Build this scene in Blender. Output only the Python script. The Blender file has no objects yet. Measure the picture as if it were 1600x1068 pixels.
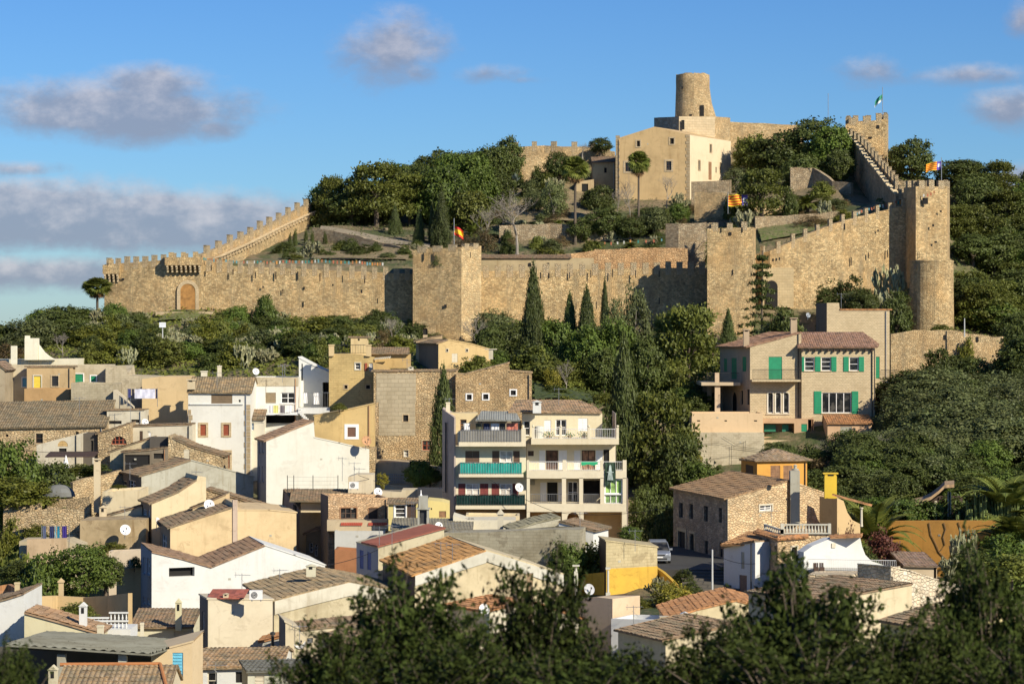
import bpy, bmesh, math, random
import numpy as np
from mathutils import Vector, Matrix, noise
from mathutils.geometry import delaunay_2d_cdt
C=bpy.context.scene; COL=C.collection
R=math.radians
random.seed(7)
# ---------------------------------------------------------------- camera, sky, sun
FP=4000.0; CZ=30.0; HY=512.0
cd=bpy.data.cameras.new('camera'); cam=bpy.data.objects.new('camera',cd); COL.objects.link(cam)
cam.location=(0,0,CZ); cam.rotation_euler=(R(90),0,0)
cd.sensor_width=36; cd.lens=36*FP/1600; cd.shift_y=-22/1600
cd.clip_start=0.5; cd.clip_end=90000
cd.dof.use_dof=True; cd.dof.focus_distance=255; cd.dof.aperture_fstop=4.8
C.camera=cam
SUN=Vector((0.60,-0.62,0.50)).normalized()
sl=bpy.data.lights.new('sun','SUN'); sl.energy=4.9; sl.angle=R(0.5); sl.color=(1.0,0.91,0.74)
so=bpy.data.objects.new('sun',sl); COL.objects.link(so); so.rotation_euler=SUN.to_track_quat('Z','Y').to_euler()
C.view_settings.view_transform='Standard'; C.view_settings.look='None'
C.view_settings.gamma=1; C.view_settings.exposure=0.3; C.view_settings.use_curve_mapping=False

def nd(nt,t,ins=None,**props):
    n=nt.nodes.new(t)
    for k,v in props.items(): setattr(n,k,v)
    for k,v in (ins or {}).items():
        s=n.inputs[k]
        if isinstance(v,bpy.types.NodeSocket): nt.links.new(v,s)
        else: s.default_value=v
    return n
def mth(nt,op,a,b=0.0,c=None,clamp=False):
    d={0:a,1:b}
    if c is not None: d[2]=c
    return nd(nt,'ShaderNodeMath',d,operation=op,use_clamp=clamp).outputs[0]
def mixc(nt,f,a,b,bt='MIX'):
    n=nt.nodes.new('ShaderNodeMix'); n.data_type='RGBA'; n.blend_type=bt; n.clamp_factor=True
    for i,v in ((0,f),(6,a),(7,b)):
        if isinstance(v,bpy.types.NodeSocket): nt.links.new(v,n.inputs[i])
        else: n.inputs[i].default_value=v if i==0 else (*v[:3],1)
    return n.outputs[2]
def ramp(nt,f,stops,interp='LINEAR'):
    n=nt.nodes.new('ShaderNodeValToRGB'); nt.links.new(f,n.inputs[0]); cr=n.color_ramp; cr.interpolation=interp
    while len(cr.elements)<len(stops): cr.elements.new(0.5)
    for e,(p,c) in zip(cr.elements,stops):
        e.position=p; e.color=(*c,1) if len(c)==3 else c
    return n.outputs[0]
def mrange(nt,v,a,b,c=0.0,d=1.0,smooth=True):
    return nd(nt,'ShaderNodeMapRange',{0:v,1:a,2:b,3:c,4:d},interpolation_type='SMOOTHSTEP' if smooth else 'LINEAR').outputs[0]

w=bpy.data.worlds.new('World'); C.world=w; w.use_nodes=True; nt=w.node_tree
bg=nt.nodes['Background']; bg.inputs[1].default_value=0.115
sky=nd(nt,'ShaderNodeTexSky',sky_type='NISHITA',sun_disc=False)
sky.sun_elevation=math.asin(SUN.z); sky.sun_rotation=math.atan2(SUN.x,SUN.y)
sky.altitude=300; sky.air_density=1.0; sky.dust_density=0.25; sky.ozone_density=3.0
geo=nd(nt,'ShaderNodeTexCoord').outputs['Generated']
sx=nd(nt,'ShaderNodeSeparateXYZ',{0:geo}).outputs
yy=mth(nt,'MAXIMUM',sx[1],0.02)
cu=mth(nt,'DIVIDE',sx[0],yy); cv=mth(nt,'DIVIDE',sx[2],yy)      # tangents of bearing and elevation
cvec=nd(nt,'ShaderNodeCombineXYZ',{0:cu,1:mth(nt,'MULTIPLY',cv,1.5),2:0.0}).outputs[0]
nz=nd(nt,'ShaderNodeTexNoise',{'Vector':cvec,'Scale':30.0,'Detail':12.0,'Roughness':0.66}).outputs[0]
nz2=nd(nt,'ShaderNodeTexNoise',{'Vector':cvec,'Scale':70.0,'Detail':6.0,'Roughness':0.6}).outputs[0]
acc=None; litacc=None
for (px,py,rx,ry,amp) in [(185,172,280,66,1.3),(240,135,140,46,1.15),(90,185,130,40,1.1),(612,80,120,80,1.05),(650,110,70,40,.8),(40,335,340,75,1.5),(280,350,290,68,1.45),(60,425,260,40,1.1),(1365,112,85,38,.75),(1510,118,130,26,.8),(1575,172,95,46,1.1),(1600,28,40,40,.9),(1595,282,70,36,1.1),(765,118,100,22,.7),(820,125,60,12,.6),(30,265,120,20,.8),(330,200,90,30,.9)]:
    a=mth(nt,'MULTIPLY',mth(nt,'SUBTRACT',cu,(px-800)/FP),FP/rx); b=mth(nt,'MULTIPLY',mth(nt,'SUBTRACT',cv,(HY-py)/FP),FP/ry)
    r=mth(nt,'SQRT',mth(nt,'ADD',mth(nt,'MULTIPLY',a,a),mth(nt,'MULTIPLY',b,b)))
    m=mth(nt,'MULTIPLY',mth(nt,'SUBTRACT',1.15,r,clamp=True),amp)
    acc=m if acc is None else mth(nt,'MAXIMUM',acc,m)
    m4=mth(nt,'POWER',m,4.0); wsum=m4 if litacc is None else mth(nt,'ADD',wsum,m4); l=mth(nt,'MULTIPLY',m4,mth(nt,'ADD',mth(nt,'MULTIPLY',b,0.5),0.25))
    litacc=l if litacc is None else mth(nt,'ADD',litacc,l)
dens=mth(nt,'ADD',acc,mth(nt,'MULTIPLY',mth(nt,'SUBTRACT',nz,0.5),1.55))
mask=mth(nt,'MULTIPLY',mrange(nt,dens,0.18,0.98),mrange(nt,acc,0.02,0.3))
litacc=mth(nt,'DIVIDE',litacc,mth(nt,'ADD',wsum,1e-5))
shade=mrange(nt,mth(nt,'ADD',litacc,mth(nt,'MULTIPLY',mth(nt,'SUBTRACT',nz2,0.5),1.5)),0.05,0.85)
ccol=mixc(nt,shade,(2.0,2.25,3.0),(4.5,4.3,4.6))
skyt=mixc(nt,1.0,sky.outputs[0],ramp(nt,mth(nt,'MULTIPLY',cv,7.0),[(0.0,(.40,.55,.74)),(0.3,(.345,.54,.78)),(1.0,(0.28,0.485,.77))]),'MULTIPLY')
nt.links.new(mixc(nt,mth(nt,'MULTIPLY',mask,0.84),skyt,ccol),bg.inputs[0])

# ---------------------------------------------------------------- materials
MC={}
def newmat(name):
    m=bpy.data.materials.new(name); m.use_nodes=True
    return m,m.node_tree,m.node_tree.nodes['Principled BSDF']
def uvn(nt): return nd(nt,'ShaderNodeUVMap',uv_map='UVMap').outputs[0]
def scl(nt,v,x,y,z=1.0): return nd(nt,'ShaderNodeMapping',{'Vector':v,'Scale':(x,y,z)}).outputs[0]
def plain(rgb,rough=0.7,metal=0.0,var=0.12):
    k=('pl',rgb,rough,metal,var)
    if k in MC: return MC[k]
    m,nt,b=newmat('paint'); o=nd(nt,'ShaderNodeTexCoord').outputs['Object']
    n=nd(nt,'ShaderNodeTexNoise',{'Vector':o,'Scale':2.5,'Detail':4.0}).outputs[0]
    f=mrange(nt,n,0.3,0.7,1-var,1+var,False)
    c=nd(nt,'ShaderNodeVectorMath',{0:(*rgb,),'Scale':f},operation='SCALE').outputs[0]
    nt.links.new(c,b.inputs['Base Color']); b.inputs['Roughness'].default_value=rough; b.inputs['Metallic'].default_value=metal
    MC[k]=m; return m
def plaster(rgb,dirt=0.4,blocks=False):
    rgb=(rgb[0]*.88,rgb[1]*.90,rgb[2]*.89); dirt=dirt+.16
    k=('ps',rgb,dirt,blocks)
    if k in MC: return MC[k]
    m,nt,b=newmat('plaster'); uv=uvn(nt)
    n1=nd(nt,'ShaderNodeTexNoise',{'Vector':scl(nt,uv,.35,.35),'Scale':1.0,'Detail':6.0,'Roughness':.65}).outputs[0]
    n2=nd(nt,'ShaderNodeTexNoise',{'Vector':scl(nt,uv,2.2,.22),'Scale':1.0,'Detail':5.0,'Roughness':.6}).outputs[0]
    n3=nd(nt,'ShaderNodeTexNoise',{'Vector':uv,'Scale':3.0,'Detail':8.0,'Roughness':.7}).outputs[0]
    g=sum(rgb)/3; dk=(rgb[0]*.55+g*.12,rgb[1]*.55+g*.08,rgb[2]*.5+g*.05)
    c=mixc(nt,mth(nt,'MULTIPLY',mrange(nt,n1,.42,.72),dirt),rgb,dk)
    c=mixc(nt,mth(nt,'MULTIPLY',mrange(nt,n2,.52,.78),dirt*1.1),c,(rgb[0]*.62,rgb[1]*.56,rgb[2]*.48))
    c=mixc(nt,mth(nt,'MULTIPLY',mrange(nt,n3,.45,.75),.22),c,(min(1,rgb[0]*1.15),min(1,rgb[1]*1.15),min(1,rgb[2]*1.2)))
    n6=nd(nt,'ShaderNodeTexNoise',{'Vector':scl(nt,uv,.5,.7),'Scale':1.3,'Detail':9.0,'Roughness':.75,'Distortion':.6}).outputs[0]
    c=mixc(nt,mth(nt,'MULTIPLY',mrange(nt,n6,.56,.60),dirt*.8),c,(rgb[0]*.66,rgb[1]*.63,rgb[2]*.60))
    h=n3
    if blocks:
        br=nd(nt,'ShaderNodeTexBrick',{'Vector':uv,'Color1':(.75,.75,.75,1),'Color2':(1.05,1.05,1.05,1),'Mortar':(.5,.48,.45,1),'Scale':1.0,'Mortar Size':.02,'Brick Width':.55,'Row Height':.24},offset=.5)
        c=mixc(nt,.45,c,br.outputs[0],'MULTIPLY')
    nt.links.new(c,b.inputs['Base Color']); b.inputs['Roughness'].default_value=.92
    bp=nd(nt,'ShaderNodeBump',{'Strength':.25,'Distance':.03,'Height':h}); nt.links.new(bp.outputs[0],b.inputs['Normal'])
    MC[k]=m; return m
def stone(rgb,s=.4,var=.5,stain=.5,asp=1.5):
    k=('st',rgb,s,var,stain,asp)
    if k in MC: return MC[k]
    m,nt,b=newmat('masonry'); uv=uvn(nt)
    wv=nd(nt,'ShaderNodeTexNoise',{'Vector':uv,'Scale':2.6,'Detail':2.0}).outputs[1]
    uw=mixc(nt,.14,uv,wv,'ADD')
    sv=scl(nt,uw,1/s,asp/s)
    v=nd(nt,'ShaderNodeTexVoronoi',{'Vector':sv,'Scale':1.0},voronoi_dimensions='2D')
    e=nd(nt,'ShaderNodeTexVoronoi',{'Vector':sv,'Scale':1.0},voronoi_dimensions='2D',feature='DISTANCE_TO_EDGE').outputs[0]
    rnd=nd(nt,'ShaderNodeSeparateColor',{0:v.outputs['Color']}).outputs
    f=mrange(nt,rnd[0],0,1,1-var*.6,1+var*.5,False)
    c=nd(nt,'ShaderNodeVectorMath',{0:rgb,'Scale':f},operation='SCALE').outputs[0]
    c=mixc(nt,mth(nt,'MULTIPLY',rnd[1],.35),c,(rgb[0]*1.05,rgb[1]*.78,rgb[2]*.55))
    n1=nd(nt,'ShaderNodeTexNoise',{'Vector':scl(nt,uv,.16,.2),'Scale':1.0,'Detail':7.0,'Roughness':.62}).outputs[0]
    n2=nd(nt,'ShaderNodeTexNoise',{'Vector':scl(nt,uv,.9,.12),'Scale':1.0,'Detail':5.0,'Roughness':.6}).outputs[0]
    n4=nd(nt,'ShaderNodeTexNoise',{'Vector':uv,'Scale':1.6,'Detail':8.0,'Roughness':.75}).outputs[0]
    c=mixc(nt,mth(nt,'MULTIPLY',mrange(nt,n1,.45,.66),stain*.8),c,(rgb[0]*1.02,rgb[1]*.84,rgb[2]*.66))
    c=mixc(nt,mth(nt,'MULTIPLY',mrange(nt,n2,.5,.75),stain),c,(rgb[0]*.52,rgb[1]*.55,rgb[2]*.62))
    c=mixc(nt,mth(nt,'MULTIPLY',mrange(nt,n4,.46,.66),.6),c,(rgb[0]*.62,rgb[1]*.56,rgb[2]*.5))
    n5=nd(nt,'ShaderNodeTexNoise',{'Vector':scl(nt,uv,.45,.35),'Scale':1.0,'Detail':9.0,'Roughness':.72}).outputs[0]
    c=nd(nt,'ShaderNodeVectorMath',{0:c,'Scale':mrange(nt,n5,.32,.68,.68,1.28,False)},operation='SCALE').outputs[0]
    c=mixc(nt,mrange(nt,e,.0,.11,.36,0),c,(rgb[0]*.42,rgb[1]*.36,rgb[2]*.3))
    nt.links.new(c,b.inputs['Base Color']); b.inputs['Roughness'].default_value=.95
    h=mth(nt,'ADD',mrange(nt,e,0,.2),mth(nt,'ADD',mth(nt,'MULTIPLY',rnd[2],.7),mth(nt,'MULTIPLY',n4,1.2)))
    bp=nd(nt,'ShaderNodeBump',{'Strength':.9,'Distance':.07,'Height':h}); nt.links.new(bp.outputs[0],b.inputs['Normal'])
    MC[k]=m; return m
def ashlar(rgb,w=.6,h=.3,stain=.5):
    k=('as',rgb,w,h,stain)
    if k in MC: return MC[k]
    m,nt,b=newmat('ashlar'); uv=uvn(nt)
    br=nd(nt,'ShaderNodeTexBrick',{'Vector':uv,'Color1':(.78,.76,.72,1),'Color2':(1.1,1.08,1.05,1),'Mortar':(.55,.5,.45,1),'Scale':1.0,'Mortar Size':.018,'Brick Width':w,'Row Height':h,'Bias':0.0},offset=.5)
    n1=nd(nt,'ShaderNodeTexNoise',{'Vector':scl(nt,uv,.5,.35),'Scale':1.0,'Detail':7.0,'Roughness':.7}).outputs[0]
    n4=nd(nt,'ShaderNodeTexNoise',{'Vector':uv,'Scale':3.2,'Detail':8.0,'Roughness':.75}).outputs[0]
    c=mixc(nt,.55,(rgb[0]*.93,rgb[1]*.93,rgb[2]*.93),br.outputs[0],'MULTIPLY')
    c=mixc(nt,mth(nt,'MULTIPLY',mrange(nt,n1,.45,.7),stain),c,(rgb[0]*.6,rgb[1]*.56,rgb[2]*.5))
    c=mixc(nt,mth(nt,'MULTIPLY',mrange(nt,n4,.5,.7),.4),c,(rgb[0]*.65,rgb[1]*.58,rgb[2]*.5))
    nt.links.new(c,b.inputs['Base Color']); b.inputs['Roughness'].default_value=.95
    bp=nd(nt,'ShaderNodeBump',{'Strength':.7,'Distance':.04,'Height':mth(nt,'ADD',n4,mth(nt,'MULTIPLY',br.outputs[1],-.8))}); nt.links.new(bp.outputs[0],b.inputs['Normal'])
    MC[k]=m; return m
def tilemat(rgb=(.30,.17,.09),lich=.6):
    k=('ti',rgb,lich)
    if k in MC: return MC[k]
    m,nt,b=newmat('roof tiles'); uv=uvn(nt)
    s=nd(nt,'ShaderNodeSeparateXYZ',{0:uv}).outputs
    cell=nd(nt,'ShaderNodeCombineXYZ',{0:mth(nt,'FLOOR',mth(nt,'DIVIDE',s[0],.26)),1:mth(nt,'FLOOR',mth(nt,'DIVIDE',s[1],.42)),2:0.0}).outputs[0]
    wn=nd(nt,'ShaderNodeTexWhiteNoise',{'Vector':cell}).outputs
    c=ramp(nt,wn[0],[(0,(rgb[0]*.62,rgb[1]*.64,rgb[2]*.7)),(.35,rgb),(.7,(rgb[0]*1.2,rgb[1]*1.15,rgb[2]*1.05)),(1,(rgb[0]*1.3,rgb[1]*1.4,rgb[2]*1.6))])
    n=nd(nt,'ShaderNodeTexNoise',{'Vector':uv,'Scale':.6,'Detail':7.0,'Roughness':.7}).outputs[0]
    n2=nd(nt,'ShaderNodeTexNoise',{'Vector':uv,'Scale':4.5,'Detail':6.0,'Roughness':.8}).outputs[0]
    c=mixc(nt,mth(nt,'MULTIPLY',mrange(nt,n,.4,.65),lich),c,(.16,.14,.09))
    c=mixc(nt,mth(nt,'MULTIPLY',mrange(nt,n2,.5,.68),lich*.9),c,(.34,.30,.19))
    nt.links.new(c,b.inputs['Base Color']); b.inputs['Roughness'].default_value=.9
    bp=nd(nt,'ShaderNodeBump',{'Strength':.4,'Distance':.02,'Height':n2}); nt.links.new(bp.outputs[0],b.inputs['Normal'])
    MC[k]=m; return m
def leafmat(rgb,var=.4,tr=.25,hue=.02,name='foliage'):
    k=('lf',rgb,var,tr)
    if k in MC: return MC[k]
    rgb=tuple(min(.4,c*1.55) if max(rgb)<.13 else c for c in rgb)
    m,nt,b=newmat(name); o=nd(nt,'ShaderNodeTexCoord').outputs['Object']
    n=nd(nt,'ShaderNodeTexNoise',{'Vector':o,'Scale':7.0,'Detail':3.0}).outputs[0]
    gi=nd(nt,'ShaderNodeNewGeometry').outputs['Random Per Island']; oi=nd(nt,'ShaderNodeObjectInfo').outputs['Random']
    f=mth(nt,'ADD',mrange(nt,n,.3,.7,1-var,1+var,False),mth(nt,'ADD',mrange(nt,gi,0,1,-var*.7,var*.7,False),mrange(nt,oi,0,1,-.34,.38,False)))
    c=nd(nt,'ShaderNodeVectorMath',{0:rgb,'Scale':f},operation='SCALE').outputs[0]
    oh_=mth(nt,'FRACT',mth(nt,'MULTIPLY',oi,17.3)); c=mixc(nt,mth(nt,'MULTIPLY',oh_,.45),c,(rgb[0]*1.4,rgb[1]*1.25,rgb[2]*1.2))
    c=mixc(nt,mth(nt,'MULTIPLY',gi,.35),c,(rgb[0]*1.7,rgb[1]*1.15,rgb[2]*.8))
    nt.links.new(c,b.inputs['Base Color']); b.inputs['Roughness'].default_value=.55; b.inputs['Specular IOR Level'].default_value=.3
    t=nd(nt,'ShaderNodeBsdfTranslucent',{'Color':c}); mx=nd(nt,'ShaderNodeMixShader',{0:tr,1:b.outputs[0],2:t.outputs[0]})
    nt.links.new(mx.outputs[0],nt.nodes['Material Output'].inputs[0])
    MC[k]=m; return m
def glassmat():
    k='glass'
    if k in MC: return MC[k]
    m,nt,b=newmat('window glass'); b.inputs['Base Color'].default_value=(.02,.024,.03,1); b.inputs['Roughness'].default_value=.12
    o=nd(nt,'ShaderNodeTexCoord').outputs['Object']; n=nd(nt,'ShaderNodeTexNoise',{'Vector':o,'Scale':1.2,'Detail':2.0}).outputs[0]
    nt.links.new(mixc(nt,mrange(nt,n,.45,.7),(.012,.013,.015),(.09,.085,.075)),b.inputs['Base Color'])
    MC[k]=m; return m
def groundmat(a,b_,c_,s=.15):
    m,nt,b=newmat('earth and grass'); o=nd(nt,'ShaderNodeTexCoord').outputs['Object']
    n=nd(nt,'ShaderNodeTexNoise',{'Vector':o,'Scale':s,'Detail':9.0,'Roughness':.7}).outputs[0]
    n2=nd(nt,'ShaderNodeTexNoise',{'Vector':o,'Scale':1.4,'Detail':7.0,'Roughness':.75}).outputs[0]
    c=mixc(nt,mrange(nt,n,.42,.58),a,b_); c=mixc(nt,mrange(nt,n2,.5,.62,0,.8),c,c_)
    nt.links.new(c,b.inputs['Base Color']); b.inputs['Roughness'].default_value=1
    bp=nd(nt,'ShaderNodeBump',{'Strength':1.0,'Distance':.25,'Height':n2}); nt.links.new(bp.outputs[0],b.inputs['Normal'])
    return m
# palette
ST=stone((.60,.455,.24),.27,.75,.8); ST2=stone((.60,.46,.255),.26,.6,.6); STM=stone((.50,.41,.26),.3,.5,.6); STG=stone((.42,.34,.22),.32,.6,.5); ST3=stone((.56,.44,.26),.34,.5,.45,1.9)
ASH=ashlar((.60,.47,.29)); 
WHITE=plaster((.75,.73,.69),.12); CREAM=plaster((.72,.58,.38),.35); CREAM2=plaster((.70,.52,.32),.4); OCH=plaster((.62,.41,.17),.5); PALE=plaster((.68,.60,.46),.45)
PINK=plaster((.72,.52,.38),.3); GREY=plaster((.48,.45,.37),.7); CONC=plaster((.45,.40,.30),.6,True); YEL=plaster((.70,.42,.06),.25); ORA=plaster((.62,.30,.07),.2)
BRN=plaster((.42,.22,.11),.5); BUT=plaster((.76,.62,.32),.15)
TILE=tilemat((.27,.175,.10),.85); TILEO=tilemat((.42,.20,.08),.25); TILED=tilemat((.22,.14,.09),.6); TILER=tilemat((.36,.10,.06),.1)
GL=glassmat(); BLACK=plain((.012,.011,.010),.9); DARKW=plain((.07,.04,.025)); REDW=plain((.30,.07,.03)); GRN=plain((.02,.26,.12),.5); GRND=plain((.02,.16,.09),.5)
BLUE=plain((.13,.40,.58),.5); WHT=plain((.82,.80,.76),.5,0,.04); STEEL=plain((.35,.36,.37),.4,.6); IRON=plain((.05,.05,.05),.5,.3); WOOD=plain((.26,.14,.07),.8,0,.3)
BARK=plain((.13,.10,.07),.95,0,.4); BARKG=plain((.30,.26,.21),.95,0,.3)

# ---------------------------------------------------------------- helpers
def W(px,py,d): return Vector(((px-800)/FP*d,d,CZ+(HY-py)/FP*d))
def X(px,d): return (px-800)/FP*d
def Zp(py,d): return CZ+(HY-py)/FP*d
def aloc(o):
    v=Vector((0,0,0))
    while o is not None: v=v+o.location; o=o.parent
    return v
UP=Vector((0,0,1))
class MB:
    def __init__(s): s.v=[]; s.f=[]; s.uv=[]; s.smooth=False
    def poly(s,pts,uv=None):
        n=len(s.v); s.v+=[tuple(p) for p in pts]; s.f.append(tuple(range(n,n+len(pts))))
        if uv is None:
            pts=[Vector(p) for p in pts]; nn=Vector((0,0,0))
            for i in range(len(pts)): nn+= (pts[i]-pts[0]).cross(pts[(i+1)%len(pts)]-pts[0])
            if nn.length<1e-12: nn=Vector((0,0,1))
            nn.normalize(); t=UP.cross(nn)
            t=Vector((1,0,0)) if t.length<.05 else t.normalized()
            if t.x<0 or (abs(t.x)<1e-6 and t.y<0): t=-t
            b=nn.cross(t)
            if b.z<0: b=-b
            uv=[(p.dot(t),p.dot(b)) for p in pts]
        s.uv.append(uv)
    def grid(s,rows,uvr=None):
        for i in range(len(rows)-1):
            for j in range(len(rows[i])-1):
                u=None if uvr is None else [uvr[i][j],uvr[i][j+1],uvr[i+1][j+1],uvr[i+1][j]]
                s.poly([rows[i][j],rows[i][j+1],rows[i+1][j+1],rows[i+1][j]],u)
    def box(s,o,a,b,c):
        o,a,b,c=map(Vector,(o,a,b,c)); p=[o,o+a,o+a+b,o+b]; q=[x+c for x in p]
        s.poly(p[::-1]); s.poly(q)
        for i in range(4): s.poly([p[i],p[(i+1)%4],q[(i+1)%4],q[i]])
    def cube(s,c,x,y,z,rot=0.0):
        a=Vector((math.cos(rot),math.sin(rot),0))*x; b=Vector((-math.sin(rot),math.cos(rot),0))*y
        s.box(Vector(c)-a/2-b/2,a,b,(0,0,z))
    def tube(s,pts,rad,n=6,cap=True):
        rings=[]; pts=[Vector(p) for p in pts]
        for i,p in enumerate(pts):
            d=(pts[min(i+1,len(pts)-1)]-pts[max(i-1,0)]).normalized()
            a=d.cross(UP) if abs(d.z)<.95 else d.cross(Vector((1,0,0))); a.normalize(); b=d.cross(a)
            r=rad[i] if isinstance(rad,(list,tuple)) else rad
            rings.append([p+(a*math.cos(t)+b*math.sin(t))*r for t in [k*2*math.pi/n for k in range(n)]])
        for i in range(len(rings)-1):
            for k in range(n): s.poly([rings[i][k],rings[i][(k+1)%n],rings[i+1][(k+1)%n],rings[i+1][k]])
        if cap: s.poly(rings[0][::-1]); s.poly(rings[-1])
    def lathe(s,c,prof,n=24,a0=0,a1=2*math.pi):
        c=Vector(c); R0=max(r for r,z in prof)
        rows=[];uvs=[]
        for r,z in prof:
            rows.append([c+Vector((r*math.cos(a0+(a1-a0)*k/n),r*math.sin(a0+(a1-a0)*k/n),z)) for k in range(n+1)])
            uvs.append([((a1-a0)*k/n*R0,z) for k in range(n+1)])
        s.grid(rows,uvs)
    def tiles(s,pts,per=.26,course=.42,amp=.055,lift=.05,ns=4):
        pts=[Vector(p) for p in pts]; nn=Vector((0,0,0))
        for i in range(len(pts)): nn+=(pts[i]-pts[0]).cross(pts[(i+1)%len(pts)]-pts[0])
        nn.normalize()
        if nn.z<0: nn=-nn
        t=UP.cross(nn)
        if t.length<.02: t=Vector((1,0,0))
        t.normalize()
        if t.x<0 or (abs(t.x)<1e-6 and t.y<0): t=-t
        b=nn.cross(t)
        if b.z<0: b=-b
        o=pts[0]; P=[((p-o).dot(t),(p-o).dot(b)) for p in pts]; ou,ov=o.dot(t),o.dot(b)
        u0=min(p[0] for p in P); u1=max(p[0] for p in P)
        def rng(u):
            vs=[]
            for i in range(len(P)):
                a,c=P[i],P[(i+1)%len(P)]
                if (a[0]-u)*(c[0]-u)<=0:
                    if abs(a[0]-c[0])<1e-9: vs+=[a[1],c[1]]
                    else: vs.append(a[1]+(c[1]-a[1])*(u-a[0])/(c[0]-a[0]))
            return (min(vs),max(vs)) if vs else (0,0)
        n=max(2,int((u1-u0)/per*ns)); us=[u0+1e-6+(u1-u0-2e-6)*i/n for i in range(n+1)]
        R_=[rng(u) for u in us]; v0=min(r[0] for r in R_); v1=max(r[1] for r in R_); nc=max(1,int(math.ceil((v1-v0)/course)))
        wob=random.random()*9
        for i in range(n):
            ci=math.floor((us[i]+us[i+1])*.5/per)
            for k in range(nc):
                a=v0+k*course; c=min(a+course,v1); q=[]; 
                jit=math.sin(ci*12.9+k*78.2+wob)*.012; tl=math.sin(ci*3.7+k*31.1+wob)*.035
                for (u,(lo,hi)) in ((us[i],R_[i]),(us[i+1],R_[i+1])):
                    aa=min(max(a,lo),hi); cc=min(max(c,lo),hi)
                    ph=((u+1e-5)/per)%1.0; h=abs(math.cos(math.pi*ph))*amp if ns>2 else 0
                    q.append((u,aa,h+.035+jit,cc,h+jit))
                if q[0][3]-q[0][1]<1e-5 and q[1][3]-q[1][1]<1e-5: continue
                A=[o+t*q[0][0]+b*(q[0][1]+tl)+nn*(lift+q[0][2]),o+t*q[1][0]+b*(q[1][1]+tl)+nn*(lift+q[1][2]),o+t*q[1][0]+b*q[1][3]+nn*(lift+q[1][4]),o+t*q[0][0]+b*q[0][3]+nn*(lift+q[0][4])]
                s.poly(A,[(ou+q[0][0],ov+q[0][1]),(ou+q[1][0],ov+q[1][1]),(ou+q[1][0],ov+q[1][3]-.001),(ou+q[0][0],ov+q[0][3]-.001)])
                s.poly([A[0],A[1],A[1]-nn*.05,A[0]-nn*.05],[(ou+q[0][0],ov+q[0][1])]*4)
        # slab under the tiles
        top=[p+nn*(lift-.005) for p in pts]; bot=[p-nn*.04 for p in pts]
        s.poly(top); s.poly(bot[::-1])
        for i in range(len(pts)): j=(i+1)%len(pts); s.poly([bot[i],bot[j],top[j]+nn*amp*.4,top[i]+nn*amp*.4])
    def build(s,name,mat,parent=None,smooth=False,local=False):
        off=Vector((0,0,0)) if local else aloc(parent)
        me=bpy.data.meshes.new(name); ox,oy,oz=off
        me.from_pydata([(a-ox,b-oy,c-oz) for a,b,c in s.v],[],s.f)
        ul=me.uv_layers.new(name='UVMap'); fl=[c for u in s.uv for p in u for c in p[:2]]
        ul.data.foreach_set('uv',fl)
        me.materials.append(mat)
        if smooth: me.polygons.foreach_set('use_smooth',[True]*len(me.polygons))
        o=bpy.data.objects.new(name,me); COL.objects.link(o)
        if parent is not None: o.parent=parent
        return o
def thing(name,label,cat,loc,group=None):
    o=bpy.data.objects.new(name,None); COL.objects.link(o); o.location=loc; o.empty_display_size=.5
    o['label']=label; o['category']=cat
    if group: o['group']=group
    return o
def tag(o,label,cat,group=None):
    o['label']=label; o['category']=cat
    if group: o['group']=group
    return o
def struct(o,kind='structure'): o['kind']=kind; return o
def put(proto,loc,parent=None,rz=0,sc=(1,1,1),name=None):
    c=proto.copy(); COL.objects.link(c); c.parent=parent; c.location=loc; c.rotation_euler=(0,0,rz); c.scale=sc
    c.hide_render=False
    return c

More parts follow.
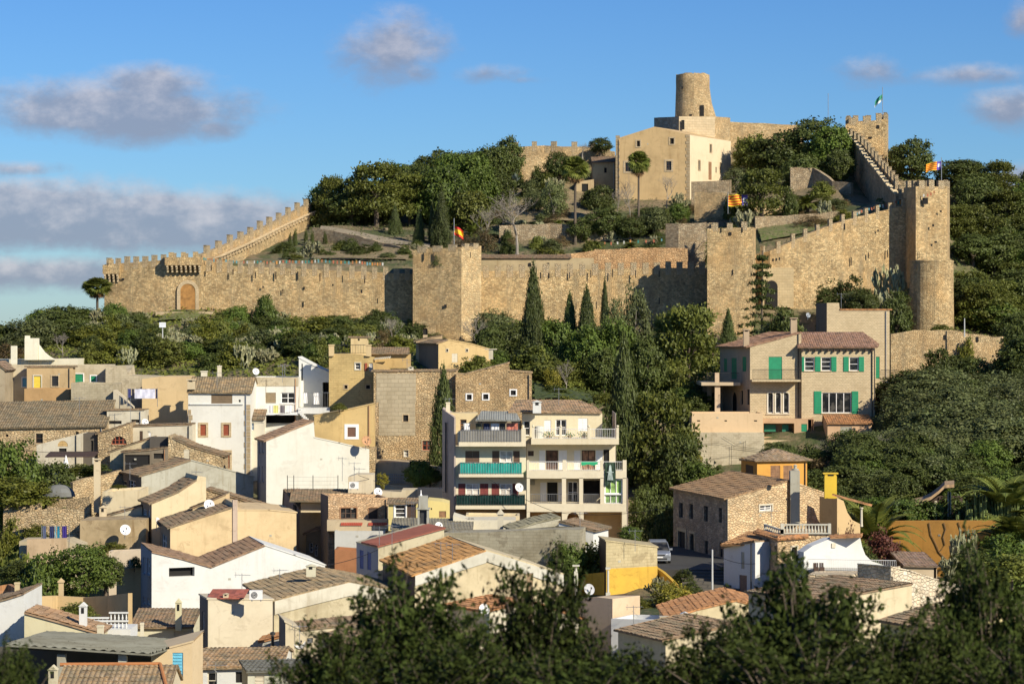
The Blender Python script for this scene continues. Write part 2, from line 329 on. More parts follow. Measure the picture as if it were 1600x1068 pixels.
# ---------------------------------------------------------------- terrain
CP=[# (px,py,d)
(190,420,345),(156,508,345),(150,530,355),(200,505,372),(260,480,385),(330,414,345),(500,418,343),(640,420,343),(760,428,349),(950,428,349),(1100,430,349),(1190,402,348),(1300,372,350),(1400,352,353),
(400,392,360),(450,390,362),(560,392,358),(640,386,358),(500,350,378),(560,352,385),(640,350,388),(700,372,370),(560,330,400),(640,320,405),(720,290,410),
(750,398,360),(900,392,362),(1080,384,362),(800,352,378),(950,350,378),(1080,340,378),(850,310,392),(960,320,391),(1078,320,388),(1142,287,400),
(780,270,412),(830,258,412),(900,245,414),(950,245,414),(1040,200,412),(1250,225,418),(1180,290,396),(1290,275,392),(1240,325,374),(1190,345,366),(1185,370,353),(1250,363,354),(1320,353,355),(1320,320,368),(1350,250,405),(1400,310,362),
(162,508,337),(290,489,335),(400,500,335),(500,506,335),(640,530,332),(750,530,334),(900,525,340),(1000,520,340),(1105,503,336),(1200,487,338),(1300,475,343),(1400,475,345),(1420,514,332),(1492,520,332),(1393,600,320),(1568,605,320),
(100,545,340),(0,550,338),(-120,560,336),(120,548,400),(-100,575,400),(0,575,300),(165,577,298),(300,580,298),(450,585,294),(600,555,300),(700,572,293),(850,615,285),(950,625,283),(1060,645,290),(1120,655,300),
(0,645,274),(165,645,274),(0,715,258),(150,715,256),(300,720,256),(400,745,256),(580,745,246),(690,700,262),(830,700,262),(940,745,262),(1060,775,262),
(0,770,240),(120,780,238),(300,800,225),(450,830,225),(600,800,236),(690,826,238),(980,840,238),(1000,800,250),
(0,850,215),(120,880,205),(230,940,195),(400,960,192),(500,900,205),(560,905,205),(700,890,215),(900,870,220),(1000,905,205),(1040,884,213),(1130,895,215),(1120,960,190),(1060,960,185),
(1080,738,282),(1190,732,282),(1200,690,286),(1360,668,286),(1410,620,292),(1360,720,262),(1480,720,268),(1620,700,272),(1240,760,245),(1340,822,222),(1400,850,230),(1550,870,228),(1620,870,226),(1300,905,190),(1450,940,185),(1600,960,180),
(1490,480,352),(1600,490,352),(1720,480,352),(1490,330,388),(1560,310,395),(1620,320,398),(1760,340,398),(1600,600,318),(1740,600,318)]
pts=[]
for c_ in CP:
    v=W(*c_); px_,_,d_=c_
    if 160<d_<250 and px_<940: v.z-=5
    elif 250<=d_<278 and px_<700: v.z-=3.2
    elif px_>=1180 and d_<246: v.z-=4
    elif 230<d_<262 and 940<=px_<1100: v.z-=3
    pts.append(v)
for x in (-70,-35,0,35,70):
    pts+=[Vector((x,-30,26)),Vector((x,8,26)),Vector((x,26,23.5)),Vector((x,60,15)),Vector((x,105,6))]
for x in (-70,-45,-25,-8,8,25,45,70): pts+=[Vector((x,135,4.0)),Vector((x,165,5.5))]
pts+=[Vector((-110,240,10)),Vector((-110,300,20)),Vector((-110,340,22)),Vector((-110,420,5)),Vector((110,240,12)),Vector((110,300,22)),Vector((120,350,32)),Vector((120,400,46)),
 Vector((-60,450,12)),Vector((-20,450,38)),Vector((25,455,44)),Vector((60,450,44)),Vector((100,460,38)),Vector((-110,560,-10)),Vector((0,560,-5)),Vector((120,560,0)),Vector((-110,-30,20)),Vector((120,-30,20)),Vector((-110,105,5)),Vector((120,105,5)),Vector((-110,165,5)),Vector((120,165,6)),Vector((-72,430,12)),Vector((-45,430,24))]
res=delaunay_2d_cdt([Vector((p.x,p.y)) for p in pts],[],[],0,1e-4)
tv=[pts[o[0]] for o in res[3]]; tris=[f for f in res[2]]
GX0,GX1,GY0,GY1,GS=-110.,120.,-30.,560.,2.0
nx=int((GX1-GX0)/GS)+1; ny=int((GY1-GY0)/GS)+1
gx,gy=np.meshgrid(GX0+np.arange(nx)*GS,GY0+np.arange(ny)*GS); HG=np.full(gx.shape,np.nan)
for f in tris:
    a,b,c=[tv[i] for i in f]; det=(b.y-c.y)*(a.x-c.x)+(c.x-b.x)*(a.y-c.y)
    if abs(det)<1e-9: continue
    l1=((b.y-c.y)*(gx-c.x)+(c.x-b.x)*(gy-c.y))/det; l2=((c.y-a.y)*(gx-c.x)+(a.x-c.x)*(gy-c.y))/det; l3=1-l1-l2
    m=(l1>=-1e-6)&(l2>=-1e-6)&(l3>=-1e-6); HG[m]=(l1*a.z+l2*b.z+l3*c.z)[m]
HG[np.isnan(HG)]=0.0
_k=HG.copy(); _k[1:-1,1:-1]=(HG[1:-1,1:-1]*2+HG[:-2,1:-1]+HG[2:,1:-1]+HG[1:-1,:-2]+HG[1:-1,2:])/6; HG=_k
def ground(x,y):
    i=min(max((x-GX0)/GS,0),nx-1.001); j=min(max((y-GY0)/GS,0),ny-1.001); a=int(i); b=int(j); fa=i-a; fb=j-b
    return float((HG[b,a]*(1-fa)+HG[b,a+1]*fa)*(1-fb)+(HG[b+1,a]*(1-fa)+HG[b+1,a+1]*fa)*fb)
def gpd(px,d): return ground(X(px,d),d)
me=bpy.data.meshes.new('hill')
vs=[(float(gx[j,i]),float(gy[j,i]),float(HG[j,i])+(noise.noise(Vector((gx[j,i]*.3,gy[j,i]*.3,0)))*.35)) for j in range(ny) for i in range(nx)]
fs=[(j*nx+i,j*nx+i+1,(j+1)*nx+i+1,(j+1)*nx+i) for j in range(ny-1) for i in range(nx-1)]
# skirt that carries the sheet out to the plain
S0=len(vs); ring=[(j,0) for j in range(ny)]+[(ny-1,i) for i in range(1,nx)]+[(j,nx-1) for j in range(ny-2,-1,-1)]+[(0,i) for i in range(nx-2,0,-1)]
cx,cy=5.,265.
for (j,i) in ring:
    x,y=float(gx[j,i]),float(gy[j,i]); dx,dy=x-cx,y-cy; l=math.hypot(dx,dy)
    vs.append((x+dx/l*260,y+dy/l*260,-32.0))
    vs.append((x+dx/l*2500,y+dy/l*2500,-58.0))
n=len(ring)
for k in range(n):
    a=ring[k][0]*nx+ring[k][1]; b=ring[(k+1)%n][0]*nx+ring[(k+1)%n][1]; k2=(k+1)%n
    fs.append((a,b,S0+2*k2,S0+2*k)); fs.append((S0+2*k,S0+2*k2,S0+2*k2+1,S0+2*k+1))
me.from_pydata(vs,[],fs); me.materials.append(groundmat((.24,.18,.10),(.06,.085,.022),(.13,.11,.055)))
me.polygons.foreach_set('use_smooth',[True]*len(fs))
hill=struct(bpy.data.objects.new('hill',me)); COL.objects.link(hill)
mb=MB(); mb.poly([(-60000,-2000,-57),(60000,-2000,-57),(60000,80000,-57),(-60000,80000,-57)])
sm,nt,b=newmat('sea'); b.inputs['Base Color'].default_value=(.03,.10,.18,1); b.inputs['Roughness'].default_value=.35
struct(mb.build('sea',sm))
# ================================================================ THE CASTLE
def merlons(root,p,q,sp,w,h,th,proto,inset=0.0,phase=.5,cap=0):
    """copies of one merlon along the line p-q (top of the wall)"""
    d=(q-p); L=math.hypot(d.x,d.y); n=max(1,int(L/sp)); rz=math.atan2(d.y,d.x); o=aloc(root)
    for i in range(n):
        t=(i+phase)/n; c=p+d*t; m=put(proto,c-o,root,rz); m.name='merlon'
        s=random.uniform(.92,1.08); m.scale=(s,1,random.uniform(.85,1.1))
def mproto(w,h,th,mat,drop=.9):
    mb=MB(); mb.box((-w/2,-th/2,-drop),(w,0,0),(0,th,0),(0,0,h+drop-.06))
    a=[(-w/2,-th/2),(w/2,-th/2),(w/2,th/2),(-w/2,th/2)]; z0=h-.06
    mb.poly([(x*1.08,y*1.08,z0) for x,y in a][::-1])
    for i in range(4):
        (x,y),(u,v)=a[i],a[(i+1)%4]; mb.poly([(x*1.08,y*1.08,z0),(u*1.08,v*1.08,z0),(u*1.08,v*1.08,z0+.05),(x*1.08,y*1.08,z0+.05)])
    mb.poly([(x*1.08,y*1.08,z0+.05) for x,y in a])
    o=mb.build('merlon',mat,None,local=True); COL.objects.unlink(o); return o
def wall_run(mb,P,th,zb=None,jag=.0):
    """P: list of (px,pytop,pybase,d).  thick wall with irregular top"""
    pts=[(X(a[0],a[3]),a[3],Zp(a[1],a[3]),Zp(a[2],a[3])) for a in P]; out=[]
    for i in range(len(pts)-1):
        a,b=pts[i],pts[i+1]; L=math.hypot(b[0]-a[0],b[1]-a[1]); n=max(1,int(L/1.1)) if jag else 1
        for k in range(n): t=k/n; out.append([a[j]+(b[j]-a[j])*t for j in range(4)])
    out.append(list(pts[-1]))
    if jag:
        for o in out: o[2]+=random.uniform(-jag,jag)
    u=0
    F=[];B=[]
    for i,o in enumerate(out):
        p=out[max(0,i-1)]; q=out[min(len(out)-1,i+1)]; dx,dy=q[0]-p[0],q[1]-p[1]; l=math.hypot(dx,dy); nx_,ny_=-dy/l,dx/l
        if ny_<0 and abs(ny_)>.05: nx_,ny_=-nx_,-ny_
        if i>0: u+=math.hypot(o[0]-out[i-1][0],o[1]-out[i-1][1])
        F.append((Vector((o[0],o[1],o[3]-2.5)),Vector((o[0],o[1],o[2])),u)); B.append((Vector((o[0]+nx_*th,o[1]+ny_*th,o[3]-2.5)),Vector((o[0]+nx_*th,o[1]+ny_*th,o[2]))))
    for i in range(len(F)-1):
        a,b=F[i],F[i+1]; c,d=B[i],B[i+1]
        mb.poly([a[0],b[0],b[1],a[1]],[(a[2],a[0].z),(b[2],b[0].z),(b[2],b[1].z),(a[2],a[1].z)])
        mb.poly([c[0],d[0],d[1],c[1]],[(a[2],c[0].z),(b[2],d[0].z),(b[2],d[1].z),(a[2],c[1].z)])
        mb.poly([a[1],b[1],d[1],c[1]])
    mb.poly([F[0][0],F[0][1],B[0][1],B[0][0]]); mb.poly([F[-1][0],F[-1][1],B[-1][1],B[-1][0]])
    return F,B
def cwall(name,label,P,th,mat,cat='castle wall',mer=None,jag=.05,group=None,ms=None):
    r=thing(name,label,cat,(X(P[0][0],P[0][3]),P[0][3],Zp(P[0][2],P[0][3])),group)
    mb=MB(); F,B=wall_run(mb,P,th,jag=jag if not mer else .03); mb.build('masonry',mat,r)
    if mer:
        sp,w,h,mt=mer; pr=mproto(w,h,mt,STM)
        for (a,b) in zip(P[:-1],P[1:]):
            p=Vector((X(a[0],a[3]),a[3],Zp(a[1],a[3]))); q=Vector((X(b[0],b[3]),b[3],Zp(b[1],b[3])))
            d=(q-p); nrm=Vector((-d.y,d.x,0)).normalized()
            if nrm.y<0: nrm=-nrm
            merlons(r,p+nrm*(mt/2-.03),q+nrm*(mt/2-.03),sp,w,h,mt,pr)
    return r
def slits(root,lst,d0,mat=BLACK):
    """narrow loopholes: (px,py,wpx,hpx,d)"""
    for (px,py,wp,hp,d) in lst:
        wp=wp*.62 if hp>6 and wp<2.5 else wp
        s=d/FP; mb=MB(); c=W(px,py,d-.03); mb.box((c.x-wp*s/2,c.y,c.z-hp*s/2),(wp*s,0,0),(0,.08,0),(0,0,hp*s)); mb.build('loophole',mat,root)
def plin(px,a,b): # depth on the line between (px,d) a and b in plan
    ax,ay,bx,by=X(a[0],a[1]),a[1],X(b[0],b[1]),b[1]; k=(px-800)/FP
    t=(k*ay-ax)/((bx-ax)-k*(by-ay)); return ay+(by-ay)*t
def arch_pts(c,ax,r,n=10,full=1.0): return [c+ax*(-r*math.cos(math.pi*i/n))+UP*(r*full*math.sin(math.pi*i/n)) for i in range(n+1)]
def arch_door(root,px0,px1,pyt,pyb,d,mat,name='gate',trim=None,d1=None):
    a=W(px0,pyb,d); b=W(px1,pyb,d1 or d); b.z=a.z; ax=(b-a).normalized(); r=(b-a).length/2; zt=Zp(pyt,d); f=Vector((ax.y,-ax.x,0)); f=f if f.y<0 else -f
    zs=zt-r; c=(a+b)/2; c.z=zs
    pts=[a,b]+arch_pts(c,ax,r)[::-1]
    mb=MB(); fr=[p+f*.05 for p in pts]; mb.poly(fr); bk=[p-f*.05 for p in pts]
    for i in range(len(pts)): j=(i+1)%len(pts); mb.poly([fr[i],fr[j],bk[j],bk[i]])
    o=mb.build(name,mat,root)
    if trim:
        mb=MB(); A=[a]+arch_pts(c,ax,r)+[b]; Bp=[a-ax*.45]+arch_pts(c,ax,r+.45)+[b+ax*.45]
        for i in range(len(A)-1):
            q=[A[i]+f*.12,A[i+1]+f*.12,Bp[i+1]+f*.12,Bp[i]+f*.12]; mb.poly(q)
            mb.poly([A[i]+f*.12,A[i+1]+f*.12,A[i+1]-f*.02,A[i]-f*.02]); mb.poly([Bp[i]+f*.12,Bp[i+1]+f*.12,Bp[i+1]-f*.02,Bp[i]-f*.02])
        mb.build(name+'_surround',trim,root)
    return o
CST=ST
# gate wall on the west
MW=(1.22,.66,.80,.45)
r=cwall('castle_wall','long crenellated west curtain wall holding the arched wooden gate',[(163,413,510,338),(205,410,508,337),(262,405,508,336),(318,405,508,336)],1.3,CST,mer=MW)
arch_door(r,282,305.5,443,487,335.85,plain((.36,.18,.05),.8,0,.3),'gate',ASH)
slits(r,[(185,437,5,3,337.3),(192,436,4,3,337.2)],0)
def machi(px0,px1,pyt,pyb,d,n,label):
    r=thing('machicolation',label,'castle turret',W(px0,pyb,d)); s=d/FP; a=W(px0,pyt,d); w_=(px1-px0)*s; hgt=(pyb-pyt)*s
    mb=MB(); mb.box((a.x,d-.9,a.z-hgt*.52),(w_,0,0),(0,1.0,0),(0,0,hgt*.52)); mb.build('parapet',CST,r)
    for i in range(n):
        x=a.x+w_*(i+.5)/n-.11; mb=MB()
        for k,(o,z0,z1) in enumerate([(.85,.52,.66),(.6,.66,.80),(.35,.80,.98)]):
            mb.box((x,d-o,a.z-hgt*z1),(.24,0,0),(0,o+.05,0),(0,0,hgt*(z1-z0)-.01))
        mb.build('corbel',ASH,r)
    pr=mproto(.62,.75,.4,CST,.1); p=Vector((a.x,d-.65,a.z)); q=Vector((a.x+w_,d-.65,a.z)); merlons(r,p,q,1.2,.6,.75,.4,pr)
machi(259,316,402,426,335.7,8,'projecting box with stone corbels above the arched wooden gate')
machi(162,188,414,441,337.6,4,'corner box turret with corbels at the far west end of the castle wall')
r=cwall('castle_wall','long low crenellated wall right of the arched gate, hung with bunting, up to the broad bastion',[(318,413,505,336),(400,417,508,335.5),(500,421,512,335),(560,424,520,335),(645,428,535,335)],1.3,CST,mer=(1.35,.68,.72,.45))
slits(r,[(x,y,2.2,h,335.0) for x,y,h in [(330,418,8),(364,425,9),(399,430,10),(431,430,12),(465,431,13),(500,433,12),(535,436,11),(570,436,12),(475,450,4),(411,448,3),(442,455,7),(565,455,5),(474,475,8),(590,470,8),(520,445,3)]],0)
# wall climbing the ridge
r=cwall('ridge_wall','crenellated wall climbing the ridge from the gate wall up to the pine wood',[(316,398,470,338),(370,376,440,352),(430,347,420,369),(487,317,380,388)],.7,CST,mer=(4.1,1.5,1.05,.45))
r2=cwall('ridge_walkway','inner walkway ledge on small corbels along the climbing ridge wall',[(338,404,470,340.5),(395,378,440,356),(440,355,420,371),(492,331,380,388)],1.4,CST,cat='castle walkway',jag=0)
mb=MB(); 
for i in range(34):
    t=(i+.5)/34; px=338+154*t; A=[(338,404,340.5),(395,378,356),(440,355,371),(492,331,388)]
    for a,b in zip(A,A[1:]):
        if a[0]<=px<=b[0]: u=(px-a[0])/(b[0]-a[0]); py=a[1]+(b[1]-a[1])*u; d=a[2]+(b[2]-a[2])*u
    c=W(px,py,d-.05); mb.box((c.x,c.y-.25,c.z-.5),(.28,0,0),(0,.5,0),(0,0,.38)); mb.box((c.x-.6,c.y-.45,c.z-.12),(1.25,.35,.3),(0,.8,0),(0,0,.14))
mb.build('ledge',ASH,r2)
# broad bastion with two facets
def bastion(name,label,P,mat,merl=None,slit=(),jag=.05,cat='castle tower',mats=None):
    r=thing(name,label,cat,(X(P[0][0],P[0][3]),P[0][3],Zp(P[0][2],P[0][3])))
    pts=[(X(a[0],a[3]),a[3],Zp(a[1],a[3]),Zp(a[2],a[3])-2) for a in P]; n=len(pts); u=0; mbs={}
    for i in range(n):
        a,b=pts[i],pts[(i+1)%n]; L=math.hypot(b[0]-a[0],b[1]-a[1]); k=max(1,int(L/1.0)); prev=(a[0],a[1],a[2],a[3])
        mb=mbs.setdefault((mats or {}).get(i,mat),MB())
        for j in range(1,k+1):
            t=j/k; c=[a[m]+(b[m]-a[m])*t for m in range(4)]
            if j<k: c[2]+=random.uniform(-jag,jag)
            mb.poly([(prev[0],prev[1],prev[3]),(c[0],c[1],c[3]),(c[0],c[1],c[2]),(prev[0],prev[1],prev[2])],[(u+L*(j-1)/k,prev[3]),(u+L*t,c[3]),(u+L*t,c[2]),(u+L*(j-1)/k,prev[2])]); prev=c
        u+=L
    mb=mbs[mat]; zt=min(p[2] for p in pts)-.25; mb.poly([(p[0],p[1],zt) for p in pts])
    for m_,mb_ in mbs.items(): mb_.build('masonry',m_,r)
    if merl:
        sp,w,h,mt,edges=merl; pr=mproto(w,h,mt,STM,.4); cx_=sum(p[0] for p in pts)/n; cy_=sum(p[1] for p in pts)/n
        for i in edges:
            a,b=pts[i],pts[(i+1)%n]; p=Vector(a[:3]); q=Vector(b[:3]); nn=Vector((-(q-p).y,(q-p).x,0)).normalized()
            if nn.dot(Vector((cx_-p.x,cy_-p.y,0)))<0: nn=-nn
            dd=(q-p).normalized(); merlons(r,p+nn*(mt/2-.025)+dd*w*.2,q+nn*(mt/2-.025)-dd*w*.2,sp,w,h,mt,pr)
    slits(r,slit,0); return r
bastion('bastion','broad two sided bastion with a plain parapet and a shrub growing from its face',[(645,391,530,331),(721,386,530,329),(752,384,530,333),(752,388,530,341),(645,391,530,341)],CST,(1.6,1.15,.42,.5,(0,1)),[(662,401,2,12,330.4),(677,401,2,12,330),(700,402,2,12,329.6),(696,478,4,5,329.5),(735,398,1.5,9,330.7)],mats={1:stone((.60,.46,.25),.5,.35,.5,1.6)})
r=cwall('castle_wall','low crenellated wall between the broad bastion and the square tower, cypresses in front',[(750,424,535,340),(900,421,540,341),(1000,419,530,341.5),(1106,418,520,342)],1.2,CST,mer=(1.5,.78,.85,.45))
slits(r,[(x,y,2.2,h,340.6) for x,y,h in [(790,430,12),(817,428,12),(845,430,10),(858,430,8),(890,430,10),(923,428,12),(957,427,12),(993,428,12),(1030,428,10),(774,482,11),(803,480,11),(900,478,10),(932,477,11),(1030,470,10)]],0)
bastion('square_tower','square crenellated tower left of the conifer, in the middle of the castle wall',[(1105,357,510,332),(1176,355,510,332),(1181,357,510,340),(1112,357,510,341)],CST,(1.55,.72,.72,.5,(0,3)),[(1141,365,4,5,331.9),(1127,359,2,8,331.9),(1160,359,2,8,331.9),(1145,425,2,8,331.9)])
r=cwall('castle_wall','rising crenellated wall between the square tower and the tall east tower',[(1178,398,500,340),(1203,392,500,338.6),(1230,380,500,339.2),(1268,363,500,340),(1308,348,490,341.5),(1345,338,490,343),(1380,329,490,344),(1424,318,490,345)],1.3,CST,mer=(1.42,.52,.88,.45),jag=.02)
slits(r,[(x,y,2.2,h,plin(x,(1203,338.5),(1424,344.8))) for x,y,h in [(1257,375,9),(1290,370,10),(1320,354,10),(1330,408,13),(1357,399,9),(1387,396,12),(1299,412,12),(1252,441,11),(1372,360,3),(1282,390,3),(1208,406,4),(1213,405,4),(1218,404,4)]],0)
mb=MB(); 
for i in range(1): mb.box(W(1190,480,338.4)+Vector((0,0,0)),(X(1240,338.4)-X(1190,338.4),0,0),(0,.5,0),(0,0,(480-418)*338/FP))
mb.build('gatehouse_facing',ashlar((.60,.47,.27),.7,.35,.3),r)
arch_door(r,1196,1215,438,481,338.3,BLACK,'archway',None)
# tall east tower
bastion('east_tower','tall square east tower with flag, the round tower standing below it',[(1412,293,505,345.5),(1431,291,505,341),(1480,291,505,343),(1484,292,505,351),(1420,293,505,353)],CST,(1.5,.85,.85,.5,(0,1,2,3,4)),[(1436,398,1.5,11,340.9),(1462,378,4,3,341.5),(1458,352,3,4,341.3),(1446,314,8,10,341),(1470,330,3,3,341.9)],mats={0:stone((.58,.44,.23),.45,.4,.5,1.6),4:ST})
# round tower
r=thing('round_tower','squat round stone tower below the tall east tower','castle tower',W(1455,515,330))
mb=MB(); s=330/FP; c=Vector((X(1455.5,333),333,Zp(520,330)-2)); H=(520-406)*s+2
mb.lathe(c,[(35.6*s,0),(34.6*s,H*.5),(34.0*s,H-.3),(34.6*s,H-.2),(34.6*s,H),(33*s,H),(32.5*s,H-.8),(0.01,H-.8)],36); mb.build('masonry',ST,r)
slits(r,[(1430,416,4,7,331.0),(1478,416,4,7,331.2)],0)
# rear wall climbing from the east tower to the summit tower
r=cwall('rear_wall','steep crenellated wall in shade descending from the summit tower to the tall east tower',[(1320,204,330,404),(1348,226,340,390),(1375,258,350,374),(1400,288,360,360),(1413,306,370,352)],.7,CST,mer=(2.7,1.1,1.1,.5))
r=thing('stone_stair','long stone stair and walkway descending along the inside of the rear wall','castle stair',W(1330,330,402))
mb=MB(); A=[(1322,208,403),(1334,222,395),(1346,240,386),(1358,256,378),(1372,274,369),(1386,292,361),(1400,306,354)]
n=46
def lerpA(A,t):
    t=t*(len(A)-1); i=min(int(t),len(A)-2); u=t-i; return [A[i][k]+(A[i+1][k]-A[i][k])*u for k in range(3)]
for i in range(n):
    px,py,d=lerpA(A,(i+.0)/n); px2,py2,d2=lerpA(A,(i+1)/n); a=W(px,py,d); b=W(px2,py2,d2); z=max(a.z,b.z)
    mb.box((a.x,a.y,z-14),(b.x-a.x,b.y-a.y,0),(2.4,1.0,0),(0,0,14))
mb.build('masonry',stone((.52,.38,.22),.45,.5,.5),r)
mb=MB()
for i in range(n):
    px,py,d=lerpA(A,(i+.0)/n); px2,py2,d2=lerpA(A,(i+1)/n); a=W(px,py,d); b=W(px2,py2,d2); z=max(a.z,b.z)
    mb.box((a.x-.12,a.y,z+.003),(b.x-a.x,b.y-a.y,0),(.75,.3,0),(0,0,.22))
mb.build('coping',plaster((.62,.50,.33),.3),r)
bastion('summit_tower','crenellated square tower at the top right of the castle with a green and white flag',[(1321,194,300,402),(1385,186,300,402),(1388,188,300,412),(1325,190,300,412)],CST,(1.7,.85,1.0,.5,(0,1,2,3)),[(1372,198,4,5,401.9),(1360,215,5,3,401.9)])
# keep, mill tower
bastion('keep','pale stone platform of the keep under the round mill tower',[(1022,184,230,412),(1061,182,230,402),(1117,182,230,404),(1141,184,230,408),(1140,184,230,420),(1022,184,230,420)],ST2,None,[(1067,195,5,15,401.8)],jag=.02,mats={1:ashlar((.62,.50,.32),.8,.4,.4),0:stone((.42,.36,.27),.8,.4,.5)})
mb=MB(); s=410/FP
r=thing('mill_tower','round ruined mill tower crowning the hilltop above the keep','tower',W(1083,182,410))
c=Vector((X(1082.5,412),412,Zp(184,410))); H=69*s; prof=[(28*s,0),(27.2*s,H*.35),(26.4*s,H*.7),(26.6*s,H*.86),(26.2*s,H),(22*s,H),(21.5*s,H-1.2),(.01,H-1.2)]
n=36; rows=[];uvs=[]
for k_,(rr,z) in enumerate(prof):
    row=[];ur=[]
    for i in range(n+1):
        a=-math.pi/2+2*math.pi*i/n; ex=0
        dx=math.cos(a-math.radians(-4))
        if dx>.7 and z<H*.6: ex=(dx-.7)/.3*(9.5*s)*(1-z/(H*.6))**1.4
        jz=(random.uniform(-.12,.12) if k_ in(4,5) else 0)
        row.append(c+Vector(((rr+ex)*math.cos(a),(rr+ex)*math.sin(a),z+jz))); ur.append((2*math.pi*i/n*2.7,z))
    rows.append(row);uvs.append(ur)
mb.grid(rows,uvs); mb.build('masonry',ST2,r)
slits(r,[(1097,173,6,17,409.2),(1066,137,3.5,4,409.5),(1081,180,7,3,409.2)],0)
cwall('hilltop_wall','plain stone wall running right from the keep along the skyline',[(1060,188,260,411),(1120,190,260,411.5),(1180,192,260,412),(1255,196,270,413)],1.0,ST2,jag=.04)
cwall('hilltop_wall','crenellated wall on the skyline left of the yellow gabled church house',[(792,232,262,408),(820,229,260,408),(850,227,262,408),(880,229,262,407),(915,229,262,407),(960,237,262,406)],.6,ST2,mer=(2.1,.85,.8,.45))
cwall('low_wall','corbelled wall walk sloping along the hilltop below the skyline merlons',[(800,262,285,404),(822,248,275,404),(852,239,262,404.5),(884,243,262,404)],.8,ST2,cat='stone wall',jag=.1)
# low outer wall under the round tower
r=cwall('outer_wall','low ruined stone wall below the round tower with yellow creeper on it',[(1392,520,610,320),(1430,517,610,320),(1500,517,610,320),(1528,524,610,320.5),(1568,526,615,321)],.9,ST2,cat='stone wall',jag=.16)
slits(r,[(1476,527,4,8,320.0),(1527,530,4,8,320.4),(1551,556,4,3,320.8),(1500,560,3,3,320.2)],0)
# garden terraces inside
def rub(label,P,mat=None,th=.6,jag=.08): return cwall('terrace_wall',label,P,th,mat or ST2,cat='stone wall',jag=jag)
rub('stone terrace wall with clipped little cypresses, below the sloping garden path',[(488,355,392,366),(520,360,396,364),(560,369,398,361),(600,380,398,358),(640,389,400,354)],STG)
rub('dry stone wall on the upper side of the sloping garden path',[(560,352,366,382),(600,357,372,378),(632,366,380,372),(690,374,392,365)],STG,jag=.15)
rub('long stone terrace wall above the low crenellated wall, middle of the garden',[(752,404,428,347),(830,402,428,347),(928,392,428,347.5),(930,390,428,347.5),(1010,387,428,348),(1075,388,428,348)],stone((.56,.37,.19),.36,.5,.6))
rub('dry stone wall behind the tall fan palm and the bare fig tree',[(780,352,385,368),(860,349,385,368),(905,350,380,367),(960,352,385,367)],STG)
rub('grey rubble terrace wall left of the square tower',[(1040,350,400,352),(1060,349,410,351),(1104,347,410,351)],STG)
rub('rubble terrace wall under the white end of the yellow gabled church house',[(1080,284,322,384),(1110,283,320,383.5),(1142,281,318,383)],STG,1.0,.03)
rub('long rubble wall behind the flat topped pine in the garden',[(1143,318,350,368),(1190,314,345,370),(1240,312,340,372)],ST2)
rub('terrace wall at the foot of the shaded rear wall, garden end',[(1180,338,362,358),(1240,336,352,359),(1300,331,350,359),(1345,330,345,360)],STG)
rub('short wall on the slope left of the shaded stone stair',[(1235,262,285,384),(1270,262,290,384),(1300,282,300,380),(1330,285,310,378)],STG)
rub('stone wall with buttress near the pale gabled shed in the garden',[(1085,300,345,374),(1150,302,340,372)],ST2)
# flat building just inside the wall
mb=MB(); r=thing('garden_store','long low plastered store with a tiled edge just inside the castle wall','shed',W(752,425,343.2))
a=W(752,424,343.2); mb.box((a.x,a.y,a.z-1.5),(X(928,343.2)-a.x,0,0),(0,3.5,0),(0,0,1.5+(424-403)*343/FP)); mb.build('wall',plaster((.52,.40,.23),.6),r)
mb=MB(); z=Zp(403,343); x0=X(750,343); x1=X(893,343); mb.tiles([(x0,342.9,z),(x1,342.9,z),(x1,346.9,z+.5),(x0,346.9,z+.5)]); mb.build('roof',TILED,r)
slits(r,[(828,413,4,5,343.1),(857,413,3,5,343.1)],0)
# garden path and lawn patches, draped on the slope
def drape(name,P,w_,mat,lift=.12,kind='structure'):
    mb=MB(); L=[]
    for a,b in zip(P,P[1:]):
        n=8
        for k in range(n): t=k/n; L.append((a[0]+(b[0]-a[0])*t,a[1]+(b[1]-a[1])*t))
    L.append(P[-1]); rows=[]
    for i,(px,d) in enumerate(L):
        x=X(px,d); row=[]
        for j in range(5): y=d+w_*(j/4-.5); row.append(Vector((x,y,ground(x,y)+lift)))
        rows.append(row)
    mb.grid(rows); return struct(mb.build(name,mat),kind)
drape('garden_path',[(500,374),(560,369),(620,364),(672,361)],4.5,plaster((.36,.29,.20),.4),.25)
lawn=groundmat((.11,.15,.03),(.20,.17,.08),(.15,.16,.05),1.6)
drape('lawn',[(1185,356),(1240,357),(1320,359)],9,lawn,.42,'structure')
tan=groundmat((.30,.22,.12),(.22,.17,.09),(.12,.12,.04),.9)
drape('rocky_bank',[(785,388),(870,390),(955,388)],22,tan,.42); drape('rocky_bank',[(1190,378),(1250,380),(1310,378)],16,tan,.42); drape('rocky_bank',[(490,354),(560,354),(640,353)],10,tan,.42); drape('rocky_bank',[(760,354),(900,355),(1060,356)],8,tan,.42)
drape('lawn',[(252,330.5),(290,331.5),(326,331)],5,lawn,.4,'structure')
drape('lawn',[(985,294),(1025,294),(1068,294)],7,groundmat((.07,.10,.022),(.05,.075,.02),(.10,.12,.03),1.2),.4,'structure')
drape('lawn',[(835,286),(880,286),(925,285)],8,groundmat((.06,.085,.022),(.04,.06,.018),(.09,.10,.03),1.2),.4,'structure')
mb=MB(); mb.cube(W(290,489,335.2)+Vector((0,-.3,-.3)),7.5,2.0,.45); tag(mb.build('gate_step',ASH),'wide pale stone step in front of the arched wooden gate','step')
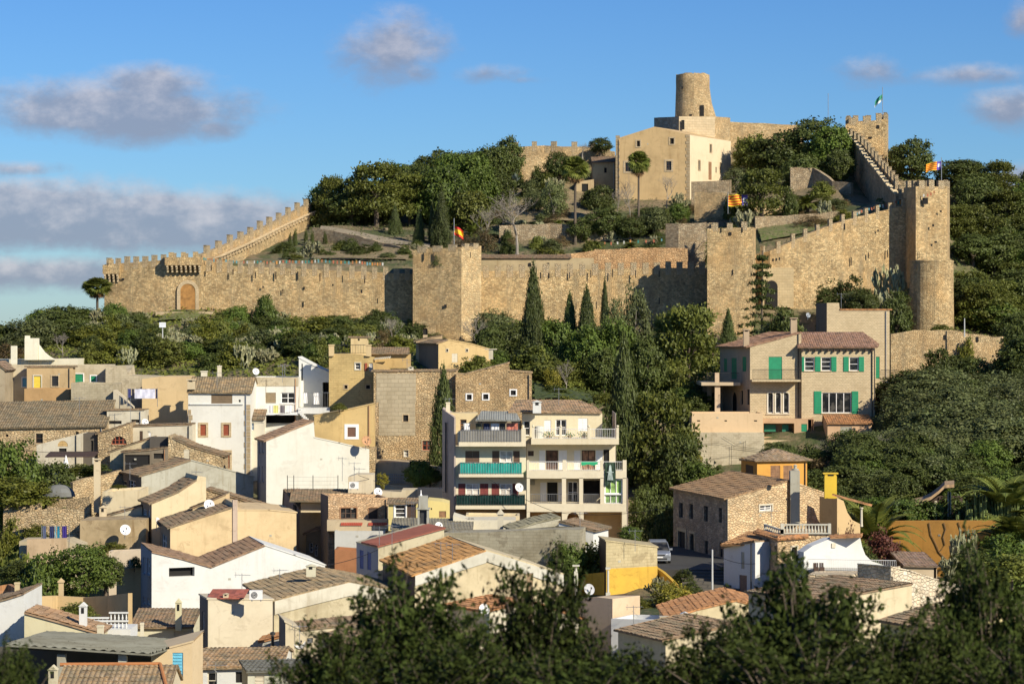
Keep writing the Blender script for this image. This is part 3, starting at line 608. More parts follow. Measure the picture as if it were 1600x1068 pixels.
# ================================================================ HOUSES
def dpt(v): return v
class Face:
    """wall face through plan points A,B; openings given by pixels of the photograph's line of sight onto this plane"""
    def __init__(s,A,B,inw): s.A=A; s.B=B; s.d=(B-A); s.L=s.d.length; s.t=s.d/s.L; s.inw=inw
    def u(s,px):
        k=(px-800)/FP; return (k*s.A.y-s.A.x)/(s.t.x-k*s.t.y)
    def uz(s,px,py):
        u=s.u(px); y=s.A.y+s.t.y*u; return u,CZ+(HY-py)/FP*y
    def P(s,u,z,dep=0.0):
        q=s.A+s.t*u+s.inw*dep; return Vector((q.x,q.y,z))
def build_face(mb,F,top,zb,ops):
    """top: list of (u,z) ascending; ops: (u0,z0,u1,z1,depth,arch)"""
    us=sorted(set([round(t[0],4) for t in top]+[round(o[0],4) for o in ops]+[round(o[2],4) for o in ops]))
    us=[u for u in us if -1e-3<=u<=F.L+1e-3]
    def tz(u,side):
        for a,b in zip(top,top[1:]):
            if side>0 and a[0]-1e-4<=u<b[0]-1e-4: return a[1]+(b[1]-a[1])*(u-a[0])/(b[0]-a[0])
            if side<0 and a[0]+1e-4<u<=b[0]+1e-4: return a[1]+(b[1]-a[1])*(u-a[0])/(b[0]-a[0])
        return top[-1][1] if u>top[0][0]+.01 else top[0][1]
    for a,b in zip(us,us[1:]):
        if b-a<1e-4: continue
        cols=sorted([(o[1],o[3]) for o in ops if o[0]<(a+b)/2<o[2]]); z=zb; ta,tb=tz(a,1),tz(b,-1)
        for (c,d_) in cols:
            if c>z: mb.poly([F.P(a,z),F.P(b,z),F.P(b,c),F.P(a,c)])
            z=max(z,d_)
        if min(ta,tb)>z+1e-4: mb.poly([F.P(a,z),F.P(b,z),F.P(b,tb),F.P(a,ta)])
    for (u0,z0,u1,z1,dep,arch) in ops:
        for (p,q,r_,s_) in (((u0,z0),(u0,z1),0,0),((u1,z0),(u1,z1),0,0),((u0,z0),(u1,z0),0,0),((u0,z1),(u1,z1),0,0)):
            mb.poly([F.P(*p),F.P(*q),F.P(q[0],q[1],dep),F.P(p[0],p[1],dep)])
        if arch:
            r_=(u1-u0)/2; cu_=(u0+u1)/2; cz=z1-r_*arch; n=8
            ap=[(cu_-r_*math.cos(math.pi*i/n),cz+r_*arch*math.sin(math.pi*i/n)) for i in range(n+1)]
            for i in range(n):
                k=(u0,z1) if i<n/2 else (u1,z1)
                mb.poly([F.P(*k,.01),F.P(*ap[i],.01),F.P(*ap[i+1],.01)])
                mb.poly([F.P(*ap[i],.01),F.P(*ap[i+1],.01),F.P(*ap[i+1],dep*.9),F.P(*ap[i],dep*.9)])
def fbox(mb,F,u0,z0,u1,z1,d0,d1):
    a=F.P(u0,z0,d0); mb.box(a,F.t3*(u1-u0),F.P(u0,z0,d1)-a,(0,0,z1-z0))
def add_op(root,F,o,wallm,holes):
    """o=(px0,py0,px1,py1,kind,opts)"""
    px0,py0,px1,py1,kind=o[:5]; op=o[5] if len(o)>5 else {}
    F.t3=Vector((F.t.x,F.t.y,0)); u0,z1=F.uz(px0,py0); u1,z1b=F.uz(px1,py1)
    ua,za=F.uz((px0+px1)/2,py0); ub,zb_=F.uz((px0+px1)/2,py1); z0,z1=zb_,za
    if u0>u1: u0,u1=u1,u0
    u0=max(u0,.03); u1=min(u1,F.L-.03)
    if u1-u0<.05 or z1-z0<.05: return
    arch=op.get('arch',0); dep=op.get('dep',.16); col=op.get('c',DARKW); trim=op.get('trim'); w_=u1-u0; h_=z1-z0
    if kind=='S':   # closed shutters or solid door sitting in a shallow recess
        holes.append((u0,z0,u1,z1,.08,arch)); nm=op.get('n','shutter'); mb=MB()
        if nm=='door' or w_<.7: fbox(mb,F,u0+.005,z0+.005,u1-.005,z1-.005,.05,.10)
        else:
            for a,b in ((u0+.005,(u0+u1)/2-.008),((u0+u1)/2+.008,u1-.005)): fbox(mb,F,a,z0+.005,b,z1-.005,.04,.10)
        if nm!='door':
            k=max(3,int(h_/.16))
            for i in range(k): zz=z0+h_*(i+.3)/k; fbox(mb,F,u0+.06,zz,u1-.06,zz+.05,.015,.045)
        mb.build(nm,col,root)
    elif kind in 'GHO':
        holes.append((u0,z0,u1,z1,dep,arch)); mb=MB()
        mb.poly([F.P(u0,z0,dep-.004),F.P(u1,z0,dep-.004),F.P(u1,z1,dep-.004),F.P(u0,z1,dep-.004)])
        wd=mb.build('window' if kind!='H' else op.get('n','window'),(GL if kind!='H' else BLACK) if 'pane' not in op else op['pane'],root)
        if kind!='H':
            fw=min(.08,w_*.12); mb=MB(); f0,f1=dep-.07,dep-.01
            fbox(mb,F,u0,z0,u0+fw,z1,f0,f1); fbox(mb,F,u1-fw,z0,u1,z1,f0,f1); fbox(mb,F,u0+fw,z0,u1-fw,z0+fw,f0,f1); fbox(mb,F,u0+fw,z1-fw,u1-fw,z1,f0,f1)
            nv=op.get('nv',1 if w_>.75 else 0)
            for i in range(nv): c=u0+w_*(i+1)/(nv+1); fbox(mb,F,c-fw*.5,z0+fw,c+fw*.5,z1-fw,f0-.003,f1)
            for i in range(op.get('nh',1)): c=z0+h_*(i+1)/(op.get('nh',1)+1); fbox(mb,F,u0+fw,c-fw*.35,u1-fw,c+fw*.35,f0+.006,f1)
            mb.build('frame',op.get('fc',WHT if kind=='G' else col),wd)
        if kind=='O':
            sw=w_*op.get('sw',.5)
            for a,b in ((u0-sw-.01,u0-.01),(u1+.01,u1+sw+.01)):
                mb=MB(); fbox(mb,F,a,z0,b,z1,-.07,-.012); k=max(3,int(h_/.16))
                for i in range(k): zz=z0+h_*(i+.3)/k; fbox(mb,F,a+.05,zz,b-.05,zz+.05,-.09,-.068)
                mb.build('shutter',col,wd)
    if trim:
        tw=op.get('tw',.14); mb=MB()
        fbox(mb,F,u0-tw,z0-tw*.8,u0,z1+tw,-.05,.0); fbox(mb,F,u1,z0-tw*.8,u1+tw,z1+tw,-.05,0.); fbox(mb,F,u0,z1,u1,z1+tw,-.05,0.); fbox(mb,F,u0,z0-tw*.8,u1,z0,-.07,0.)
        mb.build('window_surround',trim,root)
    elif kind in 'GO' and w_>.5: mb=MB(); fbox(mb,F,u0-.08,z0-.09,u1+.08,z0,-.10,.0); mb.build('window_sill',op.get('sill',wallm),root)
def house(name,label,Cn,Rt,base,prof,mat,L=None,depth=6.0,roofs='flat',left=None,ops=(),lops=(),mat2=None,tile=None,oh=.28,sink=7.0,cat='house',ridge=None,group=None,fascia=None,coping=True):
    """Cn=(px,d) near-left corner, Rt=(px,d) right end; L=(px,d) end of the left face or depth for a square plan.
       prof: roofline over the front face in pixels. ridge=(py,dep[,py2]) : the roof slopes up away from the front wall."""
    A=Vector((X(*Cn),Cn[1])); B=Vector((X(*Rt),Rt[1])); t=(B-A).normalized(); n=Vector((-t.y,t.x))
    if n.y<0: n=-n
    if L: D=Vector((X(*L),L[1]))-A
    else: D=n*depth
    inw=n if n.dot(D)>0 else -n
    F=Face(A,B,inw); zb=Zp(base,Cn[1])-sink; A2=A+D; B2=B+D
    tt=D.normalized(); inl=(B-A)-tt*((B-A).dot(tt)); G=Face(A,A2,inl.normalized())
    r=thing(name,label,cat,(A.x,A.y,Zp(base,Cn[1])),group)
    tile=tile or TILE; mat2=mat2 or mat  # side wall colour, often the front darkened so the shade is painted in
    top=[F.uz(*p) for p in prof]; top[0]=(0,top[0][1]); top[-1]=(F.L,top[-1][1])
    V=lambda p,z: Vector((p.x,p.y,z))
    holes=[];lh=[]
    for o in ops: add_op(r,F,o,mat,holes)
    for o in lops: add_op(r,G,o,mat2,lh)
    mb=MB(); build_face(mb,F,top,zb,holes)
    mleft=MB() if mat2 is not mat else mb
    roofp=[]
    if ridge:
        # ridge given as pixel height at the depth of the ridge
        rd=ridge[1]; zr=Zp(ridge[0],Cn[1]+tt.y*rd); z0=top[0][1]; DL=D.length
        lt=[(0,z0),(rd,zr)] if rd>=DL-.1 else [(0,z0),(rd,zr),(DL,z0-(0 if len(ridge)<3 else ridge[2]))]
    else: lt=[(0,top[0][1]),(G.L,top[0][1])]
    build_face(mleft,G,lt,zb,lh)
    # far walls
    D3=V(D,0)
    rt=[( (B+tt*u),z+(top[-1][1]-top[0][1])) for u,z in lt]
    mb.poly([V(B,zb)]+[V(B2,zb)]+[V(p,z) for p,z in rt[::-1]])
    zback=lt[-1][1]
    if ridge: mb.poly([V(A2,zb),V(B2,zb),V(B2,zback),V(A2,zback)])
    else: mb.poly([V(A2,zb),V(B2,zb)]+[F.P(u,z)+D3 for u,z in top[::-1]])
    n3=Vector((0,0,1)); t3=Vector((t.x,t.y,0)); d3=Vector((tt.x,tt.y,0))
    if roofs=='flat' and not ridge:
        # parapet rim and sunken roof deck
        zt=[z for u,z in top]; zs=min(zt)-.35; k=.22
        ins=[A+t*k+tt*k,B-t*k+tt*k,B2-t*k-tt*k,A2+t*k-tt*k]; out=[A,B,B2,A2]; zz=[top[0][1],top[-1][1],top[-1][1],top[0][1]]
        if len(top)>2:
            mb.poly([F.P(u,z) for u,z in top]+[F.P(u,z)+D3 for u,z in top[::-1]])
        else:
            for i in range(4):
                j=(i+1)%4; mb.poly([V(out[i],zz[i]),V(out[j],zz[j]),V(ins[j],zz[j]),V(ins[i],zz[i])]); mb.poly([V(ins[i],zz[i]),V(ins[j],zz[j]),V(ins[j],zs),V(ins[i],zs)])
            mb.poly([V(p,zs) for p in ins])
    elif ridge:
        segs=list(zip(lt,lt[1:])); rb=MB()
        for i,(a,b) in enumerate(segs):
            def q(u,z,e): return V(A+tt*u,z)+t3*e
            dz=Vector((tt.x,tt.y,0))*(b[0]-a[0])+Vector((0,0,b[1]-a[1])); dz.normalize()
            p0=V(A+tt*a[0],a[1])-(dz*oh if i==0 else Vector()); p1=V(A+tt*b[0],b[1])+(dz*oh if i==1 else Vector())
            e0=-t3*.12; e1=t3*(F.L+.12); dzr=Vector((0,0,top[-1][1]-top[0][1]))
            rb.tiles([p0+e0,p0+e1+dzr,p1+e1+dzr,p1+e0])
        mb2=rb; rf=rb.build('roof',tile,r)
    else:
        rb=MB(); sp=roofs if isinstance(roofs,(list,tuple)) else ['t']*(len(top)-1); fl=MB()
        for i,((a,b),k) in enumerate(zip(zip(top,top[1:]),sp)):
            p0=F.P(*a); p1=F.P(*b)
            if abs(b[0]-a[0])<.05: continue
            if k=='t':
                dz=(p1-p0).normalized()
                if i==0 and b[1]>=a[1]-.05: p0=p0-dz*oh
                if i==len(top)-2 and b[1]<=a[1]+.05: p1=p1+dz*oh
                e0=-d3*.10; e1=D3+d3*.1
                rb.tiles([p0+e0,p1+e0,p1+e1,p0+e1])
            elif k=='f': fl.poly([p0,p1,p1+D3,p0+D3])
            elif k=='s': # thin slab
                dz=(p1-p0).normalized(); p0=p0-dz*.1-d3*.06+Vector((0,0,.004)); p1=p1+dz*.1-d3*.06+Vector((0,0,.004)); fl.poly([p0,p1,p1+D3,p0+D3]); fl.poly([x+Vector((0,0,.1)) for x in (p0,p1,p1+D3,p0+D3)]); fl.poly([p0,p1,p1+Vector((0,0,.1)),p0+Vector((0,0,.1))]); fl.poly([p0,p0+D3,p0+D3+Vector((0,0,.1)),p0+Vector((0,0,.1))])
        if rb.f: rb.build('roof',tile,r)
        if fl.f: fl.build('roof_slab',mat,r)
    if ops and F.L>3.5 and random.random()<.6:
        m=MB(); u=F.L-.22-random.random()*.3; zt_=top[-1][1]-.15; m.tube([F.P(u,zt_,-.09),F.P(u,zb,-.09)],.05,5); m.build('downpipe',random.choice((IRON,STEEL,BRN)),r)
    if F.L>4 and not ridge and random.random()<.5:
        m=MB(); F.t3=Vector((t.x,t.y,0)); u=F.L*random.uniform(.2,.8); z=min(a[1] for a in top)-random.uniform(.5,1.2); fbox(m,F,u,z,u+.22,z+.16,-.02,.02); m.build('vent',GREY,r)
    mb.build('wall',mat,r)
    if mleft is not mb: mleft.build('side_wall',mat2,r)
    r['F']=0; del r['F']
    return r,F,G
def chim(parent,px,pyt,pyb,wpx,d,mat=CREAM,style=0,dpx=None):
    s=d/FP; w_=wpx*s; dd=(dpx or wpx)*s; c=W(px,pyb,d); h=(pyb-pyt)*s; mb=MB()
    if style==0: # slab on stubs
        mb.cube(c,w_,dd,h-.28); 
        for i in (-1,1): mb.cube(c+Vector((i*w_*.36,0,h-.28)),w_*.2,dd*.9,.17)
        mb.cube(c+Vector((0,0,h-.11)),w_*1.25,dd*1.25,.11)
    elif style==1: # plain shaft with little cap band
        mb.cube(c,w_,dd,h-.12); mb.cube(c+Vector((0,0,h-.12)),w_*1.18,dd*1.18,.12)
    elif style==2: # pointed
        mb.cube(c,w_,dd,h*.8); mb.cube(c+Vector((0,0,h*.8)),w_*1.4,dd*1.4,.1)
        z=c.z+h*.8+.1; q=[(c.x-w_*.6,c.y-dd*.6,z),(c.x+w_*.6,c.y-dd*.6,z),(c.x+w_*.6,c.y+dd*.6,z),(c.x-w_*.6,c.y+dd*.6,z)]
        for i in range(4): mb.poly([q[i],q[(i+1)%4],(c.x,c.y,c.z+h)])
    else: # house shaped with opening
        mb.cube(c,w_,dd,h*.86); z=c.z+h*.86; e=w_*.62; f=dd*.62
        a=[(c.x-e,c.y-f,z),(c.x+e,c.y-f,z),(c.x,c.y-f,c.z+h)]; b_=[(c.x-e,c.y+f,z),(c.x+e,c.y+f,z),(c.x,c.y+f,c.z+h)]
        mb.poly(a); mb.poly(b_)
        for i in range(3): mb.poly([a[i],a[(i+1)%3],b_[(i+1)%3],b_[i]])
    o=mb.build('chimney',mat,parent)
    if style in (0,3):
        mb=MB(); zz=c.z+h*(.62 if style==3 else 0)+ (0 if style==3 else h-.27); mb.box((c.x-w_*.2,c.y-dd/2-.02,zz),(w_*.4,0,0),(0,.1,0),(0,0,(h*.2 if style==3 else .15))); mb.build('flue_opening',BLACK,o)
    return o
def dish(px,py,rpx,d,label,mat=WHT,yaw=.5):
    s=d/FP; r_=rpx*s; c=W(px,py,d); root=thing('satellite_dish',label,'satellite dish',c-Vector((0,0,r_*1.3)),None)
    n=Vector((math.sin(yaw)*.9,-math.cos(yaw),.35)).normalized(); a=n.cross(UP).normalized(); b=n.cross(a); mb=MB(); rows=[]
    for k in range(5):
        q=r_*k/4; rows.append([c-n*(r_*.22*(1-(k/4)**2))+(a*math.cos(t)+b*math.sin(t))*q for t in [i*math.pi/9 for i in range(19)]])
    mb.grid(rows); mb.grid([[p-n*.03 for p in w_] for w_ in rows]); mb.build('reflector',mat,root,smooth=True)
    mb=MB(); f=c+n*r_*.75; mb.tube([c-UP*r_*1.0-n*.05,f],.018,5); mb.cube(f-Vector((0,0,.06)),.1,.1,.13); mb.build('feed_arm',IRON,root)
    mb=MB(); mb.tube([c-n*r_*.25,c-n*r_*.5-UP*.1,c-n*r_*.5-UP*r_*1.6],.03,5); mb.build('mast',STEEL,root)
def antenna(px,pyt,pyb,d,label,yaw=.3,n=6,group=None):
    root=thing('tv_antenna',label,'antenna',W(px,pyb,d),group); a=W(px,pyb,d); b=W(px,pyt,d); mb=MB(); mb.tube([a-UP*.3,b],.022,5); mb.build('mast',STEEL,root)
    mb=MB(); h=Vector((math.cos(yaw),math.sin(yaw),0)); s=Vector((-h.y,h.x,0)); c=b-UP*.12; mb.tube([c-h*.5,c+h*.6],.014,4)
    for i in range(n): p=c+h*(-.5+1.1*i/(n-1)); mb.tube([p-s*.28,p+s*.28],.009,4); 
    mb.tube([c-h*.45-UP*.2,c-h*.45+UP*.2],.012,4); mb.tube([c-h*.1-UP*.25+s*.0,c+h*.3-UP*.6],.01,4); mb.build('aerial',STEEL,root)
def acunit(px,py,d,label,w_=.85,h=.62):
    c=W(px,py,d); root=thing('air_conditioner',label,'air conditioner',c); mb=MB(); mb.cube(c,w_,.34,h); mb.build('casing',WHT,root)
    mb=MB(); f=c+Vector((-w_*.12,-.18,h*.5)); n=16; R0=h*.38
    for i in range(n):
        a,b=2*math.pi*i/n,2*math.pi*(i+1)/n
        for k in range(3):
            r0,r1=R0*k/3+.01,R0*(k+.75)/3; mb.poly([f+Vector((math.cos(a)*r0,0,math.sin(a)*r0)),f+Vector((math.cos(b)*r0,0,math.sin(b)*r0)),f+Vector((math.cos(b)*r1,0,math.sin(b)*r1)),f+Vector((math.cos(a)*r1,0,math.sin(a)*r1))])
    mb.build('fan_grille',IRON,root)
    mb=MB()
    for e in (-1,1): mb.box(c+Vector((e*w_*.35,-.1,-.12)),(.05,0,0),(0,.3,0),(0,0,.12))
    mb.build('bracket',STEEL,root)
def laundry(px0,px1,py0,d,items,label,poles=True,line=True,d1=None):
    d1=d1 or d; a=W(px0,py0,d); b=W(px1,py0,d1); root=thing('clothes_line',label,'washing line',a-UP*1.5); mb=MB()
    if line: mb.tube([a,(a+b)/2-UP*.05,b],.012,4)
    if poles:
        for q in (a,b): mb.tube([q-UP*1.9,q+UP*.05],.03,5)
    mb.build('line',STEEL,root)
    for (f0,f1,h,mat,cat,lab) in items:
        p=a+(b-a)*f0; q=a+(b-a)*f1; n=8; rows=[]
        for k in range(4):
            rows.append([p+(q-p)*(j/n)-UP*(h*k/3+.02)+Vector((0,math.sin(j*2.1+k)*.04,0)) for j in range(n+1)])
        m=MB(); m.grid(rows); m.grid([[v+Vector((0,.025,0)) for v in rw] for rw in rows]); tag(m.build(cat,mat,smooth=True),lab,cat,None)
        bpy.context.scene.objects[-1] if False else None
def railing(parent,a,b,h,mat,n=None,post=.012,name='railing',solid=None):
    mb=MB(); L=(b-a).length; n=n or max(2,int(L/.16))
    for i in range(n+1): p=a+(b-a)*i/n; mb.tube([p,p+UP*h],post,4,False)
    mb.tube([a+UP*h,b+UP*h],.025,4); mb.tube([a+UP*.08,b+UP*.08],.018,4); return mb.build(name,mat,parent)
def slab(parent,name,px0,px1,py0,py1,d,dep,mat):
    a=W(px0,py1,d); mb=MB(); mb.box(a,(X(px1,d)-a.x,0,0),(0,dep,0),(0,0,(py1-py0)*d/FP)); return mb.build(name,mat,parent)
def tiled(parent,pts,mat=None,name='roof'): mb=MB(); mb.tiles(pts); return mb.build(name,mat or TILE,parent)
T14={'trim':ASH,'c':REDW}
# ================================================================ CASTLE BUILDINGS
QN=ashlar((.46,.36,.22),.5,.35,.5)
r,F,G=house('church_house','large yellow gabled house with grey roof and stone quoins inside the castle',(1078,391),(962,393),322,[(1078,211),(1022,198),(962,217)],plaster((.66,.45,.22),.45),L=(1142,404),tile=TILED,
 ops=[(995,220,1000,229,'H',{'trim':ASH,'tw':.2}),(1047,216,1053,225,'H',{'trim':ASH,'tw':.2}),(977,254,985,268,'G',{'trim':ASH,'c':WOOD,'fc':DARKW,'tw':.3}),(1041,252,1049,266,'G',{'trim':ASH,'fc':DARKW,'tw':.3})],
 lops=[(1109,226,1112,238,'H',{'trim':ASH,'tw':.12}),(1091,251,1094,266,'H',{'trim':ASH,'tw':.15}),(1107,253,1112,281,'S',{'c':WOOD,'n':'door'}),(1125,255,1128,270,'H',{'trim':ASH,'tw':.15}),(1118,261,1120,270,'H')],mat2=plaster((.80,.63,.42),.15),sink=6)
for Fq in (0,1):
    mb=MB()
    for k in range(22):
        u=(0 if Fq==0 else F.L-.5); zz=Zp(322,391)+k*.5; wq=.45+.2*(k%2)
        F.t3=Vector((F.t.x,F.t.y,0)); fbox(mb,F,u if Fq==0 else F.L-wq,zz,u+wq if Fq==0 else F.L,zz+.42,-.05,.0)
    mb.build('quoins',QN,r)
r,F,G=house('church_annexe','small ochre annexe with tiled roof attached left of the yellow gabled house',(926,397),(962,397),300,[(926,254),(962,253)],plaster((.55,.40,.22),.6),depth=6,ridge=(246,5.8),tile=TILED,ops=[(944,262,948,270,'H'),(911,286,919,310,'H')],sink=6)
house('church_annexe','low wall room with dark doorway left of the ochre annexe',(900,395),(928,395),320,[(900,284),(915,282),(928,280)],plaster((.55,.40,.22),.6),depth=4,ops=[(909,287,919,311,'H')],sink=5)
# ================================================================ TOWN, back rows on the left
RB='flat'
house('hill_house','cream parapet terrace wall on the far left, carrying a tall white chimney block',(-40,292),(122,292),575,[(-40,561),(40,561),(122,560)],plaster((.78,.70,.52),.2),depth=5)
r=thing('chimney_block','white tall chimney with curved buttress on the far left parapet terrace','chimney',W(50,562,291)); s=291/FP
mb=MB(); mb.cube(W(50,562,291.5),20*s,1.2,34*s); mb.cube(W(43,562,291.5),6*s,.9,38*s)
P=[W(60,562,291.3),W(86,562,291.3),W(76,556,291.3),W(69,550,291.3),W(60,538,291.3)]; mb.poly(P); mb.poly([p+Vector((0,.6,0)) for p in P])
for i in range(len(P)): j=(i+1)%len(P); mb.poly([P[i],P[j],P[j]+Vector((0,.6,0)),P[i]+Vector((0,.6,0))])
mb.build('shaft',plaster((.84,.78,.62),.1),r)
r=thing('chimney_block','slim white chimney at the left edge of the parapet terrace','chimney',W(22,568,290)); mb=MB(); mb.cube(W(22,568,290.5),.62,.6,28*290/FP); mb.build('shaft',plaster((.84,.78,.62),.1),r)
house('hill_house','long pale house left with blue door, yellow door and green windows',(7,283),(165,283),645,[(7,571),(165,570)],plaster((.62,.52,.36),.7),depth=7,ops=[(35,590,43,604,'S',{'c':BLUE,'trim':WHT,'tw':.1}),(116,584,130,597,'S',{'c':GRN,'trim':WHT,'tw':.1}),(142,587,150,596,'S',{'c':GRN,'trim':WHT,'tw':.12})])
house('hill_house','ochre panel house front with yellow door and barred window on the left',(42,281),(114,281),640,[(42,573),(114,573)],plaster((.60,.42,.22),.5),depth=1.5,roofs=['t'],ops=[(53,587,64,606,'S',{'c':plain((.75,.55,.06)),'trim':PALE,'n':'door'}),(81,587,91,603,'G',{'trim':ASH,'fc':IRON,'nv':4,'nh':5})])
house('hill_house','dark roofed house cut by the left frame edge',(-40,278),(7,278),650,[(-40,575),(-10,565),(7,577)],plaster((.45,.36,.24),.6),depth=6,roofs=['t','t'],tile=TILED)
house('hill_house','pale stained block house in the middle of the upper left rows',(165,281),(245,281),660,[(165,572),(197,571),(199,586),(245,588)],plaster((.60,.50,.34),.7,True),depth=6,ops=[(227,599,232,608,'H'),(229,636,234,646,'H')])
house('hill_house','blank ochre walled house left of the white house with tiled roof',(222,273),(292,273),665,[(222,592),(250,588),(292,588)],plaster((.72,.52,.28),.3),depth=7)
house('garden_room','blank orange brown walled shed above the long tiled roof',(38,272),(109,272),645,[(38,607),(109,608)],plaster((.56,.34,.15),.5),depth=5)
house('garden_room','blank grey stone block box beside the outside stair on the upper left',(111,270),(177,270),645,[(111,598),(177,600)],plaster((.52,.44,.30),.7,True),depth=6)
house('stair_house','small cream stair house with sloping coping right of the grey block box',(177,269),(205,269),650,[(177,609),(190,620),(205,636)],plaster((.62,.54,.40),.5),depth=2.5)
house('low_house','long stone cottage with long mossy tiled roof at the left frame edge',(-60,262),(165,262),712,[(-60,669),(165,665)],ST3,depth=6,ridge=(629,6.1),tile=tilemat((.22,.16,.09),.8),ops=[(56,677,67,692,'G',{'trim':ASH,'fc':DARKW}),(9,678,13,682,'H'),(118,674,123,679,'H')],coping=0)
house('low_house','small cream house with chimney and tile edging right of the long mossy roof',(167,264),(226,264),680,[(167,641),(226,640)],PALE,depth=3,roofs=['t'],ops=[(170,657,190,662,'H'),(205,655,220,660,'H')])
house('low_house','cream wall house with small windows under the ochre walled house',(202,259),(300,259),712,[(202,666),(300,663)],PALE,depth=3,roofs=['t'],ops=[(218,673,223,687,'S',{'c':DARKW}),(276,680,282,688,'G'),(232,675,236,682,'S',{'c':WHT})])
house('arch_window_house','small stone gable house with red half round window',(153,257),(203,257),712,[(153,677),(180,669),(203,661)],ST3,depth=4,roofs=['t','t'],ops=[(174,681,198,694,'O' if 0 else 'G',{'arch':1,'fc':REDW,'nv':3,'nh':1,'trim':None})])
house('pergola_house','pale house with arched niche and sloping top behind the pergola terrace',(57,256),(126,256),722,[(57,695),(90,686),(126,677)],PALE,depth=4,ops=[(92,700,104,706,'H'),(90,688,106,697,'S',{'arch':1,'c':OCH,'n':'niche'})])
house('pergola_house','narrow dark shaded house between the pergola house and the stone gable',(127,257.5),(153,257.5),722,[(127,677),(153,677)],plaster((.12,.10,.08),.4),depth=4,mat2=GREY,ops=[(142,688,146,706,'H')])  # shade of this narrow front is painted as near-black plaster
r=thing('pergola','dark timber pergola with thin roof over the terrace in the left garden','pergola',W(110,730,251)); mb=MB()
mb.box(W(70,714,251),(X(147,251)-X(70,251),0,0),(0,3.0,.35),(0,0,.08)); 
mb.build('canopy',DARKW,r)
for px in (74,146,110): mb=MB(); mb.cube(W(px,740,251.1),.16,.16,26*251/FP); mb.build('post',PALE,r)
r=thing('parasol','closed white garden parasol under the dark pergola','parasol',W(103,735,250)); mb=MB(); c=W(103,730,250); mb.lathe(c+Vector((0,0,.0)),[(.36,0),(.30,.25),(.12,.9),(.03,1.2)],10); mb.build('canopy',WHT,r); mb=MB(); mb.tube([c-UP*.8,c+UP*1.25],.03,5); mb.build('pole',STEEL,r)
house('low_house','cream lean to with brown sloping tiles left of the dark open shed',(172,252),(236,252),745,[(172,706),(205,694),(236,684)],plaster((.66,.54,.34),.4,True),depth=4,roofs=['t','t'])
house('open_shed','dark open shed with tiled lean to in the middle of the left roofs',(193,249.5),(262,249.5),740,[(193,706),(230,703),(262,699)],plaster((.25,.20,.14),.5),depth=4,roofs=['t','t'],ops=[(195,710,234,736,'H'),(240,708,258,716,'H')])
house('dark_wall_house','narrow dark shaded wall holding a pale jug like vent above the open shed',(234,251),(263,251),720,[(234,683),(263,683)],plaster((.10,.085,.07),.3),depth=2)  # near-black plaster carries the shade of the wall in its colour
house('stone_cottage','rubble stone gable sloping down right beneath the white house with red shutters',(263,250),(348,250),745,[(263,680),(270,684),(300,698),(348,712)],stone((.50,.40,.24),.34,.55,.5),depth=5,roofs=['f','t','t'],ops=[(287,702,296,718,'S',{'c':PALE})])
house('grey_gable_house','grey green rendered gable house with brown tiles on its left slope',(221,243),(396,247),790,[(221,743),(262,731),(298,719),(340,730),(396,745)],plaster((.50,.47,.38),.75),L=(182,252),roofs=['t','t','s','s'],mat2=plaster((.20,.17,.14),.3),lops=[(186,750,198,764,'G'),(202,750,212,764,'G')],ops=[(280,752,292,764,'S',{'c':plain((.45,.62,.75)),'n':'hatch'})])  # left side plaster darkened, its shade put into the colour
house('terrace_house','cream terrace wall with plants on its rim left of the grey green gable',(160,238),(220,238),812,[(160,768),(220,765)],plaster((.74,.61,.40),.45),depth=5)
house('terrace_house','small cream wall with brown tiled edge above the stained wall with dish',(166,234),(222,234),825,[(166,806),(195,798),(222,790)],plaster((.66,.58,.42),.5),depth=3,roofs=['t','t'])
house('stained_house','low wall house stained grey and brown with white dish',(125,228.5),(228,228.5),872,[(125,813),(150,812),(228,811)],plaster((.50,.37,.21),1.0),depth=5)
house('twin_gable_house','cream gable house with tall slim chimney pier, left of the ochre gable house',(237,230),(322,232),862,[(237,786),(280,768),(307,750),(309,743),(322,745)],plaster((.74,.60,.38),.3),L=(220,235),roofs=['t','t','f','f'],mat2=plaster((.34,.26,.19),.4),lops=[(223,795,229,812,'G'),(231,795,234,812,'G'),(223,838,229,856,'G')])  # shaded left face painted much darker than the cream front
house('stone_cottage','rubble stone gable behind the pink chimney strip of the big ochre house',(322,238),(426,238),815,[(322,764),(370,778),(426,795)],stone((.48,.37,.22),.34,.5,.5),depth=3,roofs=['t','t'])
house('stair_room','small ochre upper room with sloping tile top holding a white dish',(301,227),(353,227),815,[(301,793),(330,782),(353,772)],plaster((.70,.52,.29),.35),depth=3,roofs=['t','t'])
r,F,G=house('ochre_house','big blank ochre gable house with stained top and pink chimney strip',(266,219),(463,224),880,[(266,824),(320,806),(362,793),(364,785),(371,785),(372,797),(420,797),(463,801)],plaster((.72,.53,.30),.5),L=(250,228),roofs=['t','t','f','f','f','s','s'],mat2=plaster((.32,.24,.17),.4),lops=[(253,835,261,858,'G')])  # left face has the ochre darkened to paint its shade
mb=MB(); F.t3=Vector((F.t.x,F.t.y,0)); u0,z=F.uz(363,783); u1,_=F.uz(370.5,783); _,z0=F.uz(363,866); fbox(mb,F,u0,z0,u1,z+.15,-.12,.05); mb.build('chimney',plaster((.55,.42,.33),.5),r)
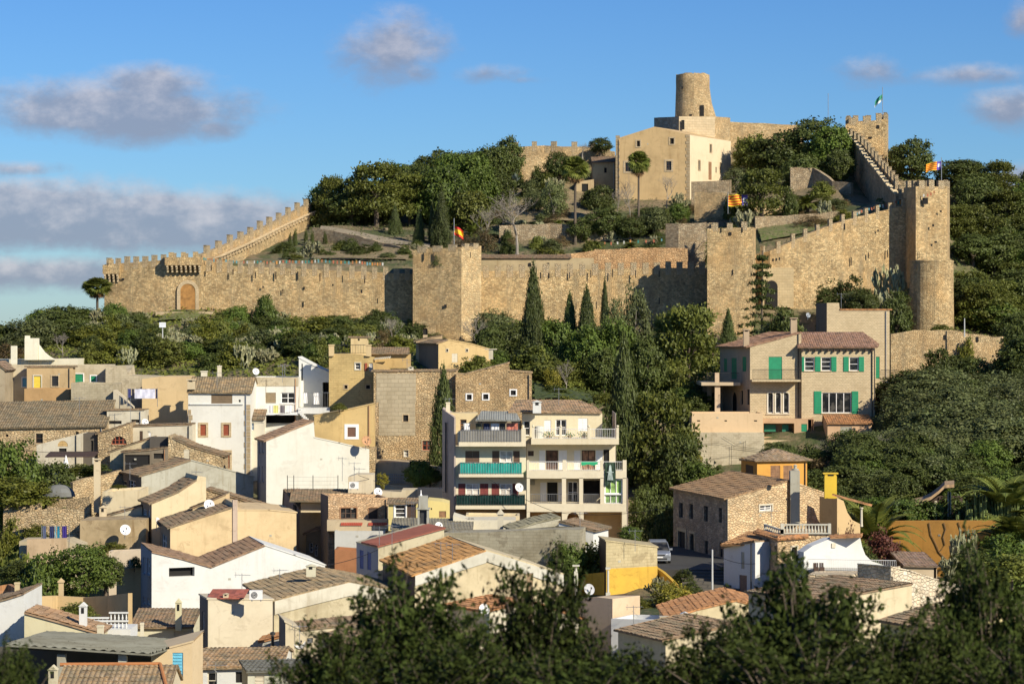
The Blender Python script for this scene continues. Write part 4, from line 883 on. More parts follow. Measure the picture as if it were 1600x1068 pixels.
r,F,G=house('white_house','large white double gable house with brown tiles on the middle slope',(237,197),(508,203),960,[(237,862),(285,873),(330,886),(372,869),(414,852),(460,867),(508,883)],WHITE,L=(220,205),roofs=['t','t','t','t','s','s'],mat2=plaster((.42,.37,.38),.1),tile=tilemat((.28,.17,.10),.4),  # white left side greyed so its shade sits in the colour
 ops=[(264,886,304,900,'H',{'dep':.5})],lops=[(224,870,227,895,'G'),(230,872,234,897,'G'),(224,932,227,942,'G'),(230,934,234,944,'G')])
r,F,G=house('tile_house','tiled house with tall chimney in front of the white double gable house',(205,178),(300,178),1000,[(205,979),(300,979)],plaster((.72,.66,.48),.3),depth=6,ridge=(951,4.5),ops=[(272,985,300,999,'S',{'c':PALE})]); chim(r,279,934,984,9,177.2,plaster((.74,.66,.42),.2),3)
r,F,G=house('box_house','plain cream box house with red roof strip and air conditioner on top',(325,171),(426,173),1016,[(325,936),(372,936),(426,937)],plaster((.68,.58,.42),.25),L=(312,174),roofs=['s','s'],mat2=plaster((.20,.17,.15),.3),lops=[(316,955,319,985,'G')])  # left side near black, shade put into its colour
mb=MB(); z=Zp(936,171); mb.box((X(322,171),171.2,z+.012),(X(380,171)-X(322,171),0,0),(0,3.6,.25),(0,0,.06)); mb.build('roof_sheet',TILER,r)
chim(r,353,926,936,8,171.5,CREAM,3)
r,F,G=house('long_roof_house','house with long low mossy tile roof and pale concrete edge below the white double gable',(428,176),(640,184),1010,[(428,938),(490,922),(545,909),(612,921),(640,928)],plaster((.58,.49,.32),.8),L=(384,187),roofs=['t','t','t','t'],mat2=plaster((.5,.43,.32),.4),tile=tilemat((.34,.24,.13),.9))
mb=MB(); F.t3=Vector((F.t.x,F.t.y,0))
for (a,b,c_,d_) in ((428,938,490,922),(490,922,545,909),(545,909,612,921)):
    (u0,z0),(u1,z1)=F.uz(a,b),F.uz(c_,d_)
    for k in range(8):
        f0,f1=k/8,(k+1)/8; p=[F.P(u0+(u1-u0)*f,z0+(z1-z0)*f-dz,-.10) for f,dz in ((f0,.02),(f1,.02),(f1,.95),(f0,.95))]; mb.poly(p); mb.poly([p[3],p[2],p[2]+Vector((0,.1,0)),p[3]+Vector((0,.1,0))])
mb.build('fascia',plaster((.66,.60,.48),.6),r); chim(r,486,881,900,14,183,plaster((.72,.66,.48),.3),3)
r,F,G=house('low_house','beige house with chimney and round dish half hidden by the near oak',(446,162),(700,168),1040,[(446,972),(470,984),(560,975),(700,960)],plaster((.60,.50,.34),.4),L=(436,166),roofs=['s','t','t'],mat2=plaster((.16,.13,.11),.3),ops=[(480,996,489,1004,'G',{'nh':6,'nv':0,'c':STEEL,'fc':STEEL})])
r,F,G=house('lean_to','small orange tiled lean to with black flue pipe between the box house and beige house',(410,169),(446,169),1030,[(410,1002),(446,993)],plaster((.45,.42,.38),.4),depth=3,roofs=['t'],tile=TILEO,mat2=DARKW)
mb=MB(); mb.tube([W(426,1022,168),W(426,992,168)],.10,8); mb.lathe(W(426,991,168),[(.0,.0),(.17,0),(.17,.16),(.0,.22)],10); tag(mb.build('flue_pipe',IRON),'black metal flue pipe rising beside the small orange lean to roof','flue')
r,F,G=house('tile_house','white fronted low house with long tile roof and a dark door at the bottom',(300,152),(440,152),1080,[(300,1043),(440,1040)],WHITE,depth=7,ridge=(1014,4.0),tile=tilemat((.36,.23,.12),.9),ops=[(324,1050,339,1076,'G',{'fc':PALE,'c':DARKW}),(368,1049,379,1066,'H')])
r,F,G=house('grey_roof_hut','small hut with dark grey sloping roof slabs in front of the tile roof',(387,146),(520,146),1085,[(387,1048),(520,1046)],plaster((.62,.60,.48),.3),L=(378,148),ridge=(1032,2.5),tile=plaster((.17,.165,.14),.6),ops=[(398,1054,413,1075,'S',{'c':PALE})],mat2=GREY)
house('shutter_house','beige wall house with light blue shutters at the lower left',(236,141.5),(300,141.5),1085,[(236,1020),(262,1013),(299,1003)],plaster((.76,.57,.34),.12),depth=5,roofs=['s','s'],ops=[(269.5,1019,286,1059,'S',{'c':plain((.16,.50,.66))})])
# open shed with corrugated roof
r=thing('open_barn','wide open barn with grey corrugated roof on concrete posts at the lower left','barn',W(120,1045,138))
mb=MB(); a=W(8,1008,137.5); b=W(236,1023,137.5); c_=W(300,1003,148); d_=W(72,989,148)
mb.tiles([a,b,c_,d_],per=.34,course=9,amp=.12,lift=.02); mb.build('roof',plaster((.24,.23,.18),.8),r)
for px in (96.5,192): mb=MB(); mb.cube(W(px,1075,138.2),.45,.4,54*138/FP); mb.build('post',GREY,r)
mb=MB(); e=(X(240,147)-X(-20,147)); mb.box(W(-20,1075,147),(e,0,0),(0,.2,0),(0,0,2.4)); mb.box(W(12,1013,138.1),(X(234,138)-X(12,138),0,-.45),(0,.12,0),(0,0,.1)); mb.build('back_wall',plaster((.10,.09,.075),.4),r)  # near-black wall paints the dark under the barn roof
r,F,G=house('tile_house','barrel tiled roof with orange rim at the very bottom left',(88,127),(262,127),1110,[(88,1082),(262,1082)],plaster((.70,.58,.40),.2),depth=5,ridge=(1040,3.0),tile=tilemat((.32,.22,.12),.8),oh=.1)
mb=MB()
a=W(94,1039,130.0);b=W(250,1038,130.0); mb.tube([a+UP*.05,b+UP*.05],.10,8); mb.tube([b+UP*.05,W(262,1084,126.8)+UP*.1],.10,8); mb.build('ridge_tile',plaster((.50,.20,.07),.3),r)
r=thing('chimney_pot','small pale chimney with pitched cap at the bottom left','chimney',W(83,1068,127)); chim(r,83,1038,1090,13,127,plaster((.66,.58,.40),.4),3)
house('white_house','white blank gable end at the left frame edge',(-30,160),(38,160),1015,[(-30,946),(10,936),(38,927)],WHITE,depth=6,roofs=['t','t'],tile=TILE)
house('yellow_house','pale yellow wall with tile edge descending right beside the white gable end',(38,156),(152,156),1010,[(38,957),(90,971),(152,989)],plaster((.72,.63,.40),.14),depth=4,roofs=['t','t'],tile=tilemat((.36,.22,.12),.4))
cwall('courtyard_wall','curved ochre courtyard wall under the dark green citrus trees',[(38,932,970,176),(90,930,970,179),(130,933,968,179),(168,930,968,177),(200,926,965,172)],.3,plaster((.60,.42,.21),.3),cat='wall',jag=0)
cwall('stone_wall','stepped red and ochre courtyard edge left of the citrus trees',[(-20,918,950,182),(12,912,950,182),(38,925,960,178)],.3,TILEO,cat='wall',jag=0)
r=thing('chimney_pot','slim ochre chimney among the citrus trees','chimney',W(95,935,181)); chim(r,95.5,902,938,7,181,plaster((.66,.48,.26),.2),2)
r=thing('chimney_pot','short ochre chimney near the left frame edge above the white gable','chimney',W(27,922,165)); chim(r,27,909,932,7,165,plaster((.66,.52,.30),.3),1)
r=thing('chimney_pot','white house shaped chimney rising beside the yellow tile edge','chimney',W(130,976,156)); chim(r,130,940,985,11,157,WHITE,3)
r=thing('chimney_pot','small cream chimney pier at the end of the yellow tile edge','chimney',W(157,985,154)); chim(r,157,976,1000,9,154,plaster((.8,.7,.5),.2),1)
r=thing('chimney_pot','thin cream post chimney standing before the tiled house','chimney',W(222,990,150)); chim(r,222,972,1003,5,150,plaster((.8,.7,.5),.2),1)
r=thing('chimney_pot','tall cream chimney left of the terrace with plants','chimney',W(152,768,241)); chim(r,152,716,800,9.5,241,CREAM,0)
r=thing('chimney_pot','house shaped little chimney at the foot of the cream terrace wall','chimney',W(161,810,233)); chim(r,161,789,815,10,233,CREAM,3)
# balustrade terrace
r=thing('balustrade','white balustraded terrace wall at the lower left beside the white chimney','balustrade',W(168,990,160)); s=161/FP
mb=MB(); mb.box(W(150,1000,160.5),(X(204,160.5)-X(150,160.5),0,0),(0,3,0),(0,0,.7)); mb.build('wall',WHITE,r)
for (a,b,yt,yb,d) in ((118,170,966,978,164),(170,200,958,971,165),(140,200,971,984,161)):
    mb=MB(); A_=W(a,yt,d); B_=W(b,yt,d); L=(B_.x-A_.x); h=(yb-yt)*d/FP; mb.box(A_,(L,0,0),(0,.2,0),(0,0,.1)); mb.box(A_-UP*h,(L,0,0),(0,.2,0),(0,0,.1)); n=int(L/.24)
    for i in range(n): mb.lathe(A_+Vector(((i+.5)*L/n,.1,-h+.1)),[(.03,0),(.065,h*.25),(.04,h*.5),(.03,h-.1)],6)
    mb.build('baluster_rail',WHITE,r)
house('planter_house','small ochre planter wall with agaves left of the white double gable house',(182,205),(221,205),935,[(182,889),(221,887)],plaster((.66,.48,.25),.4),depth=2)
house('planter_house','pale pink yard wall behind the agave planter',(170,212),(222,212),900,[(170,861),(222,859)],plaster((.70,.56,.40),.25),depth=1.5)
for i,(P,lb) in enumerate([([(114,754,790,246),(150,742,790,248),(196,732,770,250)],'rubble garden wall climbing right behind the tall cream chimney'),([(72,779,815,241),(140,776,830,240)],'rubble retaining wall with flat top below the grey dome shaped roof'),([(5,788,820,236),(64,786,830,236)],'rubble retaining wall at the left frame edge in the lower garden'),([(38,805,845,233),(75,792,845,233),(130,800,840,233)],'rough stone wall with square hole behind the blue washing')]):
    cwall('garden_wall',lb,P,.5,ST3,cat='stone wall',jag=.12)
house('garden_room','low rendered garden terrace with clothes line and grey gate',(30,220),(125,220),885,[(30,845),(103,844),(125,853)],plaster((.56,.46,.30),.5),depth=4)
cwall('garden_parapet','low stained parapet in front of the blue clothes on the left terrace',[(42,842,855,219),(104,840,855,219)],.25,plaster((.62,.44,.27),.8),cat='wall',jag=0)
mb=MB(); c=W(92,775,244); R0=26*244/FP; rows=[]
for k in range(5): t=k/4; rows.append([c+Vector((math.cos(a)*R0*math.cos(t*1.5),math.sin(a)*R0*.8*math.cos(t*1.5),1.15*math.sin(t*1.5))) for a in [i*2*math.pi/20 for i in range(21)]])
mb.grid(rows); tag(mb.build('dome_roof',plaster((.20,.20,.19),.5)),'low grey dome shaped roof in the left garden below the tree','roof')

# ================================================================ TOWN, middle
QW={'trim':ASH,'tw':.22,'c':REDW}
r,F,G=house('white_house','tall white village house with tiled roof and red shutters',(294,262),(392,262),745,[(294,612),(392,613)],plaster((.80,.76,.68),.12),depth=8,ridge=(589,4.2),tile=tilemat((.36,.25,.13),.9),ops=[(330,616,363,631,'S',{'c':plain((.20,.14,.08))}),(313,663,322,680,'S',QW),(349,663,358,680,'S',QW),(349,706,359,731,'S',QW),(373,624,376,628,'H')])
mb=MB(); F.t3=Vector((F.t.x,F.t.y,0)); _,zt=F.uz(300,632); _,z0=F.uz(300,744)
fbox(mb,F,.15,zt,F.L-.8,zt+.12,-.14,.0); mb.build('string_course',WHITE,r)
mb=MB()
for k in range(13): zz=zt-.5-k*.55; fbox(mb,F,F.L-(.5+.2*(k%2)),zz,F.L-.05,zz+.5,-.04,0)
mb.build('quoins',QN,r); mb=MB()
for k in range(5): zz=zt-1.0-k*.55; fbox(mb,F,.05,zz,.3+.15*(k%2),zz+.5,-.04,0)
mb.build('quoins',QN,r)
chim(r,299,592,608,11,261.9,CREAM,0); chim(r,343,571,590,6,268,plaster((.78,.68,.5),.2),1); chim(r,319,579,590,9,268,plaster((.8,.72,.56),.2),1)
r,F,G=house('white_terrace_house','white house with roof parapet, glass doors and cluttered balcony right of the tall white house',(394,268),(466,268),745,[(394,589),(466,589)],plaster((.80,.76,.68),.15),depth=6,ops=[(415,613,431,630,'S',{'c':plain((.28,.21,.12))}),(439,613,461,630,'G',{'nv':1}),(415,648,461,661,'H',{'dep':1.0})])
mb=MB(); mb.box(W(394,603,267.95),(X(466,268)-X(394,268),0,0),(0,.3,0),(0,0,14*268/FP)); mb.build('parapet',plaster((.60,.50,.34),.6),r)
slab(r,'balcony_slab',414,466,645,648,265.6,2.5,WHT); railing(r,W(415,645,265.7),W(466,645,265.7),1.0,WHT)
house('white_terrace_house','white lower terrace front with brown curtains under the cluttered balcony',(394,264.5),(466,264.5),770,[(394,670),(466,662)],plaster((.78,.74,.64),.2),depth=3,ops=[(398,706,402,745,'H')])
for (fx,mt,lb) in [(.16,plain((.6,.6,.62)),'grey cloth drying on the white balcony rail'),(.32,plain((.62,.6,.2)),'yellow green cloth drying on the white balcony rail'),(.52,plain((.15,.13,.14)),'dark garment drying on the white balcony rail'),(.75,plain((.8,.8,.8)),'white sheet drying on the white balcony rail')]:
    px=415+51*fx; m=MB(); a=W(px-4,633,265.6); m.grid([[a+Vector((i*.1,math.sin(i*1.9)*.03,-k*.2)) for i in range(6)] for k in range(5)]); tag(m.build('cloth',mt),lb,'laundry')
house('tiled_porch','small tiled porch with blue window right of the tall white house',(389,263),(412,263),760,[(389,654),(412,654)],plaster((.74,.66,.52),.2),depth=2.5,ridge=(640,2.4),tile=TILE,ops=[(390,660,397,672,'G',{'pane':plain((.12,.2,.3))})])
r,F,G=house('white_tall_house','tall narrow white house with steeply sloping top',(467,271),(515,271),700,[(467,559),(495,574),(515,583)],plaster((.80,.78,.72),.08),depth=5,roofs=['s','s'],ops=[(471,568,473,594,'H'),(504,597,514,636,'H',{'dep':1})])
slab(r,'terrace_wall',466,515,637,646,267,3,WHITE); railing(r,W(486,637,267.1),W(515,637,267.1),1.6,STEEL,8)
laundry(472,500,613,267.6,[(.05,.3,1.1,WHT,'towel','white towel nearest the steep white house on its clothes line'),(.62,.95,1.2,WHT,'sheet','white sheet hanging on the clothes line of the steep white house')],'clothes line on the terrace of the steep topped white house',poles=False)
mb=MB()
for i in range(9): a=W(466+i*2.6,646+i*2.6,265.5); mb.box(a,(.3,0,0),(0,1.2,0),(0,0,.17)); 
mb.build('steps',WHITE,thing('outside_stair','white outside stair running down right from the cluttered balcony','stair',W(466,670,265.5)))
r,F,G=house('white_gable_house','large blank white gable house stepping down to the right in the middle rows',(416,243),(577,248),800,[(416,688),(455,672),(490,658),(492,684),(530,692),(564,700),(566,700),(577,701)],plaster((.70,.665,.58),.15),L=(402,248),roofs=['t','t','f','s','s','f','f'],mat2=plaster((.34,.30,.28),.3),lops=[(405,690,407,706,'G'),(410,690,412,706,'G'),(405,728,407,752,'G'),(410,728,412,752,'G')],tile=tilemat((.36,.22,.13),.4))  # left face of the white gable darkened, painted shade
house('ochre_house','ochre wall house with white framed brown window next to the big stone wall',(491,253),(584,253),720,[(491,650),(535,642),(584,631)],plaster((.66,.46,.20),.35),depth=3,ops=[(543,667,556,682,'S',{'c':plain((.16,.08,.05)),'trim':WHT,'tw':.3})],roofs=['s','s'])
house('stone_house','narrow rubble strip with brown window under the round brick dish',(564,249),(586,249),745,[(564,699),(586,700)],ST3,depth=3,ops=[(566,714,572,730,'S',{'c':WOOD,'trim':WHT})])
r,F,G=house('tower_house','yellow block tower house with roof terrace and shuttered windows',(514,268),(583,268),660,[(514,553),(548,552),(583,558)],plaster((.66,.47,.20),.6,True),depth=7,ops=[(555,567,563,577,'G',{'trim':PALE,'tw':.1}),(577,567,584,579,'G',{'nv':3}),(538,601.5,543,607,'H',{'trim':ASH,'tw':.1}),(572,601.5,578,607,'H',{'trim':ASH,'tw':.1})])
mb=MB(); F.t3=Vector((F.t.x,F.t.y,0)); 
for a in (570,584.5): u,z1=F.uz(a,567); u1,_=F.uz(a+4,567); _,z0=F.uz(a,579); fbox(mb,F,u,z0,min(u1,F.L+.3),z1,-.1,-.02)
mb.build('shutter',REDW,r)
for px in (518,576): chim(r,px,538,556,8,268,plaster((.70,.52,.28),.3),1)
railing(r,W(522,552,268.1),W(572,552,268.1),.9,IRON,12)
house('roof_room','small roof room with tiled cap on top of the yellow tower house',(548,270),(574,270),560,[(548,527),(574,527)],plaster((.70,.53,.28),.3),depth=2,roofs=['t'],ops=[(559,529,562,532,'H')])
r=thing('tile_roof_house','long low tiled roof with pergola beams right of the yellow tower house','house',W(600,560,272)); tiled(r,[W(573,553,271),W(640,553,271),W(640,543,275),W(573,543,275)]); mb=MB(); mb.box(W(574,575,271.5),(X(640,271.5)-X(574,271.5),0,0),(0,3.5,0),(0,0,22*271/FP)); mb.build('wall',OCH,r)
mb=MB()
for i in range(8): mb.box(W(585+i*3.2,562-i*.3,268.2),(.1,0,0),(0,2.6,.1),(0,0,.12))
mb.build('pergola_beam',PALE,r)
cwall('stone_ledge','small ledge wall with yellow plaster and plants on the roof of the yellow tower house',[(583,566,590,267),(600,570,590,267),(612,578,590,267)],.5,OCH,cat='wall',jag=0)
r,F,G=house('big_stone_house','very tall rubble stone house with pale block patch and tiny windows left of the cypress',(584,262),(713,262),735,[(584,580),(713,579)],stone((.54,.41,.23),.28,.5,.5),depth=8,roofs=['t'],
 ops=[(630,648,638,658,'H',{'trim':ASH,'tw':.12}),(631,703,638,713,'G',{'trim':ASH,'tw':.1,'pane':GREY}),(660,688,674,703,'G',{'trim':ASH,'fc':REDW,'tw':.1})])
mb=MB(); F.t3=Vector((F.t.x,F.t.y,0)); u0,z1=F.uz(588,583); u1,z0=F.uz(650,680)
for (a,b,c_,d_) in ((588,583,650,628),(592,628,629,680),(629,628,649,647),(638.5,647,649,680),(629,659,638.5,680)):
    (u0,z1),(u1,z0)=F.uz(a,b),F.uz(c_,d_); fbox(mb,F,u0,z0,u1-.004,z1-.004,-.035,0)
mb.build('block_patch',ashlar((.50,.42,.28),.75,.42,.6),r); chim(r,642,572,580,8,262.5,PALE,3)
house('big_stone_house','long rubble stone house with white framed tiny windows right of the cypress',(712,260.5),(831,260.5),735,[(712,584),(728,585),(760,577),(795,568),(796.5,581),(831,583)],stone((.56,.41,.22),.28,.5,.3,2.2),depth=8,roofs=['f','s','s','f','s'],
 ops=[(729.5,616,737,624,'H',{'trim':WHT,'tw':.13}),(755,615.5,763,623.5,'H',{'trim':WHT,'tw':.13}),(798,609.5,806,617,'H',{'trim':WHT,'tw':.13}),(714.5,604,716.5,606,'H')])
r,F,G=house('ruined_house','small ochre house with sloping roof on the hill under the broad bastion',(685,290),(766,293),592,[(685,536),(700,531),(735,537),(766,546)],plaster((.64,.45,.21),.5),L=(650,297),roofs=['t','s','s'],mat2=plaster((.30,.2,.13),.4),ops=[(697,545,700,549,'H',{'trim':PALE,'tw':.06}),(728,545,731,549,'H',{'trim':PALE,'tw':.06}),(706,552,715,566,'S',{'c':PALE})])  # darker ochre on the left face paints its shade
mb=MB(); mb.cube(W(767,561,291),.5,.5,1.1); mb.cube(W(767,546,291),1.4,.7,.1); mb.build('post',PALE,r)
house('barn_tile','brown tiled roof on small pale house left of the broad bastion foot',(650,296),(690,296),590,[(650,532),(672,527),(690,524)],plaster((.55,.40,.24),.4),depth=3,roofs=['t','t'],ops=[(661,513,668,523,'H')])
house('stone_shed','little ruined stone lean to with a dark opening at the foot of the bastion',(655,326),(680,326),545,[(655,515),(680,512)],ST2,depth=2,ops=[(660,514,668,527,'H')])
# stone clad house and street
r,F,G=house('clad_house','stone clad house with two brown windows and a band of red slats',(513,221.5),(606,223),905,[(513,775),(606,777)],stone((.66,.47,.28),.3,.45,.15,2.6),L=(501,226),depth=6,mat2=plaster((.14,.11,.09),.3),  # near-black plaster on the left side stands in for shade
 ops=[(532,793,557,810,'G',{'trim':BRN,'fc':DARKW,'tw':.08,'nv':2}),(576,793,590,810,'S',{'trim':BRN,'c':DARKW,'tw':.05})])
slab(r,'balcony_band',511,606,812,829,220.6,1.5,plaster((.60,.47,.30),.4))
for a,b in ((532,566),(575,606)):
    mb=MB(); n=12
    for i in range(n): p=W(a+(b-a)*i/n,820.5,220.5); mb.box(p,(.12,0,0),(0,.05,0),(.07,0,.26))
    mb.build('slat_panel',plain((.50,.09,.05)),r)
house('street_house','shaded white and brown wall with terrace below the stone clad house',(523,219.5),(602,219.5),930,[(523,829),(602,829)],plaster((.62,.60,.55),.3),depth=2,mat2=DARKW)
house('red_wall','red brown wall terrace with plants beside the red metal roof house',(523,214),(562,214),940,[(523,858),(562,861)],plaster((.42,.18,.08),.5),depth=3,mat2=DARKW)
r,F,G=house('tile_house','cream house with curved tile roof and shaded side below the white gable house',(468,232),(506,232),880,[(468,793),(506,792)],plaster((.70,.58,.38),.3),L=(443,238),ridge=(765,6),tile=TILE,mat2=plaster((.36,.28,.23),.3),lops=[(458,788,464,802,'H')])  # darker plaster paints the shade on the left side
r=thing('tile_roof_house','tiled roof carrying fence posts right of the cream house in the middle','house',W(530,790,231)); tiled(r,[W(452,783,228),W(570,784,228),W(572,765,236),W(455,765,236)]); mb=MB(); mb.box(W(470,800,229),(X(560,229)-X(470,229),0,0),(0,7,0),(0,0,15*229/FP)); mb.build('wall',CREAM,r)
house('chimney_room','cream rooftop room with air conditioner above the tiled roof',(544,233),(583,233),790,[(544,745),(556,741),(583,741)],plaster((.72,.60,.42),.25),depth=3)
house('street_house','dark shaded narrow street front below the stone clad house',(478,228),(503,228),900,[(478,834),(490,829),(503,826)],plaster((.22,.17,.10),.3),depth=3,roofs=['t','t'],ops=[(484,848,489,862,'G'),(492,850,496,868,'G',{'arch':1})])  # street shadow put into the dark plaster colour
house('yellow_annex','pale yellow house front with white window and brown door under tile edging',(607,219),(651,219),840,[(607,786),(651,785)],plaster((.74,.60,.24),.15),depth=3,ridge=(779,1.5),tile=TILE,ops=[(617,788,634,808,'G',{'nv':0,'nh':2,'trim':WHT,'tw':.1}),(636,786,650,812,'S',{'c':DARKW,'n':'door'})])
house('yellow_annex','bright yellow rooftop wall below the apartment block left side',(668,224),(701,224),815,[(668,781),(690,783),(701,786)],plaster((.80,.64,.26),.15),depth=4,ops=[(686,798,697,808,'S',{'c':WOOD,'n':'door'}),(673,793,675,796,'H')])
house('rooftop_wall','cream wall with white dish behind the yellow rooftops',(583,230),(652,230),800,[(583,768),(627,768),(628,765),(652,765)],plaster((.66,.54,.36),.3),depth=3)
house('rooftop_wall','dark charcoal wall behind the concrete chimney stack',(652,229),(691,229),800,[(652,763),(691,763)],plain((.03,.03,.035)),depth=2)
r,F,G=house('tile_roof_house','house with grey corrugated roof around the concrete chimney stack',(612,213),(737,213),850,[(612,826),(737,827)],plaster((.55,.48,.35),.5),depth=5,ridge=(810,4.4),tile=plaster((.28,.25,.19),.8),oh=.3)
r=thing('chimney_stack','tall square concrete chimney stack with open louvred top','chimney',W(662,830,211)); s=211/FP; mb=MB(); c=W(661.5,822,211.5)
for i in (-1,1):
    for j in (-1,1): mb.cube(c+Vector((i*.38,j*.38,0)),.16,.16,27*s)
mb.cube(c+Vector((0,0,27*s)),1.1,1.1,.12); mb.cube(c+Vector((0,0,27*s+.12)),.75,.75,19*s); mb.cube(c-Vector((0,0,.8)),1.0,1.0,.9); mb.build('stack',plaster((.42,.40,.34),.4),r)
mb=MB(); mb.cube(c+Vector((0,.05,.1)),.5,.5,25*s); mb.build('flue',IRON,r); mb=MB(); mb.lathe(c+Vector((-.2,0,46*s+.1)),[(.12,0),(.05,.2),(.04,.45),(0,.5)],8); mb.build('finial',WHT,r)
r,F,G=house('red_roof_house','house with red metal sheet roof and blue shutters in shade',(591,196),(694,204),930,[(591,856),(640,842),(694,827)],plaster((.56,.48,.32),.5),L=(557,201),roofs=['s','s'],mat2=plaster((.42,.37,.37),.2),lops=[(562,859,568,888,'S',{'c':plain((.03,.06,.22)),'n':'shutter'}),(574,862,580,890,'S',{'c':plain((.03,.06,.22)),'n':'shutter'})])  # left side greyed, its shade put into the plaster colour
mb=MB(); A3=[F.P(-.2,F.uz(591,856)[1]+.12),F.P(F.L+.1,F.uz(694,827)[1]+.12)]; DD=Vector((X(557,201)-X(591,196),5.0,0)).normalized()*(3.6)
P0=A3[0]-DD.normalized()*.2; P1=A3[1]-DD.normalized()*.2; mb.tiles([P0,P1,P1+DD*1.12,P0+DD*1.12],per=.45,course=30,amp=.03,lift=.05); mb.build('roof',plaster((.36,.115,.07),.4),r)
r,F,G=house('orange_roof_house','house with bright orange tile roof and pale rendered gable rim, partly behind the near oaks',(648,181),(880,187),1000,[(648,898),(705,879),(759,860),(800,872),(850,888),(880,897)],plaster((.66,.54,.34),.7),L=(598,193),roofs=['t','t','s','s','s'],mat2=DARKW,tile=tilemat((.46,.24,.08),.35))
mb=MB(); F.t3=Vector((F.t.x,F.t.y,0))
for (a,b,c_,d_) in ((648,898,705,879),(705,879,759,860),(759,860,800,872),(800,872,850,888),(850,888,880,897)):
    (u0,z0),(u1,z1)=F.uz(a,b),F.uz(c_,d_); p=[F.P(u0,z0-.02,-.09),F.P(u1,z1-.02,-.09),F.P(u1,z1-.85,-.09),F.P(u0,z0-.75,-.09)]; mb.poly(p); mb.poly([p[3],p[2],p[2]+Vector((0,.09,0)),p[3]+Vector((0,.09,0))]); mb.poly([p[0],p[1],p[1]+Vector((0,.09,.02)),p[0]+Vector((0,.09,.02))])
mb.build('fascia',plaster((.66,.62,.52),.5),r)
house('concrete_house','long low grey concrete wall house behind the orange tile roof',(693,206),(906,204),925,[(693,832),(760,831),(815,830),(860,826),(906,827)],plaster((.44,.39,.28),.9,True),depth=3,roofs='flat')
house('concrete_house','grey block shed with sloping mossy roof in front of the apartment block',(803,208),(876,210),860,[(803,827),(840,816),(875,808)],plaster((.48,.44,.34),.6,True),L=(790,212),roofs=['t','t'],tile=plaster((.30,.27,.18),.7),mat2=BLACK)
house('white_shed','small white shed with a black square window beside the apartment block',(873,208),(927,207),870,[(873,815),(900,822),(927,829)],plaster((.78,.76,.72),.1),depth=4,roofs=['t','t'],ops=[(878,828,883,836,'H')])
r=thing('chimney_stack','tall slim cream chimney with pointed cap before the apartment block','chimney',W(782,835,212)); chim(r,782,794,840,9,212,plaster((.62,.55,.42),.3),2)
house('rooftop_wall','white low rooftop wall below the lowest dark glass balcony',(708,216),(806,216),845,[(708,805),(730,812),(806,812)],plaster((.74,.66,.50),.2),depth=4,ops=[(745,827,768,833,'H')])
house('rooftop_wall','cream blank patio wall under the apartment block balconies',(728,228),(812,228),850,[(728,804),(812,805)],plaster((.74,.60,.38),.2),depth=3)
# fence wall + rail left of the apartments
r=thing('block_fence','perforated grey block wall panel with round holes behind the tiled roofs','fence',W(610,765,250)); mb=MB(); s=250/FP
for i in range(15):
    for j in range(3):
        c=W(584+i*3.4,742+j*5,250); n=8; R1,R2=.09,.155
        for k in range(n):
            a,b=2*math.pi*k/n,2*math.pi*(k+1)/n; f=lambda q,rr:(c.x+math.cos(q)*rr,c.y,c.z+math.sin(q)*rr); mb.poly([f(a,R1),f(b,R1),f(b,R2),f(a,R2)])
mb.build('panel',plaster((.30,.32,.34),.2),r); mb=MB(); mb.box(W(582,775,250.3),(X(640,250)-X(582,250),0,0),(0,.2,0),(0,0,18*s)); mb.build('base',GREY,r)
house('garage','low pale wall with tile coping between the stone house and the apartments',(584,252),(690,252),760,[(584,721),(640,722),(690,729)],plaster((.55,.43,.27),.4),depth=5,ops=[(640,720,672,738,'H')])
# ================================================================ APARTMENT BLOCK
AP=plaster((.80,.69,.50),.10); APS=plaster((.50,.40,.34),.2); D=240; sA=D/FP  # side colour is the cream darkened, painting shade on the left wall
r=thing('apartment_block','cream apartment block with stacked balconies, turquoise and grey railings','apartment building',W(830,830,D))
def rect_face(parent,name,x0,x1,y0,y1,d,mat,ops=(),sink=0,th=None,arches=None):
    A=Vector((X(x0,d),d)); B=Vector((X(x1,d),d)); F=Face(A,B,Vector((0,1))); F.t3=Vector((1,0,0)); hl=[]
    for o in ops: add_op(parent,F,o,mat,hl)
    mb=MB(); build_face(mb,F,[(0,Zp(y0,d)),(F.L,Zp(y0,d))],Zp(y1,d)-sink,hl)
    if th:
        mb.poly([(A.x,d,Zp(y0,d)),(B.x,d,Zp(y0,d)),(B.x,d+th,Zp(y0,d)),(A.x,d+th,Zp(y0,d))])
        for q in (A,B): mb.poly([(q.x,d,Zp(y0,d)),(q.x,d,Zp(y1,d)-sink),(q.x,d+th,Zp(y1,d)-sink),(q.x,d+th,Zp(y0,d))])
        mb.poly([(A.x,d+th,Zp(y0,d)),(B.x,d+th,Zp(y0,d)),(B.x,d+th,Zp(y1,d)-sink),(A.x,d+th,Zp(y1,d)-sink)])
    mb.build(name,mat,parent); return F
BRS={'c':plain((.14,.08,.05)),'sw':.5}; BRR={'c':plain((.22,.05,.04)),'sw':.5}
CUR=plain((.55,.50,.44),.8,0,.3)
